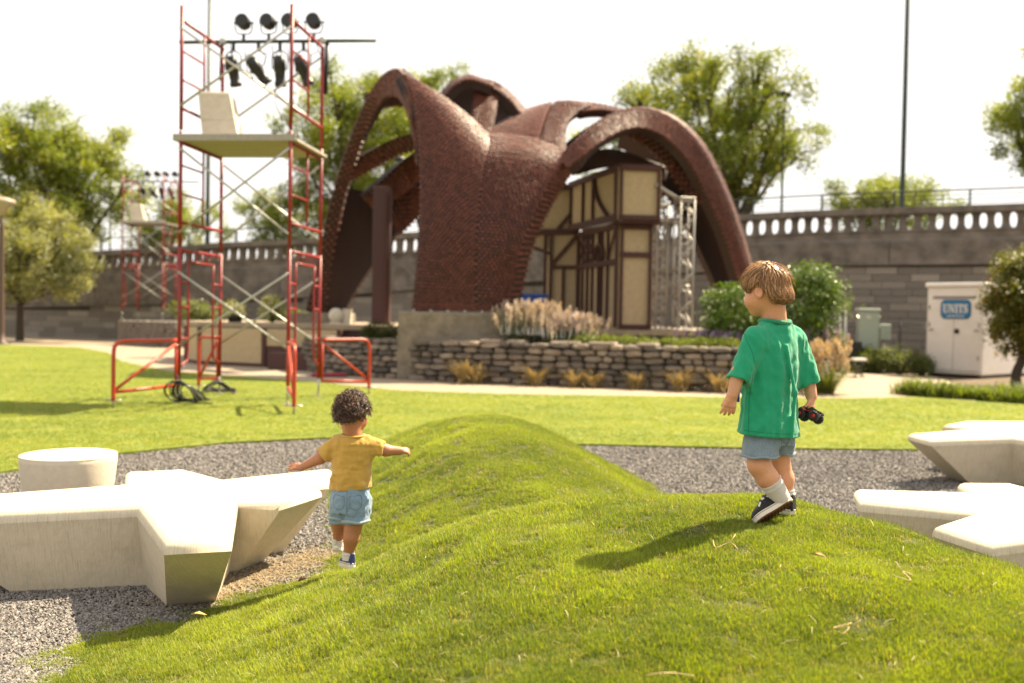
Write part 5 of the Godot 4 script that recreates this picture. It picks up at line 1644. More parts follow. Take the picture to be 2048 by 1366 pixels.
func profile_lamp(label: String, at: Vector3, lean: float, group: String) -> Node3D:
	# a long spotlight hung under the pipe
	var t := thing("spotlight", label, "stage light", at, 0.0, group)
	var x := Transform3D(Basis(Vector3.FORWARD, lean) * Basis(Vector3.RIGHT, 0.35), Vector3(0, -0.45, 0))
	var b := Build.new(true)
	b.lathe([Vector2(0.03, 0.24), Vector2(0.085, 0.22), Vector2(0.10, 0.12), Vector2(0.105, 0.02), Vector2(0.085, -0.03), Vector2(0.08, -0.17), Vector2(0.095, -0.18), Vector2(0.095, -0.25), Vector2(0.08, -0.25)], 14, x)
	put("barrel", b.done(), M.black, t)
	b = Build.new(true)
	b.lathe([Vector2(0.078, -0.24), Vector2(0.03, -0.236), Vector2(0.005, -0.235)], 12, x)
	put("lens", b.done(), M.lens, t)
	put("handle", tube_mesh([x * Vector3(-0.05, 0.22, 0), x * Vector3(-0.04, 0.29, 0), x * Vector3(0.04, 0.29, 0), x * Vector3(0.05, 0.22, 0)], 0.008, 5), M.black, t)
	put("yoke", tube_mesh(smooth_path([x * Vector3(-0.12, 0.02, 0), Vector3(-0.12, -0.2, 0), Vector3(0, -0.13, 0), Vector3(0.12, -0.2, 0), x * Vector3(0.12, 0.02, 0)], 3), 0.010, 6), M.black, t)
	put("clamp", box_mesh(Vector3(0.05, 0.15, 0.06), 0.01), M.black, t, Vector3(0, -0.055, 0))
	return t


func lights_for(base: Vector3, turn: float, which: String) -> void:
	var x := Basis(Vector3.UP, turn)
	var at := func(v: Vector3) -> Vector3: return base + x * v
	var pipe := thing("lighting_pipe", "long dark horizontal pipe clamped across the top of the %s scaffold" % which, "pipe", at.call(Vector3(0, 5.74, -1.60)), turn)
	put("pipe", tube_mesh([Vector3(-0.75, 0, 0), Vector3(2.52, 0, 0)], 0.03, 8), M.green_pole, pipe)
	for k in [0.0, 1.66]:
		put("clamp", box_mesh(Vector3(0.10, 0.10, 0.10), 0.02), M.galvanised, pipe, Vector3(k, 0, 0.03))
	put("drop_arm", tube_mesh([Vector3(1.72, 0.0, 0.0), Vector3(1.70, -0.85, 0.0)], 0.035, 8), M.black, pipe)
	put("drop_arm", tube_mesh([Vector3(-0.03, 0.0, 0.0), Vector3(-0.05, -0.62, 0.0)], 0.030, 8), M.black, pipe)
	var names := ["leftmost", "second from the left", "third from the left", "rightmost"]
	var xs := [0.33, 0.75, 1.11, 1.50]
	for k in 4:
		round_lamp("%s of four round black lamps atop the %s scaffold" % [names[k], which], at.call(Vector3(xs[k], 5.765, -1.60)), turn + 3.0 + [0.15, 0.0, -0.1, 0.2][k], "round lamps on the %s scaffold" % which).scale = Vector3.ONE * 0.85
	xs = [0.16, 0.58, 0.94, 1.33]
	var ls := [-0.12, -0.62, 0.02, -0.35]
	for k in 4:
		profile_lamp("%s of four long black spotlights hanging on the %s scaffold" % [names[k], which], at.call(Vector3(xs[k], 5.72, -1.60)), ls[k], "spotlights on the %s scaffold" % which)
	# loose cables from lamp to lamp
	var cab := thing("lamp_cable", "thin black cables drooping among the lamps of the %s scaffold" % which, "cable", at.call(Vector3(0, 5.7, -1.58)), turn)
	var r := RandomNumberGenerator.new()
	r.seed = 12
	for k in 7:
		var a := Vector3(0.1 + k * 0.24, r.randf_range(-0.05, 0.05), r.randf_range(-0.05, 0.05))
		var c := a + Vector3(r.randf_range(0.1, 0.35), r.randf_range(-0.4, -0.1), r.randf_range(-0.05, 0.05))
		put("strand", tube_mesh(smooth_path([a, (a + c) * 0.5 + Vector3(0, -r.randf_range(0.1, 0.4), 0), c], 4), 0.007, 4), M.black_rubber, cab)
	put("strand", tube_mesh(smooth_path([Vector3(0.9, -0.6, 0), Vector3(0.95, -1.0, 0.2), Vector3(1.1, -1.35, 0.3), Vector3(0.9, -1.7, 0.5)], 5), 0.006, 4), M.black_rubber, cab)
	# canvas-wrapped box
	var wb := thing("wrapped_speaker", "box wrapped in pale canvas standing on the %s scaffold's platform" % which, "covered box", at.call(Vector3(0.28, 3.90, -0.62)), turn + 0.12)
	var b := Build.new()
	var lo := PackedVector3Array()
	var hi := PackedVector3Array()
	for c in [[-1, 1], [0, 1.06], [1, 1], [1.03, 0], [1, -1], [0, -1.05], [-1, -1], [-1.02, 0]]:
		lo.append(Vector3(0.14 + c[0] * 0.27, 0.0, c[1] * 0.22))
		hi.append(Vector3(c[0] * 0.235, 0.76, c[1] * 0.16 - 0.02))
	var mid := PackedVector3Array()
	for k in 8:
		mid.append(lo[k].lerp(hi[k], 0.5) + Vector3(0.012 * (k % 2), 0, 0.012 * ((k + 1) % 2)))
	var top := PackedVector3Array()
	for k in 8:
		top.append(hi[k].lerp(Vector3(0, 0.78, -0.02), 0.12) + Vector3(0, 0.025, 0))
	b.loft([lo, mid, hi, top], true, true)
	put("cover", b.done(), M.canvas, wb)
	put("cord", tube_mesh([lo[0].lerp(hi[0], 0.45) + Vector3(0, 0, 0.012), lo[2].lerp(hi[2], 0.47) + Vector3(0.01, 0, 0.012)], 0.005, 4), M.canvas, wb)


func coil(label: String, at: Vector3, hang: bool) -> void:
	var t := thing("cable_coil", label, "cable", at)
	var r := RandomNumberGenerator.new()
	r.seed = 4 if hang else 6
	for k in 11:
		var pts := []
		var w := r.randf_range(0.16, 0.24)
		var turn := r.randf_range(-0.5, 0.5)
		for i in 13:
			var a := TAU * i / 12.0
			if hang:
				# loops hung on the jack that slump onto the grass to the right
				var px_ := 0.10 + cos(a) * w + 0.020 * k
				var py_ := maxf(0.02 + 0.004 * k, 0.17 + sin(a) * 0.17 - 0.5 * maxf(0.0, px_ - 0.1) + r.randf_range(-0.01, 0.01))
				pts.append(Vector3(px_, py_, sin(a + turn) * 0.10 + 0.12))
			else:
				var px_ := cos(a) * (w + 0.05)
				pts.append(Vector3(px_, 0.03 + 0.15 * maxf(0.0, 1.0 - pow(absf(px_) / 0.2, 2.0)) * (0.5 + 0.5 * sin(a)) + 0.006 * k, sin(a) * 0.11 + r.randf_range(-0.02, 0.02)))
		put("loop", tube_mesh(smooth_path(pts, 2), 0.011, 5), M.black_rubber if k % 4 else M.galvanised, t)
	if hang:
		put("tail", tube_mesh(smooth_path([Vector3(-0.02, 0.42, 0.05), Vector3(0.06, 0.36, 0.08), Vector3(0.07, 0.15, 0.12), Vector3(0.35, 0.02, 0.2), Vector3(0.62, 0.015, 0.25)], 5), 0.011, 5), M.black_rubber, t)


func scaffolds() -> void:
	var base := Vector3(-4.93, 0.03, -14.75)
	scaffold("red scaffold tower with orange outriggers on the lawn at left", base, -0.097, true)
	lights_for(base, -0.097, "near red")
	coil("heap of black cable hung on the scaffold's near left foot", base + Vector3(-0.02, 0, 0.05), true)
	coil("arched loop of black cable around the scaffold's far left foot", base + Vector3(0.16, 0, -1.5), false)
	var far := Vector3(-15.75, 0.99, -40.2)
	scaffold("distant red scaffold tower on the rubble wall at far left", far, -0.05, false)
	lights_for(far, -0.05, "distant red")


# ---------- concrete benches and stool ----------
func star_bench(label: String, top: Array, tips: Array, centre: Vector2, h: float, over := 0.30, base_y := 0.0, pulls := {}) -> void:
	# top: plan of the seat; tips: indexes of the outline that belong to arm ends, which overhang
	var t := thing("concrete_bench", label, "bench")
	var outline := PackedVector2Array()
	for p in top:
		outline.append(p)
	var n := outline.size()
	# rounded upper edge: each ring is pulled in along the corner's bisector
	var ringer := func(off: float, y: float) -> PackedVector3Array:
		var ring := PackedVector3Array()
		for i in n:
			var a := outline[(i + n - 1) % n]
			var b := outline[i]
			var c := outline[(i + 1) % n]
			var d1 := (b - a).normalized()
			var d2 := (c - b).normalized()
			var s := -1.0 if Geometry2D.is_polygon_clockwise(outline) else 1.0
			var m1 := Vector2(-d1.y, d1.x) * s
			var m2 := Vector2(-d2.y, d2.x) * s
			var m := (m1 + m2).normalized()
			m /= maxf(0.5, m.dot(m1))
			ring.append(Vector3(b.x + m.x * off, y, b.y + m.y * off))
		return ring
	var b := Build.new()
	# at the ground the sides lean in a little and the arm ends are cut back
	var low: PackedVector3Array = ringer.call(0.05, base_y - 0.02)
	for i in n:
		if tips.has(i):
			var mate := (i + 1) % n if tips.find(i) % 2 == 0 else (i + n - 1) % n
			var side := (i + n - 1) % n if mate == (i + 1) % n else (i + 1) % n
			var inward := (low[side] - low[i]).normalized()
			low[i] = low[i] + inward * (pulls[i] if pulls.has(i) else over)
	for i in n:
		if tips.has(i) and tips.find(i) % 2 == 0:
			var mid := (low[i] + low[(i + 1) % n]) * 0.5
			low[i] = mid.lerp(low[i], 0.70)
			low[(i + 1) % n] = mid.lerp(low[(i + 1) % n], 0.70)
	# Geometry2D calls "clockwise" with y up; in plan with z down the sense is reversed
	var up_rings := [low, ringer.call(0.0, h - 0.055), ringer.call(0.004, h - 0.03), ringer.call(0.014, h - 0.012), ringer.call(0.034, h)]
	if not Geometry2D.is_polygon_clockwise(outline):
		for r in up_rings:
			r.reverse()
	b.st.set_smooth_group(-1)
	for i in n:
		b.st.set_smooth_group(i + 3)
		var j := (i + 1) % n
		for k in 10:
			var t0 := k / 10.0
			var t1 := (k + 1) / 10.0
			b.quad(up_rings[0][i].lerp(up_rings[1][i], t0), up_rings[0][j].lerp(up_rings[1][j], t0), up_rings[0][j].lerp(up_rings[1][j], t1), up_rings[0][i].lerp(up_rings[1][i], t1))
	b.soft(true)
	b.loft([up_rings[1], up_rings[2], up_rings[3], up_rings[4]], true, false)
	b.soft(false)
	put("body", b.done(), M.cast, t)
	var seat := Build.new()
	var flat := PackedVector2Array()
	for v in up_rings[4]:
		flat.append(Vector2(v.x, v.z))
	seat.prism(flat, h, h)
	put("seat", seat.done(), M.cast_smooth, t)


func benches() -> void:
	star_bench("large star-shaped concrete bench in the left foreground", [
		Vector2(-2.95, -5.05), Vector2(-2.78, -4.59), Vector2(-1.85, -4.93), Vector2(-1.45, -4.17), Vector2(-1.19, -4.26), Vector2(-1.42, -5.20),
		Vector2(-1.19, -5.15), Vector2(-1.05, -5.56), Vector2(-1.40, -5.60), Vector2(-1.05, -5.82), Vector2(-1.12, -6.26), Vector2(-1.66, -5.78), Vector2(-2.00, -6.12), Vector2(-2.32, -5.98), Vector2(-2.16, -5.55)],
		[0, 1, 3, 4, 6, 7, 9, 10, 12, 13], Vector2(-1.75, -5.35), 0.42, 0.26, 0.0, {3: 0.50, 4: 0.50, 0: 0.36, 1: 0.40})
	star_bench("far right star-shaped concrete bench on the gravel, nearest the lawn", [
		Vector2(3.50, -8.76), Vector2(3.53, -8.32), Vector2(4.36, -8.62), Vector2(4.62, -8.0), Vector2(5.05, -8.05), Vector2(5.05, -8.7), Vector2(5.9, -8.6), Vector2(5.9, -9.1), Vector2(5.15, -9.35), Vector2(5.25, -10.1), Vector2(4.57, -10.0), Vector2(4.15, -9.56), Vector2(4.36, -9.30)],
		[0, 1, 3, 4, 6, 7, 9, 10], Vector2(4.75, -9.0), 0.42, 0.5)
	star_bench("right foreground star-shaped concrete bench half hidden by the grass mound", [
		Vector2(2.02, -5.82), Vector2(1.90, -5.40), Vector2(2.42, -5.16), Vector2(2.05, -4.80), Vector2(2.15, -4.40), Vector2(2.85, -4.75), Vector2(3.3, -4.2), Vector2(3.75, -4.5), Vector2(3.4, -5.2), Vector2(4.0, -5.6), Vector2(3.85, -6.0), Vector2(3.15, -5.88), Vector2(3.10, -6.14), Vector2(2.76, -6.12), Vector2(2.72, -5.78)],
		[0, 1, 3, 4, 6, 7, 9, 10, 12, 13], Vector2(2.85, -5.35), 0.42, 0.28)
	# round stools, a little narrower at the foot
	for q in [[Vector3(-2.96, 0, -6.66), 0.305, "round concrete stool behind the left star bench"], [Vector3(4.767, 0.241, -9.000) * Vector3(1, 0, 1), 0.30, "round concrete stool cut off by the right edge of the picture"]]:
		var t := thing("concrete_stool", q[2], "stool", q[0])
		var b := Build.new(true)
		var r: float = q[1]
		b.lathe([Vector2(r * 0.78, -0.02), Vector2(r * 0.86, 0.08), Vector2(r * 0.95, 0.24), Vector2(r, 0.38), Vector2(r, 0.41), Vector2(r - 0.008, 0.42), Vector2(0.01, 0.421)], 48)
		put("drum", b.done(), M.cast_smooth, t)
		put("cast_rim", tube_mesh(ring_points(r - 0.006, 0.412, 40), 0.008, 6), M.cast_smooth, t)


func ring_points(r: float, y: float, n: int) -> Array:
	var pts := []
	for k in n + 1:
		pts.append(Vector3(cos(TAU * k / n) * r, y, sin(TAU * k / n) * r))
	return pts


# ---------- grass blades and loose gravel ----------
func turf() -> void:
	var grass := [Color(0.135, 0.19, 0.016), Color(0.29, 0.335, 0.030), Color(0.43, 0.385, 0.085), Color(0.50, 0.41, 0.20)]
	var tuft := Build.new()
	var r := RandomNumberGenerator.new()
	r.seed = 3
	var tufts := []
	for v in 3:
		tuft = Build.new()
		for k in 12:
			var x := Transform3D(Basis(Vector3.UP, r.randf() * TAU) * Basis(Vector3.RIGHT, absf(r.randfn(0, 0.55))), Vector3(r.randfn(0, 0.011), -0.004, r.randfn(0, 0.011)))
			var l := r.randf_range(0.011, 0.030)
			var w := r.randf_range(0.0007, 0.0012)
			var bend := r.randf_range(0.1, 0.7)
			var p := []
			for i in 3:
				var s := i / 2.0
				p.append([x * Vector3(-w * (1 - 0.3 * s), l * s * (1 - 0.3 * bend * s), l * bend * s * s * 0.6), x * Vector3(w * (1 - 0.3 * s), l * s * (1 - 0.3 * bend * s), l * bend * s * s * 0.6)])
			tuft.quad(p[0][0], p[0][1], p[1][1], p[1][0])
			tuft.tri(p[1][0], p[1][1], (p[2][0] + p[2][1]) * 0.5)
		tufts.append(tuft.done())
	var patch := FastNoiseLite.new()
	patch.seed = 12
	patch.frequency = 0.9
	var fine := FastNoiseLite.new()
	fine.seed = 13
	fine.frequency = 4.2
	# mound
	for v in 3:
		var places: Array[Transform3D] = []
		var cols := PackedColorArray()
		var want := 118000
		var tries := 0
		while places.size() < want and tries < want * 6:
			tries += 1
			# denser near the lens
			var z := -1.7 - 9.9 * pow(rng.randf(), 2.0)
			var half := 0.60 * -z + 0.4
			var x := rng.randf_range(-minf(half, 2.2), minf(half, 3.2))
			var h := mound(x, z)
			var edge := h + 0.02 * fine.get_noise_2d(x * 2.0, z * 2.0) * 1.8
			if edge < 0.004:
				continue
			var pn := patch.get_noise_2d(x, z)
			var fnz := fine.get_noise_2d(x, z)
			var s := 1.0 + 0.38 * fnz + 0.25 * pn + rng.randf_range(-0.2, 0.25)
			if fnz < -0.30 and rng.randf() < 0.75:
				continue
			var y := maxf(h + 0.012 * sin(x * 7.0 + z * 3.0) * sin(z * 8.0 - x * 2.0), 0.0)
			places.append(Transform3D(Basis(Vector3.UP, rng.randf() * TAU) * clampf(s, 0.55, 1.6), Vector3(x, y, z)))
			var c: Color = (grass[0] as Color).lerp(grass[1], clampf(0.5 + pn * 0.7 + rng.randfn(0, 0.3), 0, 1))
			c = c * clampf(1.0 + 0.28 * fnz + 0.16 * pn, 0.65, 1.25)
			var q := rng.randf() + 0.18 * -fnz
			if q > 0.80:
				c = c.lerp(grass[2], rng.randf())
			if q > 0.99:
				c = grass[3]
			cols.append(c)
		scatter("mound_grass", tufts[v], M.blade, places, null, cols)
	# lawn beyond the gravel
	var lawn := PackedVector2Array(LAWN)
	for v in 2:
		var places: Array[Transform3D] = []
		var cols := PackedColorArray()
		while places.size() < 54000:
			var z := -4.2 - 30.0 * pow(rng.randf(), 1.1)
			var x := rng.randf_range(-0.58, 0.56) * -z
			if not Geometry2D.is_point_in_polygon(Vector2(x, z), lawn) or mound(x, z) > 0.0:
				continue
			var pn := patch.get_noise_2d(x * 0.35, z * 0.6)
			places.append(Transform3D(Basis(Vector3.UP, rng.randf() * TAU) * rng.randf_range(1.0, 1.8), Vector3(x, 0.028, z)))
			var c: Color = (grass[0] as Color).lerp(grass[1], clampf(0.65 + pn * 0.7 + rng.randfn(0, 0.25), 0, 1))
			if rng.randf() < 0.30 + 0.4 * pn:
				c = c.lerp(grass[2], rng.randf() * 0.9)
			cols.append(c)
		scatter("lawn_grass", tufts[v], M.blade, places, null, cols)
	# gravel: angular chips of mixed greys
	for v in 3:
		var chip := Build.new()
		var pts: Array[Vector3] = []
		for k in 6:
			var d: Vector3 = [Vector3(1, 0, 0), Vector3(-1, 0, 0), Vector3(0, 0.6, 0), Vector3(0, -0.6, 0), Vector3(0, 0, 0.8), Vector3(0, 0, -0.8)][k]
			pts.append(d * r.randf_range(0.75, 1.2) + Vector3(r.randf_range(-0.3, 0.3), r.randf_range(-0.2, 0.2), r.randf_range(-0.3, 0.3)))
		for f in [[0, 2, 4], [4, 2, 1], [1, 2, 5], [5, 2, 0], [4, 3, 0], [1, 3, 4], [5, 3, 1], [0, 3, 5]]:
			chip.tri(pts[f[2]], pts[f[1]], pts[f[0]])
		var places: Array[Transform3D] = []
		var cols := PackedColorArray()
		while places.size() < 52000:
			var z := -3.3 - 7.6 * pow(rng.randf(), 1.7)
			var x := rng.randf_range(-0.56, 0.56) * -z
			if x > -0.9 and x < 0.7:
				continue
			if mound(x, z) > 0.015 or Geometry2D.is_point_in_polygon(Vector2(x, z), lawn):
				continue
			var s := rng.randf_range(0.005, 0.0115) * (1.0 + 0.06 * maxf(0, -z - 4.0))
			places.append(Transform3D(Basis.from_euler(Vector3(rng.randfn(0, 0.6), rng.randf() * TAU, rng.randfn(0, 0.6))) * s, Vector3(x, s * 0.5, z)))
			var g := clampf(absf(rng.randfn(0.165, 0.048)), 0.04, 0.45)
			cols.append(Color(g * 1.08, g * 0.97, g * 0.89))
		scatter("gravel", chip.done(), M.pebble, places, null, cols)


func litter() -> void:
	# straw blown against the bench, dead leaves and runners in the grass
	var straw := blade_mesh(0.09, 0.003, 0.5, 3)
	var places: Array[Transform3D] = []
	var cols := PackedColorArray()
	for i in 2600:
		var t := rng.randf()
		var q := Vector3(-1.55, 0.012, -4.72).lerp(Vector3(-1.02, 0.012, -5.75), t) + Vector3(rng.randfn(0, 0.10), 0, rng.randfn(0, 0.10))
		q.y = maxf(0.012, mound(q.x, q.z)) + rng.randf() * 0.008
		places.append(Transform3D(Basis(Vector3.UP, rng.randf() * TAU) * Basis(Vector3.RIGHT, 1.45 + rng.randfn(0, 0.1)) * rng.randf_range(0.5, 1.2), q))
		cols.append(Color(0.26, 0.19, 0.11).lerp(Color(0.42, 0.33, 0.21), rng.randf()))
	scatter("straw", straw, M.dry, places, null, cols)
	# bleached blades lying among the green
	places = []
	cols = PackedColorArray()
	while places.size() < 900:
		var z := -1.8 - 7.5 * pow(rng.randf(), 1.6)
		var x := rng.randf_range(-0.55, 0.55) * -z
		var h := mound(x, z)
		if h < 0.02:
			continue
		var l := rng.randf_range(0.25, 0.7)
		places.append(Transform3D(Basis(Vector3.UP, rng.randf() * TAU) * Basis(Vector3.RIGHT, rng.randf_range(0.6, 1.5)).scaled_local(Vector3(0.7, l, l)), Vector3(x, h + rng.randf_range(0.005, 0.022), z)))
		cols.append(Color(0.26, 0.25, 0.09).lerp(Color(0.48, 0.41, 0.22), rng.randf()))
	scatter("dry_grass", straw, M.dry, places, null, cols)
	var k := 0
	for q in [[0.42, -2.55, 0.06, "pale dead grass runner in the foreground right of the picture's middle"], [0.93, -2.75, 0.04, "short pale straw in the grass below the boy"], [0.75, -3.45, 0.05, "curled dead stem on the shaded patch by the boy's shadow"], [1.25, -3.1, 0.045, "pale twig lying on the mound's right shoulder"]]:
		var t := thing("dry_twig", q[3], "twig", Vector3(q[0], mound(q[0], q[1]) + 0.022, q[1]), k * 1.3)
		put("stem", tube_mesh(smooth_path([Vector3(-q[2], 0, 0), Vector3(-q[2] * 0.3, 0.015, 0.02), Vector3(q[2] * 0.4, 0.0, -0.02), Vector3(q[2], 0.012, 0.03)], 4), 0.0015, 5), plain(Color(0.72, 0.62, 0.46)), t)
		put("node", tube_mesh([Vector3(-q[2] * 0.3, 0.015, 0.02), Vector3(-q[2] * 0.5, 0.04, 0.05)], 0.0015, 5), plain(Color(0.72, 0.62, 0.46)), t)
		k += 1
	k = 0
	for q in [[-1.36, 0.01, -4.35, "pale yellow dead leaf on the gravel below the star bench"], [-0.98, 0.12, -4.72, "reddish dead leaf in the toddler's shadow"], [1.0, 0.64, -3.2, "tan dead leaf on the right of the mound"], [-3.9, 0.05, -8.9, "pale scrap lying on the lawn edge at left"]]:
		var b := Build.new()
		b.quad(Vector3(-0.035, 0.004, 0), Vector3(0, 0.010, 0.014), Vector3(0.04, 0.0, 0), Vector3(0, 0.012, -0.015))
		b.quad(Vector3(0, 0.012, -0.015), Vector3(0.04, 0.0, 0), Vector3(0, 0.006, 0.014), Vector3(-0.035, 0.0, 0))
		var o := put("dead_leaf", b.done(), plain([Color(0.72, 0.64, 0.36), Color(0.36, 0.17, 0.10), Color(0.66, 0.52, 0.34), Color(0.80, 0.74, 0.66)][k]), null, Vector3(q[0], maxf(q[1], mound(q[0], q[2]) + 0.03), q[2]))
		o.rotation.y = k * 1.1
		tag(o, q[3], "dead leaf")
		k += 1

# ---------- people: distance fields meshed as surface nets ----------
class Field:
	var o: Vector3
	var c: float
	var nx: int
	var ny: int
	var nz: int
	var d := PackedFloat32Array()

	func _init(lo: Vector3, hi: Vector3, cell: float):
		o = lo
		c = cell
		nx = int((hi.x - lo.x) / cell) + 2
		ny = int((hi.y - lo.y) / cell) + 2
		nz = int((hi.z - lo.z) / cell) + 2
		d.resize(nx * ny * nz)
		d.fill(0.3)

	func span(lo: Vector3, hi: Vector3) -> Array:
		return [maxi(0, int((lo.x - o.x) / c)), mini(nx - 1, int((hi.x - o.x) / c) + 1), maxi(0, int((lo.y - o.y) / c)), mini(ny - 1, int((hi.y - o.y) / c) + 1), maxi(0, int((lo.z - o.z) / c)), mini(nz - 1, int((hi.z - o.z) / c) + 1)]

	func blend(i: int, s: float, k: float) -> void:
		var e := d[i]
		if k > 0.0:
			var h := maxf(k - absf(e - s), 0.0) / k
			d[i] = minf(e, s) - h * h * k * 0.25
		else:
			d[i] = minf(e, s)

	# tapered capsule; carve takes it away instead
	func cap(a: Vector3, b: Vector3, ra: float, rb: float, k := 0.015, carve := false, flat := false) -> void:
		var m := maxf(ra, rb) + k + c * 3.0
		var q := span(a.min(b) - Vector3.ONE * m, a.max(b) + Vector3.ONE * m)
		var ba := b - a
		var l2 := maxf(ba.length_squared(), 1e-9)
		for z in range(q[4], q[5] + 1):
			for y in range(q[2], q[3] + 1):
				var i: int = (z * ny + y) * nx + q[0]
				for x in range(q[0], q[1] + 1):
					var p := o + Vector3(x, y, z) * c - a
					var t := clampf(p.dot(ba) / l2, 0.0, 1.0)
					var s := (p - ba * t).length() - lerpf(ra, rb, t)
					if flat:
						var along := (p.dot(ba) / l2 - 1.0) * sqrt(l2)
						s = maxf(s, along)
					if carve:
						d[i] = maxf(d[i], -s)
					else:
						blend(i, s, k)
					i += 1

	func ell(p0: Vector3, r: Vector3, bs := Basis.IDENTITY, k := 0.015, carve := false) -> void:
		var m := maxf(r.x, maxf(r.y, r.z)) + k + c * 3.0
		var q := span(p0 - Vector3.ONE * m, p0 + Vector3.ONE * m)
		var inv := bs.transposed()
		var least := minf(r.x, minf(r.y, r.z))
		for z in range(q[4], q[5] + 1):
			for y in range(q[2], q[3] + 1):
				var i: int = (z * ny + y) * nx + q[0]
				for x in range(q[0], q[1] + 1):
					var p := inv * (o + Vector3(x, y, z) * c - p0)
					var u := p / r
					var k0 := u.length()
					var k1 := (u / r).length()
					var s := k0 * (k0 - 1.0) / k1 if k1 > 1e-6 else -least
					if carve:
						d[i] = maxf(d[i], -s)
					else:
						blend(i, s, k)
					i += 1

	# an upright body of elliptic sections: stations [y, x, z, half width, half depth], turned by yaw
	func trunk(st: Array, yaw: float, k := 0.02, carve := false, grow := 0.0) -> void:
		var m := 0.2
		var lo := Vector3(st[0][1], st[0][0], st[0][2])
		var hi := lo
		for s in st:
			lo = lo.min(Vector3(s[1], s[0], s[2]))
			hi = hi.max(Vector3(s[1], s[0], s[2]))
		var q := span(lo - Vector3.ONE * m, hi + Vector3.ONE * m)
		var cy := cos(yaw)
		var sy := sin(yaw)
		for y in range(q[2], q[3] + 1):
			var py := o.y + y * c
			var j := 0
			while j < st.size() - 2 and st[j + 1][0] < py:
				j += 1
			var t: float = clampf((py - st[j][0]) / (st[j + 1][0] - st[j][0]), 0, 1)
			t = t * t * (3 - 2 * t) * 0.5 + t * 0.5
			var cx: float = lerpf(st[j][1], st[j + 1][1], t)
			var cz: float = lerpf(st[j][2], st[j + 1][2], t)
			var a: float = lerpf(st[j][3], st[j + 1][3], t) + grow
			var b: float = lerpf(st[j][4], st[j + 1][4], t) + grow
			var over := maxf(st[0][0] - py, py - st[-1][0])
			for z in range(q[4], q[5] + 1):
				var i: int = (z * ny + y) * nx + q[0]
				for x in range(q[0], q[1] + 1):
					var dx := o.x + x * c - cx
					var dz := o.z + z * c - cz
					var u := (dx * cy - dz * sy) / a
					var v := (dx * sy + dz * cy) / b
					var k0 := sqrt(u * u + v * v)
					var k1 := sqrt(u * u / (a * a) + v * v / (b * b))
					var s := k0 * (k0 - 1.0) / k1 if k1 > 1e-6 else -b
					s = maxf(s, over)
					if carve:
						d[i] = maxf(d[i], -s)
					else:
						blend(i, s, k)
					i += 1

	func cut(p: Vector3, n: Vector3) -> void:
		var i := 0
		for z in nz:
			for y in ny:
				for x in nx:
					var s := (o + Vector3(x, y, z) * c - p).dot(n)
					if s > d[i]:
						d[i] = s
					i += 1

	func ruffle(noise: FastNoiseLite, sc: Vector3, amp: float) -> void:
		var i := 0
		for z in nz:
			for y in ny:
				for x in nx:
					if absf(d[i]) < 0.03:
						d[i] += amp * noise.get_noise_3d((o.x + x * c) * sc.x, (o.y + y * c) * sc.y, (o.z + z * c) * sc.z)
					i += 1

	func at(p: Vector3) -> float:
		var f := (p - o) / c
		var x := clampi(int(f.x), 0, nx - 2)
		var y := clampi(int(f.y), 0, ny - 2)
		var z := clampi(int(f.z), 0, nz - 2)
		var t := f - Vector3(x, y, z)
		var i := (z * ny + y) * nx + x
		var j := i + nx * ny
		return lerpf(lerpf(lerpf(d[i], d[i + 1], t.x), lerpf(d[i + nx], d[i + nx + 1], t.x), t.y), lerpf(lerpf(d[j], d[j + 1], t.x), lerpf(d[j + nx], d[j + nx + 1], t.x), t.y), t.z)

	# first point of the surface met when coming from "from" along "dir"
	func hit(from: Vector3, dir: Vector3) -> Vector3:
		var p := from
		for k in 160:
			if at(p) < 0.0005:
				break
			p += dir * maxf(0.001, minf(at(p) * 0.5, 0.02))
		return p

	func drape(pts: Array, dir: Vector3) -> Array:
		var out := []
		for p in pts:
			out.append(hit(p - dir * 0.12, dir))
		return out

	func mesh() -> ArrayMesh:
		var idx := {}
		var vs := PackedVector3Array()
		var ns := PackedVector3Array()
		var tris := PackedInt32Array()
		var sxy := nx * ny
		var off := [0, 1, nx, nx + 1, sxy, sxy + 1, sxy + nx, sxy + nx + 1]
		var edges := [[0, 1], [2, 3], [4, 5], [6, 7], [0, 2], [1, 3], [4, 6], [5, 7], [0, 4], [1, 5], [2, 6], [3, 7]]
		for z in nz - 1:
			for y in ny - 1:
				for x in nx - 1:
					var i := z * sxy + y * nx + x
					if d[i] > c * 2.5 or d[i] < -c * 2.5:
						continue
					var mask := 0
					for k in 8:
						if d[i + off[k]] < 0.0:
							mask |= 1 << k
					if mask == 0 or mask == 255:
						continue
					var p := Vector3.ZERO
					var n := 0
					for e in edges:
						var a: float = d[i + off[e[0]]]
						var b: float = d[i + off[e[1]]]
						if (a < 0.0) != (b < 0.0):
							var t := a / (a - b)
							var pa := Vector3(e[0] & 1, (e[0] >> 1) & 1, e[0] >> 2)
							var pb := Vector3(e[1] & 1, (e[1] >> 1) & 1, e[1] >> 2)
							p += pa.lerp(pb, t)
							n += 1
					p = o + (Vector3(x, y, z) + p / n) * c
					idx[i] = vs.size()
					vs.append(p)
					var h := c * 0.9
					ns.append(Vector3(at(p + Vector3(h, 0, 0)) - at(p - Vector3(h, 0, 0)), at(p + Vector3(0, h, 0)) - at(p - Vector3(0, h, 0)), at(p + Vector3(0, 0, h)) - at(p - Vector3(0, 0, h))).normalized())
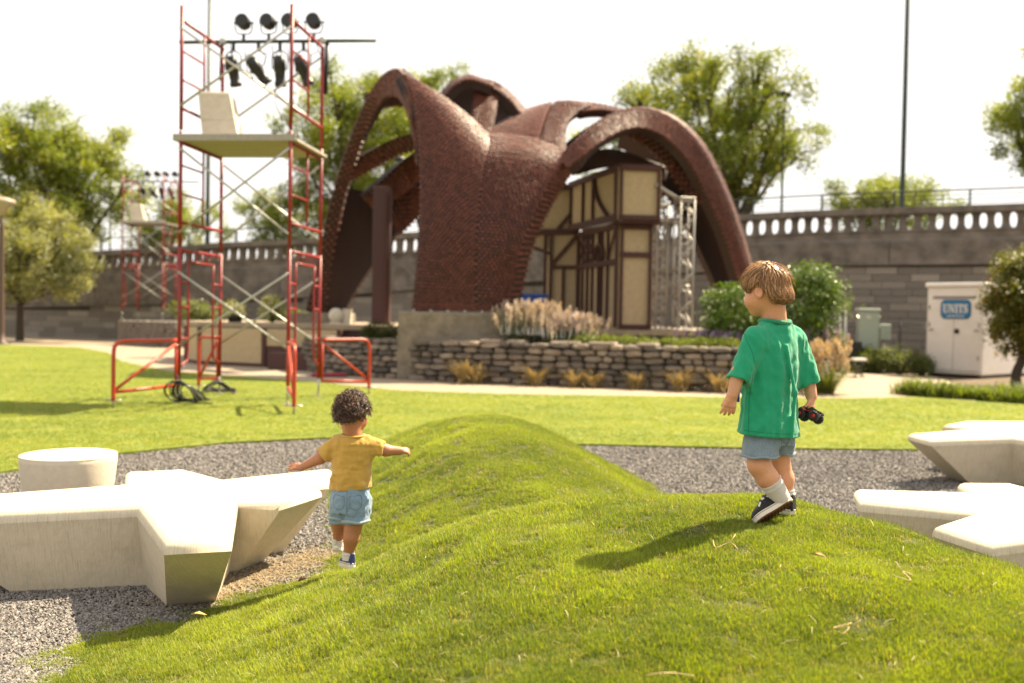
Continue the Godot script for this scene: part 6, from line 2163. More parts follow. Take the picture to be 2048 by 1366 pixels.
		for i: int in idx:
			var x: int = i % nx
			var y: int = (i / nx) % ny
			var z: int = i / sxy
			if x < 1 or y < 1 or z < 1:
				continue
			for ax in 3:
				var step: int = [1, nx, sxy][ax]
				var u: int = [nx, sxy, 1][ax]
				var v: int = [sxy, 1, nx][ax]
				var inside := d[i] < 0.0
				if inside == (d[i + step] < 0.0):
					continue
				if not (idx.has(i - u) and idx.has(i - v) and idx.has(i - u - v)):
					continue
				var q := [idx[i], idx[i - u], idx[i - u - v], idx[i - v]]
				if inside:
					tris.append_array([q[0], q[2], q[1], q[0], q[3], q[2]])
				else:
					tris.append_array([q[0], q[1], q[2], q[0], q[2], q[3]])
		var arr := []
		arr.resize(Mesh.ARRAY_MAX)
		arr[Mesh.ARRAY_VERTEX] = vs
		arr[Mesh.ARRAY_NORMAL] = ns
		arr[Mesh.ARRAY_INDEX] = tris
		var m := ArrayMesh.new()
		m.add_surface_from_arrays(Mesh.PRIMITIVE_TRIANGLES, arr)
		return m


func joined(meshes: Array) -> ArrayMesh:
	var st := SurfaceTool.new()
	st.begin(Mesh.PRIMITIVE_TRIANGLES)
	for m in meshes:
		st.append_from(m, 0, Transform3D.IDENTITY)
	return st.commit()


# a finger of three bones, bending a little more at every joint
func finger(f: Field, base: Vector3, dir: Vector3, bend_axis: Vector3, bends: Array, len_: float, r: float) -> void:
	var p := base
	var v := dir.normalized()
	var share := [0.44, 0.31, 0.25]
	for k in 3:
		v = v.rotated(bend_axis, bends[k])
		var e: Vector3 = p + v * len_ * share[k]
		f.cap(p, e, r * (1.0 - 0.09 * k), r * (0.91 - 0.09 * k), 0.004)
		p = e


# wrist, the way the hand points, the way its back faces, and which side the thumb is on
func hand_mesh(wrist: Vector3, along: Vector3, back: Vector3, side: float, size: float, curl: Array, thumb_out := 0.8, arm := Vector3.ZERO, arm_r := 0.02) -> ArrayMesh:
	along = along.normalized()
	back = (back - along * back.dot(along)).normalized()
	var across := along.cross(back) * side     # towards the thumb
	var f := Field.new(wrist - Vector3.ONE * size * 1.05, wrist + Vector3.ONE * size * 1.05 + along * 0.01, 0.003)
	var palm := size * 0.46
	if arm != Vector3.ZERO:
		f.cap(wrist + (arm - wrist).normalized() * size * 0.5, wrist, arm_r * 1.08, arm_r * 0.94, 0.008)
	for k in 4:
		var s: float = [0.36, 0.13, -0.11, -0.32][k]
		f.cap(wrist + across * s * size * 0.30 + along * size * 0.06, wrist + along * palm + across * s * size * 0.56, size * 0.098, size * 0.084, 0.010)
	f.cap(wrist + along * size * 0.03, wrist + along * palm * 0.55 + across * size * 0.10, size * 0.13, size * 0.11, 0.012)
	var axis := along.cross(back).normalized()
	for k in 4:
		var s: float = [0.36, 0.13, -0.11, -0.32][k]
		var fan: float = [0.16, 0.05, -0.06, -0.17][k]
		var dir := (along + across * fan).normalized()
		var l: float = size * [0.42, 0.47, 0.44, 0.34][k]
		finger(f, wrist + along * palm + across * s * size * 0.58, dir, axis, [-curl[0] * (1.0 + 0.1 * k), -curl[1], -curl[2]], l, size * 0.070)
	var tb := wrist + along * size * 0.13 + across * size * 0.15
	var td := (along * 0.75 + across * thumb_out - back * 0.25).normalized()
	finger(f, tb, td, axis, [0.0, -0.2 * curl[0], -0.35 * curl[1]], size * 0.44, size * 0.085)
	return f.mesh()


func skin(c: Color) -> StandardMaterial3D:
	var m := mottled([c.darkened(0.06), c, c.lightened(0.05)], 0.55, 0.12, 0.02, 0.0, 40, 4, false)
	m.subsurf_scatter_enabled = true
	m.subsurf_scatter_strength = 0.12
	return m


func cloth(c: Color, weave: float, bump: float, seed_: int, fade := 0.08) -> StandardMaterial3D:
	var m := mottled([c.darkened(fade), c, c.lightened(fade)], 0.9, weave, 0.03, bump, seed_, 5, false)
	m.rim_enabled = true
	m.rim = 0.5
	m.rim_tint = 0.6
	return m


# head of a child: skull, jaw, nose, ears, lips; F face direction, U up, L the child's left
func head_into(f: Field, c: Vector3, F: Vector3, U: Vector3, L: Vector3, s: float) -> void:
	var bs := Basis(F, U, L)
	f.ell(c, Vector3(0.081, 0.085, 0.067) * s, bs, 0.01)
	f.ell(c + F * 0.030 * s - U * 0.048 * s, Vector3(0.056, 0.056, 0.056) * s, bs, 0.03)
	f.ell(c + F * 0.060 * s - U * 0.086 * s, Vector3(0.020, 0.018, 0.024) * s, bs, 0.03)
	for e: float in [-1.0, 1.0]:
		f.ell(c + F * 0.058 * s - U * 0.046 * s + L * 0.034 * s * e, Vector3(0.026, 0.026, 0.022) * s, bs, 0.02)
		f.ell(c + F * 0.080 * s - U * 0.012 * s + L * 0.029 * s * e, Vector3(0.012, 0.011, 0.016) * s, bs, 0.006, true)
		f.ell(c + F * 0.072 * s - U * 0.013 * s + L * 0.028 * s * e, Vector3(0.011, 0.010, 0.012) * s, bs, 0.004)
		# ear: a tilted shell with a hollow
		var er := c - F * 0.004 * s - U * 0.022 * s + L * 0.071 * s * e
		var eb := Basis((F * 0.93 + U * 0.12 + L * 0.35 * e).normalized(), U, (L * e - F * 0.35).normalized()).orthonormalized()
		f.ell(er, Vector3(0.017, 0.027, 0.008) * s, eb, 0.006)
		f.ell(er + eb.z * 0.007 * s + eb.x * 0.002 * s, Vector3(0.010, 0.017, 0.006) * s, eb, 0.003, true)
	f.cap(c + F * 0.081 * s - U * 0.010 * s, c + F * 0.094 * s - U * 0.034 * s, 0.006 * s, 0.0105 * s, 0.010)
	f.cap(c + F * 0.083 * s - U * 0.062 * s + L * 0.016 * s, c + F * 0.083 * s - U * 0.062 * s - L * 0.016 * s, 0.006 * s, 0.006 * s, 0.006)
	f.cap(c + F * 0.081 * s - U * 0.071 * s + L * 0.012 * s, c + F * 0.081 * s - U * 0.071 * s - L * 0.012 * s, 0.006 * s, 0.006 * s, 0.006)


func eyes(parent: Node3D, c: Vector3, F: Vector3, U: Vector3, L: Vector3, s: float) -> void:
	for e: float in [-1.0, 1.0]:
		var b := Build.new(true)
		var p := c + F * 0.0755 * s - U * 0.013 * s + L * 0.028 * s * e
		b.lathe([Vector2(0.0005, 0.0095) * s, Vector2(0.006, 0.0075) * s, Vector2(0.0095, 0.0) * s, Vector2(0.006, -0.0075) * s, Vector2(0.0005, -0.0095) * s], 12, Transform3D(Basis.IDENTITY, p))
		var o := put("eye", b.done(), plain(Color(0.88, 0.86, 0.82), 0.2), parent)
		b = Build.new(true)
		b.lathe([Vector2(0.0005, 0.002) * s, Vector2(0.004, 0.0012) * s, Vector2(0.0048, 0.0) * s], 10, Transform3D(Basis(L, F, U), p + F * 0.0085 * s))
		put("iris", b.done(), plain(Color(0.12, 0.07, 0.05), 0.15), o)


# how far down the hair reaches, by the angle from the face
func hairline(angle: float, prof: Array) -> float:
	return table([0.0, 0.6, 1.05, 1.35, 1.75, 2.1, 2.6, 3.15], prof, absf(angle))


func hair_cap(c: Vector3, F: Vector3, U: Vector3, L: Vector3, s: float, thick: float, prof: Array) -> ArrayMesh:
	var f := Field.new(c - Vector3.ONE * 0.14 * s, c + Vector3.ONE * 0.14 * s, 0.0035)
	f.ell(c + U * 0.004 - F * 0.002, (Vector3(0.081, 0.085, 0.067) + Vector3.ONE * thick) * s, Basis(F, U, L), 0.0)
	f.ell(c - U * 0.05 * s - F * 0.030 * s, (Vector3(0.056, 0.05, 0.054) + Vector3.ONE * thick * 0.5) * s, Basis(F, U, L), 0.02)
	var i := 0
	for z in f.nz:
		for y in f.ny:
			for x in f.nx:
				if f.d[i] < 0.02:
					var p := f.o + Vector3(x, y, z) * f.c - c
					var a := atan2(p.dot(L), p.dot(F))
					f.d[i] = maxf(f.d[i], (hairline(a, prof) * s - p.dot(U)) * 0.8)
					f.d[i] = maxf(f.d[i], -((p / (Vector3(0.074, 0.080, 0.060) * s)).length() - 1.0) * 0.07)
				i += 1
	return f.mesh()


func strand(b: Build, pts: Array, r: float) -> void:
	var rings := []
	for k in pts.size():
		var t: Vector3 = (pts[mini(k + 1, pts.size() - 1)] - pts[maxi(k - 1, 0)]).normalized()
		var x := t.cross(Vector3(0.3, 0.2, 0.9)).normalized()
		var y := t.cross(x)
		var w := r * (1.0 - 0.85 * pow(float(k) / (pts.size() - 1), 2.0))
		rings.append(PackedVector3Array([pts[k] + x * w, pts[k] - x * w * 0.5 + y * w * 0.8, pts[k] - x * w * 0.5 - y * w * 0.8]))
	b.loft(rings, true, false)


# a point of the scalp, in head axes, fuller at the nape than an ellipsoid
func scalp(v: Vector3, semi: Vector3) -> Vector3:
	var e := v * semi
	var f := 1.0 + 0.50 * pow(clampf(-v.y / 0.73, 0.0, 1.2), 1.5) * clampf(-v.x * 1.6, 0.0, 1.0)
	return Vector3(e.x * f, e.y, e.z * lerpf(1.0, f, 0.8))


func straight_hair(parent: Node, c: Vector3, F: Vector3, U: Vector3, L: Vector3, s: float, prof: Array, n: int, mats: Array) -> void:
	var r := RandomNumberGenerator.new()
	r.seed = 77
	var bs := [Build.new(true), Build.new(true), Build.new(true)]
	var crown_dir := (U * 0.9 - F * 0.42 + L * 0.1).normalized()
	var semi := Vector3(0.081, 0.085, 0.067) + Vector3.ONE * 0.008
	for i in n:
		# roots over the scalp
		var v := Vector3(r.randfn(0, 1), r.randfn(0, 1), r.randfn(0, 1)).normalized()
		var dir := F * v.x + U * v.y + L * v.z
		var a := atan2(v.z, v.x)
		if v.y * semi.y < hairline(a, prof) + 0.004:
			continue
		var pts := []
		var cur := v
		var lift := r.randf_range(0.001, 0.006) + (r.randf_range(0.0, 0.004) if v.y > 0.35 else 0.0)
		var steps := 6
		var len_ := r.randf_range(0.035, 0.075)
		var wild := r.randf() < 0.16
		var cd := Vector3(crown_dir.dot(F), crown_dir.dot(U), crown_dir.dot(L))
		# hair falls away from the crown and forward over the brow
		for k in steps + 1:
			var e := scalp(cur, semi)
			var pos := (F * e.x + U * e.y + L * e.z)
			var grow := lift * (0.5 + k * 0.08) + (0.0030 * k if wild and v.y > 0.55 else 0.0)
			pts.append(c + (pos + pos.normalized() * grow) * s)
			var flow := (cur - cd * cur.dot(cd)).normalized() * 0.9 + Vector3(0.25 if cur.x > -0.2 else 0.0, -0.55, 0.0)
			flow += Vector3(r.randfn(0, 0.2), r.randfn(0, 0.16), r.randfn(0, 0.2))
			flow = (flow - cur * flow.dot(cur)).normalized()
			var nxt := (cur + flow * len_ / steps / 0.085).normalized()
			var an := atan2(nxt.z, nxt.x)
			if nxt.y * semi.y < hairline(an, prof) - 0.012 - (0.012 if absf(an) > 1.9 else 0.0) + 0.008 * r.randf():
				nxt = cur
			cur = nxt
		if pts[0].distance_to(pts[-1]) < 0.006:
			continue
		strand(bs[r.randi() % 3], pts, r.randf_range(0.0010, 0.0017) * s)
	# thicker locks over them, tousled on top
	for i in 620:
		var v := Vector3(r.randfn(0, 1), r.randfn(0.15, 1), r.randfn(0, 1)).normalized()
		if v.y * semi.y < hairline(atan2(v.z, v.x), prof) + 0.010:
			continue
		var cd := Vector3(crown_dir.dot(F), crown_dir.dot(U), crown_dir.dot(L))
		var cur := v
		var pts := []
		var lift := r.randf_range(0.000, 0.004) + (r.randf_range(0.0, 0.005) if v.y > 0.45 else 0.0)
		var len_ := r.randf_range(0.03, 0.06)
		var swirl := r.randfn(0, 0.45)
		for k in 6:
			var e := scalp(cur, semi)
			var pos := (F * e.x + U * e.y + L * e.z)
			pts.append(c + (pos + pos.normalized() * (lift * (0.6 + 0.15 * k) + (0.0022 * k if v.y > 0.7 and i % 3 == 0 else 0.0))) * s)
			var flow := (cur - cd * cur.dot(cd)).normalized()
			flow = (flow + cur.cross(flow) * swirl + Vector3(0.2 if cur.x > -0.2 else 0.0, -0.45, 0.0)).normalized()
			flow = (flow - cur * flow.dot(cur)).normalized()
			var nxt := (cur + flow * len_ / 6 / 0.085).normalized()
			if nxt.y * semi.y < hairline(atan2(nxt.z, nxt.x), prof) - 0.012 - (0.010 if nxt.x < -0.3 else 0.0):
				break
			cur = nxt
		if pts.size() > 2:
			strand(bs[r.randi() % 3], pts, r.randf_range(0.0026, 0.0046) * s)
	for k in 3:
		put("hair_strands", bs[k].done(), mats[k], parent).set_meta("kind", "stuff")


func curly_hair(parent: Node, c: Vector3, F: Vector3, U: Vector3, L: Vector3, s: float, prof: Array, n: int, mats: Array) -> void:
	var r := RandomNumberGenerator.new()
	r.seed = 78
	var bs := [Build.new(true), Build.new(true)]
	var semi := Vector3(0.081, 0.085, 0.067) + Vector3.ONE * 0.010
	for i in n:
		var v := Vector3(r.randfn(0, 1), r.randfn(0, 1), r.randfn(0, 1)).normalized()
		if v.y * semi.y < hairline(atan2(v.z, v.x), prof):
			continue
		var e := v * semi
		var nrm := (F * v.x + U * v.y + L * v.z).normalized()
		var p := c + (F * e.x + U * e.y + L * e.z) * s
		var t1 := nrm.cross(Vector3(0.3, 0.8, 0.5)).normalized()
		var t2 := nrm.cross(t1)
		var drift := (t1 * r.randfn(0, 1) + t2 * r.randfn(0, 1)).normalized()
		var pts := []
		var rad := r.randf_range(0.005, 0.012) * s
		var turns := r.randf_range(1.0, 2.2)
		var height := r.randf_range(0.006, 0.032) * s
		var ph := r.randf() * TAU
		for k in 12:
			var u := k / 11.0
			pts.append(p + nrm * (height * u) + drift * 0.016 * u * s + (t1 * cos(ph + turns * TAU * u) + t2 * sin(ph + turns * TAU * u)) * rad)
		strand(bs[r.randi() % 2], pts, 0.0024 * s)
	for k in 2:
		put("curls", bs[k].done(), mats[k], parent).set_meta("kind", "stuff")


# toe along +x, sole at y = 0, outer side +z
func shoe(parent: Node3D, x: Transform3D, length: float, upper: Material, sole: Material, tread: Material, stripe: Material, strap: Material) -> void:
	var half := func(u: float) -> float:
		# outline of the sole, heel at 0, toe at 1
		return length * table([0.0, 0.04, 0.15, 0.35, 0.5, 0.7, 0.85, 0.95, 1.0], [0.02, 0.10, 0.155, 0.15, 0.16, 0.20, 0.185, 0.12, 0.02], u)
	var out := PackedVector3Array()
	var us := [0.0, 0.02, 0.06, 0.14, 0.25, 0.4, 0.55, 0.7, 0.82, 0.91, 0.97, 1.0]
	for u in us:
		out.append(Vector3(u * length, 0, half.call(u)))
	for k in range(us.size() - 1, -1, -1):
		out.append(Vector3(us[k] * length, 0, -half.call(us[k])))
	var ring := func(y: float, f: float) -> PackedVector3Array:
		var q := PackedVector3Array()
		for p in out:
			q.append(x * Vector3((p.x - length * 0.5) * f + length * 0.5, y, p.z * f))
		return q
	var o := Node3D.new()
	o.name = "shoe"
	parent.add_child(o, true)
	var b := Build.new()
	b.loft([ring.call(0.004, 0.985), ring.call(0.006, 1.0), ring.call(0.024, 1.0), ring.call(0.026, 0.98)])
	put("sole", b.done(), sole, o)
	b = Build.new()
	b.loft([ring.call(0.0, 0.95), ring.call(0.004, 0.97)])
	for k in 11:
		var u := 0.08 + k * 0.082
		b.bar(x * Vector3(u * length, -0.0008, -half.call(u) * 0.9), x * Vector3(u * length, -0.0008, half.call(u) * 0.9), 0.006, 0.003)
	put("outsole", b.done(), tread, o)
	# line round the sidewall
	var line := []
	for p in out:
		line.append(x * Vector3((p.x - length * 0.5) * 1.006 + length * 0.5, 0.021, p.z * 1.02))
	put("foxing_line", tube_mesh(line, 0.0009, 5), upper, o)
	# upper: sections from heel to toe
	b = Build.new(true)
	var rings := []
	for k in 15:
		var u := 0.015 + 0.95 * k / 14.0
		var h: float = length * table([0.0, 0.12, 0.3, 0.45, 0.6, 0.8, 0.93, 1.0], [0.36, 0.40, 0.36, 0.34, 0.28, 0.20, 0.15, 0.06], u)
		var w: float = half.call(clampf(u, 0.03, 0.97)) * 0.93
		var r := PackedVector3Array()
		for m in 13:
			var a := PI * m / 12.0
			var cx := cos(a)
			r.append(x * Vector3(u * length, 0.02 + h * pow(sin(a), 0.75), signf(cx) * w * pow(absf(cx), 0.7) * (1.0 - 0.22 * pow(sin(a), 2.0))))
		rings.append(r)
	rings.reverse()
	b.loft(rings, false, false)
	b.loft([rings[0], rings[0]], false, false)
	put("upper", b.done(), upper, o)
	b = Build.new(true)
	var back: PackedVector3Array = rings[-1]
	for m in 12:
		b.tri(x * Vector3(0.012 * length, 0.02, 0), back[m + 1], back[m])
	put("heel_counter", b.done(), upper, o)
	# wavy side stripe on both flanks
	for e in [-1, 1]:
		var s := Build.new()
		var prev := []
		for k in 11:
			var t := k / 10.0
			var u := 0.10 + 0.62 * t
			var y: float = 0.026 + length * (0.085 + 0.16 * table([0, 0.25, 0.5, 0.75, 1.0], [0.05, 0.45, 0.85, 0.95, 0.25], t))
			var h: float = length * table([0.0, 0.12, 0.3, 0.45, 0.6, 0.8, 0.93, 1.0], [0.36, 0.40, 0.36, 0.34, 0.28, 0.20, 0.15, 0.06], u)
			var row := []
			for yy in [y - 0.0045, y + 0.0045]:
				var sn := pow(clampf((yy - 0.02) / h, 0.01, 0.99), 1.0 / 0.75)
				var cx := sqrt(1.0 - sn * sn)
				row.append(x * Vector3(u * length, yy, e * (half.call(u) * 0.93 * pow(cx, 0.7) * (1.0 - 0.22 * sn * sn) + 0.0018)))
			if prev.size():
				s.quad(prev[0], row[0], row[1], prev[1])
				s.quad(prev[1], row[1], row[0], prev[0])
			prev = row
		put("side_stripe", s.done(), stripe, o)
	for u in [0.50, 0.62]:
		var pts := []
		var h: float = length * table([0.0, 0.12, 0.3, 0.45, 0.6, 0.8, 0.93, 1.0], [0.36, 0.40, 0.36, 0.34, 0.28, 0.20, 0.15, 0.06], u)
		for m in 9:
			var a := PI * (0.16 + 0.68 * m / 8.0)
			var cx := cos(a)
			pts.append(x * Vector3(u * length - 0.006, 0.022 + h * pow(sin(a), 0.75), signf(cx) * half.call(u) * 0.95 * pow(absf(cx), 0.7) * (1.0 - 0.22 * pow(sin(a), 2.0))))
		put("strap", tube_mesh(pts, 0.0055, 6), strap, o)


func sock(parent: Node3D, a: Vector3, c: Vector3, ra: float, rc: float, mt: Material) -> void:
	var pts := []
	var rad := []
	for k in 17:
		var t := k / 16.0
		pts.append(a.lerp(c, t))
		rad.append(lerpf(ra, rc, t) + (0.0022 if k in [11, 12] else 0.0) + 0.0012 * sin(k * 2.2) + (0.0015 if k == 16 else 0.0))
	put("sock", tube_mesh(pts, rad, 18), mt, parent)


func folds(seed_: int) -> FastNoiseLite:
	var n := FastNoiseLite.new()
	n.seed = seed_
	n.frequency = 1.0
	n.fractal_octaves = 2
	return n


func boy_in_green() -> void:
	var root := thing("person", "boy in green t-shirt and denim shorts walking on the mound with a toy", "person", Vector3(1.027, 0.623, -3.900))
	var yaw := 0.60
	var tone := skin(Color(0.80, 0.57, 0.43))
	# head
	var F := Vector3(-0.72, -0.17, -0.68).normalized()
	var L := Vector3.UP.cross(F).normalized()
	var U := F.cross(L).normalized()
	var hc := Vector3(-0.034, 0.906, 0.0)
	var f := Field.new(Vector3(-0.17, 0.73, -0.13), Vector3(0.10, 1.03, 0.13), 0.0036)
	head_into(f, hc, F, U, L, 1.0)
	f.cap(hc - U * 0.05 - F * 0.022, Vector3(0.002, 0.755, 0.0), 0.043, 0.046, 0.02)
	var parts := [f.mesh()]
	# shoulders, arms and legs
	f = Field.new(Vector3(-0.27, -0.02, -0.2), Vector3(0.27, 0.80, 0.22), 0.0085)
	f.trunk([[0.36, -0.01, 0.0, 0.085, 0.060], [0.48, -0.005, 0.0, 0.092, 0.070], [0.66, 0.0, 0.0, 0.085, 0.058], [0.72, 0.0, 0.0, 0.060, 0.044]], yaw, 0.02)
	f.cap(Vector3(0.002, 0.77, 0), Vector3(0.0, 0.70, 0), 0.045, 0.05, 0.03)
	f.cap(Vector3(-0.085, 0.680, 0.056), Vector3(-0.158, 0.575, 0.096), 0.029, 0.028, 0.012)
	f.cap(Vector3(-0.158, 0.575, 0.096), Vector3(-0.181, 0.492, 0.105), 0.029, 0.022, 0.012)
	f.cap(Vector3(0.085, 0.680, -0.058), Vector3(0.157, 0.56, -0.080), 0.029, 0.028, 0.012)
	f.cap(Vector3(0.157, 0.56, -0.080), Vector3(0.170, 0.475, -0.065), 0.029, 0.023, 0.012)
	f.cap(Vector3(-0.05, 0.36, 0.025), Vector3(-0.062, 0.215, 0.055), 0.050, 0.042, 0.02)
	f.cap(Vector3(-0.062, 0.215, 0.055), Vector3(-0.028, 0.165, 0.055), 0.041, 0.041, 0.02)
	f.cap(Vector3(-0.028, 0.165, 0.055), Vector3(0.022, 0.098, 0.05), 0.040, 0.029, 0.02)
	f.cap(Vector3(0.03, 0.36, -0.025), Vector3(0.050, 0.205, -0.06), 0.050, 0.039, 0.02)
	f.cap(Vector3(0.050, 0.205, -0.06), Vector3(0.068, 0.145, -0.06), 0.038, 0.037, 0.02)
	f.cap(Vector3(0.068, 0.145, -0.06), Vector3(0.082, 0.05, -0.055), 0.036, 0.026, 0.02)
	parts.append(f.mesh())
	# hands: the left hangs open, the right closes on the toy
	parts.append(hand_mesh(Vector3(-0.182, 0.490, 0.105), Vector3(-0.20, -1.0, 0.02), Vector3(0.10, -0.05, 1.0), 1.0, 0.094, [0.20, 0.28, 0.25], 0.22, Vector3(-0.158, 0.58, 0.095), 0.0225))
	parts.append(hand_mesh(Vector3(0.170, 0.477, -0.065), Vector3(0.02, -1.0, 0.10), Vector3(0.85, 0.0, 0.52), 1.0, 0.092, [0.75, 1.0, 0.6], 0.5, Vector3(0.158, 0.56, -0.085), 0.0235))
	put("body", joined(parts), tone, root)
	eyes(root, hc, F, U, L, 1.0)
	# hair
	var prof := [0.022, 0.012, -0.010, 0.006, -0.004, -0.052, -0.072, -0.082]
	var brown := [plain(Color(0.42, 0.29, 0.175), 0.5), plain(Color(0.57, 0.41, 0.255), 0.4), plain(Color(0.74, 0.565, 0.375), 0.38)]
	var hair := put("hair", hair_cap(hc, F, U, L, 1.0, 0.007, prof), plain(Color(0.33, 0.225, 0.14), 0.6), root)
	for m in brown:
		m.rim_enabled = true
		m.rim = 0.15
	straight_hair(hair, hc, F, U, L, 1.0, prof, 5200, brown)
	# t-shirt: hollow, with folds
	var green := cloth(Color(0.045, 0.56, 0.40), 0.05, 0.06, 41)
	f = Field.new(Vector3(-0.26, 0.29, -0.2), Vector3(0.25, 0.82, 0.23), 0.0052)
	var st := [[0.28, -0.014, 0.004, 0.137, 0.102], [0.34, -0.014, 0.004, 0.134, 0.100], [0.45, -0.012, 0.002, 0.127, 0.090], [0.58, -0.006, 0.0, 0.120, 0.086], [0.68, 0.0, 0.0, 0.108, 0.076], [0.735, 0.0, 0.0, 0.078, 0.060], [0.765, 0.001, 0.0, 0.060, 0.052]]
	f.trunk(st, yaw, 0.02)
	f.cap(Vector3(-0.02, 0.752, 0.01), Vector3(-0.090, 0.702, 0.060), 0.028, 0.038, 0.03)
	f.cap(Vector3(0.02, 0.752, -0.01), Vector3(0.092, 0.704, -0.061), 0.028, 0.038, 0.03)
	f.cap(Vector3(-0.095, 0.692, 0.064), Vector3(-0.160, 0.540, 0.097), 0.047, 0.048, 0.03, false, true)
	f.cap(Vector3(0.098, 0.694, -0.066), Vector3(0.160, 0.525, -0.078), 0.047, 0.050, 0.03, false, true)
	f.ruffle(folds(5), Vector3(15, 2.2, 15), 0.010)
	f.ruffle(folds(6), Vector3(20, 15, 20), 0.0055)
	# long crease down the middle of the back and drape at the side
	f.cap(Vector3(0.028, 0.68, 0.074), Vector3(0.062, 0.50, 0.088), 0.004, 0.006, 0.022)
	f.cap(Vector3(0.062, 0.50, 0.088), Vector3(0.052, 0.31, 0.092), 0.006, 0.004, 0.022)
	f.cap(Vector3(-0.112, 0.60, 0.060), Vector3(-0.122, 0.32, 0.075), 0.004, 0.008, 0.02)
	# hem, cuffs and neck
	f.cut(Vector3(-0.014, 0.326, 0), Vector3(-0.06, -1.0, 0.0).normalized())
	f.cap(Vector3(-0.155, 0.556, 0.0945), Vector3(-0.190, 0.455, 0.112), 0.034, 0.040, 0.0, true)
	f.cap(Vector3(0.156, 0.545, -0.077), Vector3(0.188, 0.44, -0.084), 0.035, 0.041, 0.0, true)
	f.cap(Vector3(0.0, 0.72, 0.0), Vector3(-0.006, 0.84, 0.0), 0.047, 0.056, 0.0, true)
	var shirt := put("t_shirt", f.mesh(), green, root)
	var stitch := plain(Color(0.03, 0.42, 0.30), 0.95)
	put("sleeve_seam", tube_mesh(f.drape(smooth_path([Vector3(-0.128, 0.722, 0.04), Vector3(-0.120, 0.690, 0.06), Vector3(-0.104, 0.650, 0.08), Vector3(-0.094, 0.612, 0.08)], 6), Vector3(0.25, -0.1, -0.96)), 0.0011, 5), stitch, shirt)
	put("sleeve_seam", tube_mesh(f.drape(smooth_path([Vector3(0.118, 0.735, -0.05), Vector3(0.114, 0.690, -0.04), Vector3(0.110, 0.645, -0.03)], 6), Vector3(-0.2, -0.1, -0.96)), 0.0011, 5), stitch, shirt)
	put("hem_stitch", tube_mesh(f.drape(smooth_path([Vector3(-0.128, 0.351, 0), Vector3(-0.06, 0.347, 0), Vector3(0.0, 0.343, 0), Vector3(0.06, 0.339, 0), Vector3(0.092, 0.337, 0)], 6), Vector3(0, 0, -1)), 0.0009, 5), stitch, shirt)
	put("side_seam", tube_mesh(f.drape(smooth_path([Vector3(-0.106, 0.57, 0), Vector3(-0.112, 0.47, 0), Vector3(-0.116, 0.34, 0)], 8), Vector3(0, 0, -1)), 0.0011, 5), stitch, shirt)
	var collar := []
	var cb := Basis(Vector3.UP, yaw)
	for k in 25:
		var a := TAU * k / 24.0
		var v := cb * Vector3(cos(a) * 0.062, 0.004 * cos(2 * a), sin(a) * 0.055)
		collar.append(Vector3(0.0, 0.771, 0.0) + v)
	put("collar", tube_mesh(collar, 0.0085, 8), cloth(Color(0.05, 0.55, 0.39), 0.02, 0.2, 42), shirt)
	var print_ := put("front_print", box_mesh(Vector3(0.012, 0.05, 0.004), 0.001), plain(Color(0.12, 0.20, 0.62)), shirt, Vector3(-0.136, 0.478, -0.002))
	# shorts
	var denim := cloth(Color(0.43, 0.49, 0.53), 0.10, 0.10, 43, 0.16)
	f = Field.new(Vector3(-0.16, 0.20, -0.15), Vector3(0.14, 0.42, 0.17), 0.0055)
	f.trunk([[0.29, -0.012, 0.0, 0.104, 0.080], [0.345, -0.012, 0.0, 0.098, 0.074], [0.40, -0.012, 0.0, 0.090, 0.066]], yaw, 0.02)
	f.cap(Vector3(-0.048, 0.305, 0.030), Vector3(-0.062, 0.225, 0.052), 0.066, 0.073, 0.02)
	f.cap(Vector3(0.034, 0.305, -0.028), Vector3(0.042, 0.225, -0.052), 0.062, 0.064, 0.02)
	f.ruffle(folds(8), Vector3(24, 16, 24), 0.006)
	f.cut(Vector3(-0.01, 0.245, 0), Vector3(0.0, -1, 0.0))
	f.cap(Vector3(-0.062, 0.235, 0.052), Vector3(-0.066, 0.16, 0.060), 0.053, 0.062, 0.0, true)
	f.cap(Vector3(0.042, 0.235, -0.050), Vector3(0.044, 0.16, -0.060), 0.046, 0.053, 0.0, true)
	var sh := put("shorts", f.mesh(), denim, root)
	for q in [[Vector3(-0.060, 0.250, 0.049), 0.0715], [Vector3(0.040, 0.250, -0.047), 0.063]]:
		var pts := []
		for k in 25:
			var a := TAU * k / 24.0
			pts.append(q[0] + Vector3(cos(a) * q[1], 0.003 * sin(a * 5.0), sin(a) * q[1]))
		put("hem", tube_mesh(pts, 0.0055, 6), cloth(Color(0.50, 0.56, 0.59), 0.03, 0.2, 44, 0.25), sh)
	var seam := plain(Color(0.30, 0.35, 0.39), 0.9)
	var away := Vector3(-0.30, 0, -0.95)
	put("pocket_seam", tube_mesh(f.drape(smooth_path([Vector3(0.000, 0.335, 0), Vector3(0.004, 0.310, 0), Vector3(0.022, 0.298, 0), Vector3(0.042, 0.310, 0), Vector3(0.044, 0.335, 0)], 4), away), 0.0012, 5), seam, sh)
	put("centre_seam", tube_mesh(f.drape(smooth_path([Vector3(-0.012, 0.335, 0), Vector3(-0.004, 0.300, 0), Vector3(0.0, 0.262, 0)], 4), away), 0.0013, 5), seam, sh)
	# socks and shoes
	var white := cloth(Color(0.84, 0.80, 0.77), 0.02, 0.15, 45, 0.06)
	sock(root, Vector3(0.034, 0.080, 0.046), Vector3(-0.016, 0.150, 0.054), 0.034, 0.045, white)
	sock(root, Vector3(0.084, 0.035, -0.056), Vector3(0.077, 0.100, -0.058), 0.031, 0.034, white)
	var black := cloth(Color(0.075, 0.072, 0.078), 0.03, 0.1, 46, 0.1)
	var rubber := plain(Color(0.80, 0.77, 0.70), 0.6)
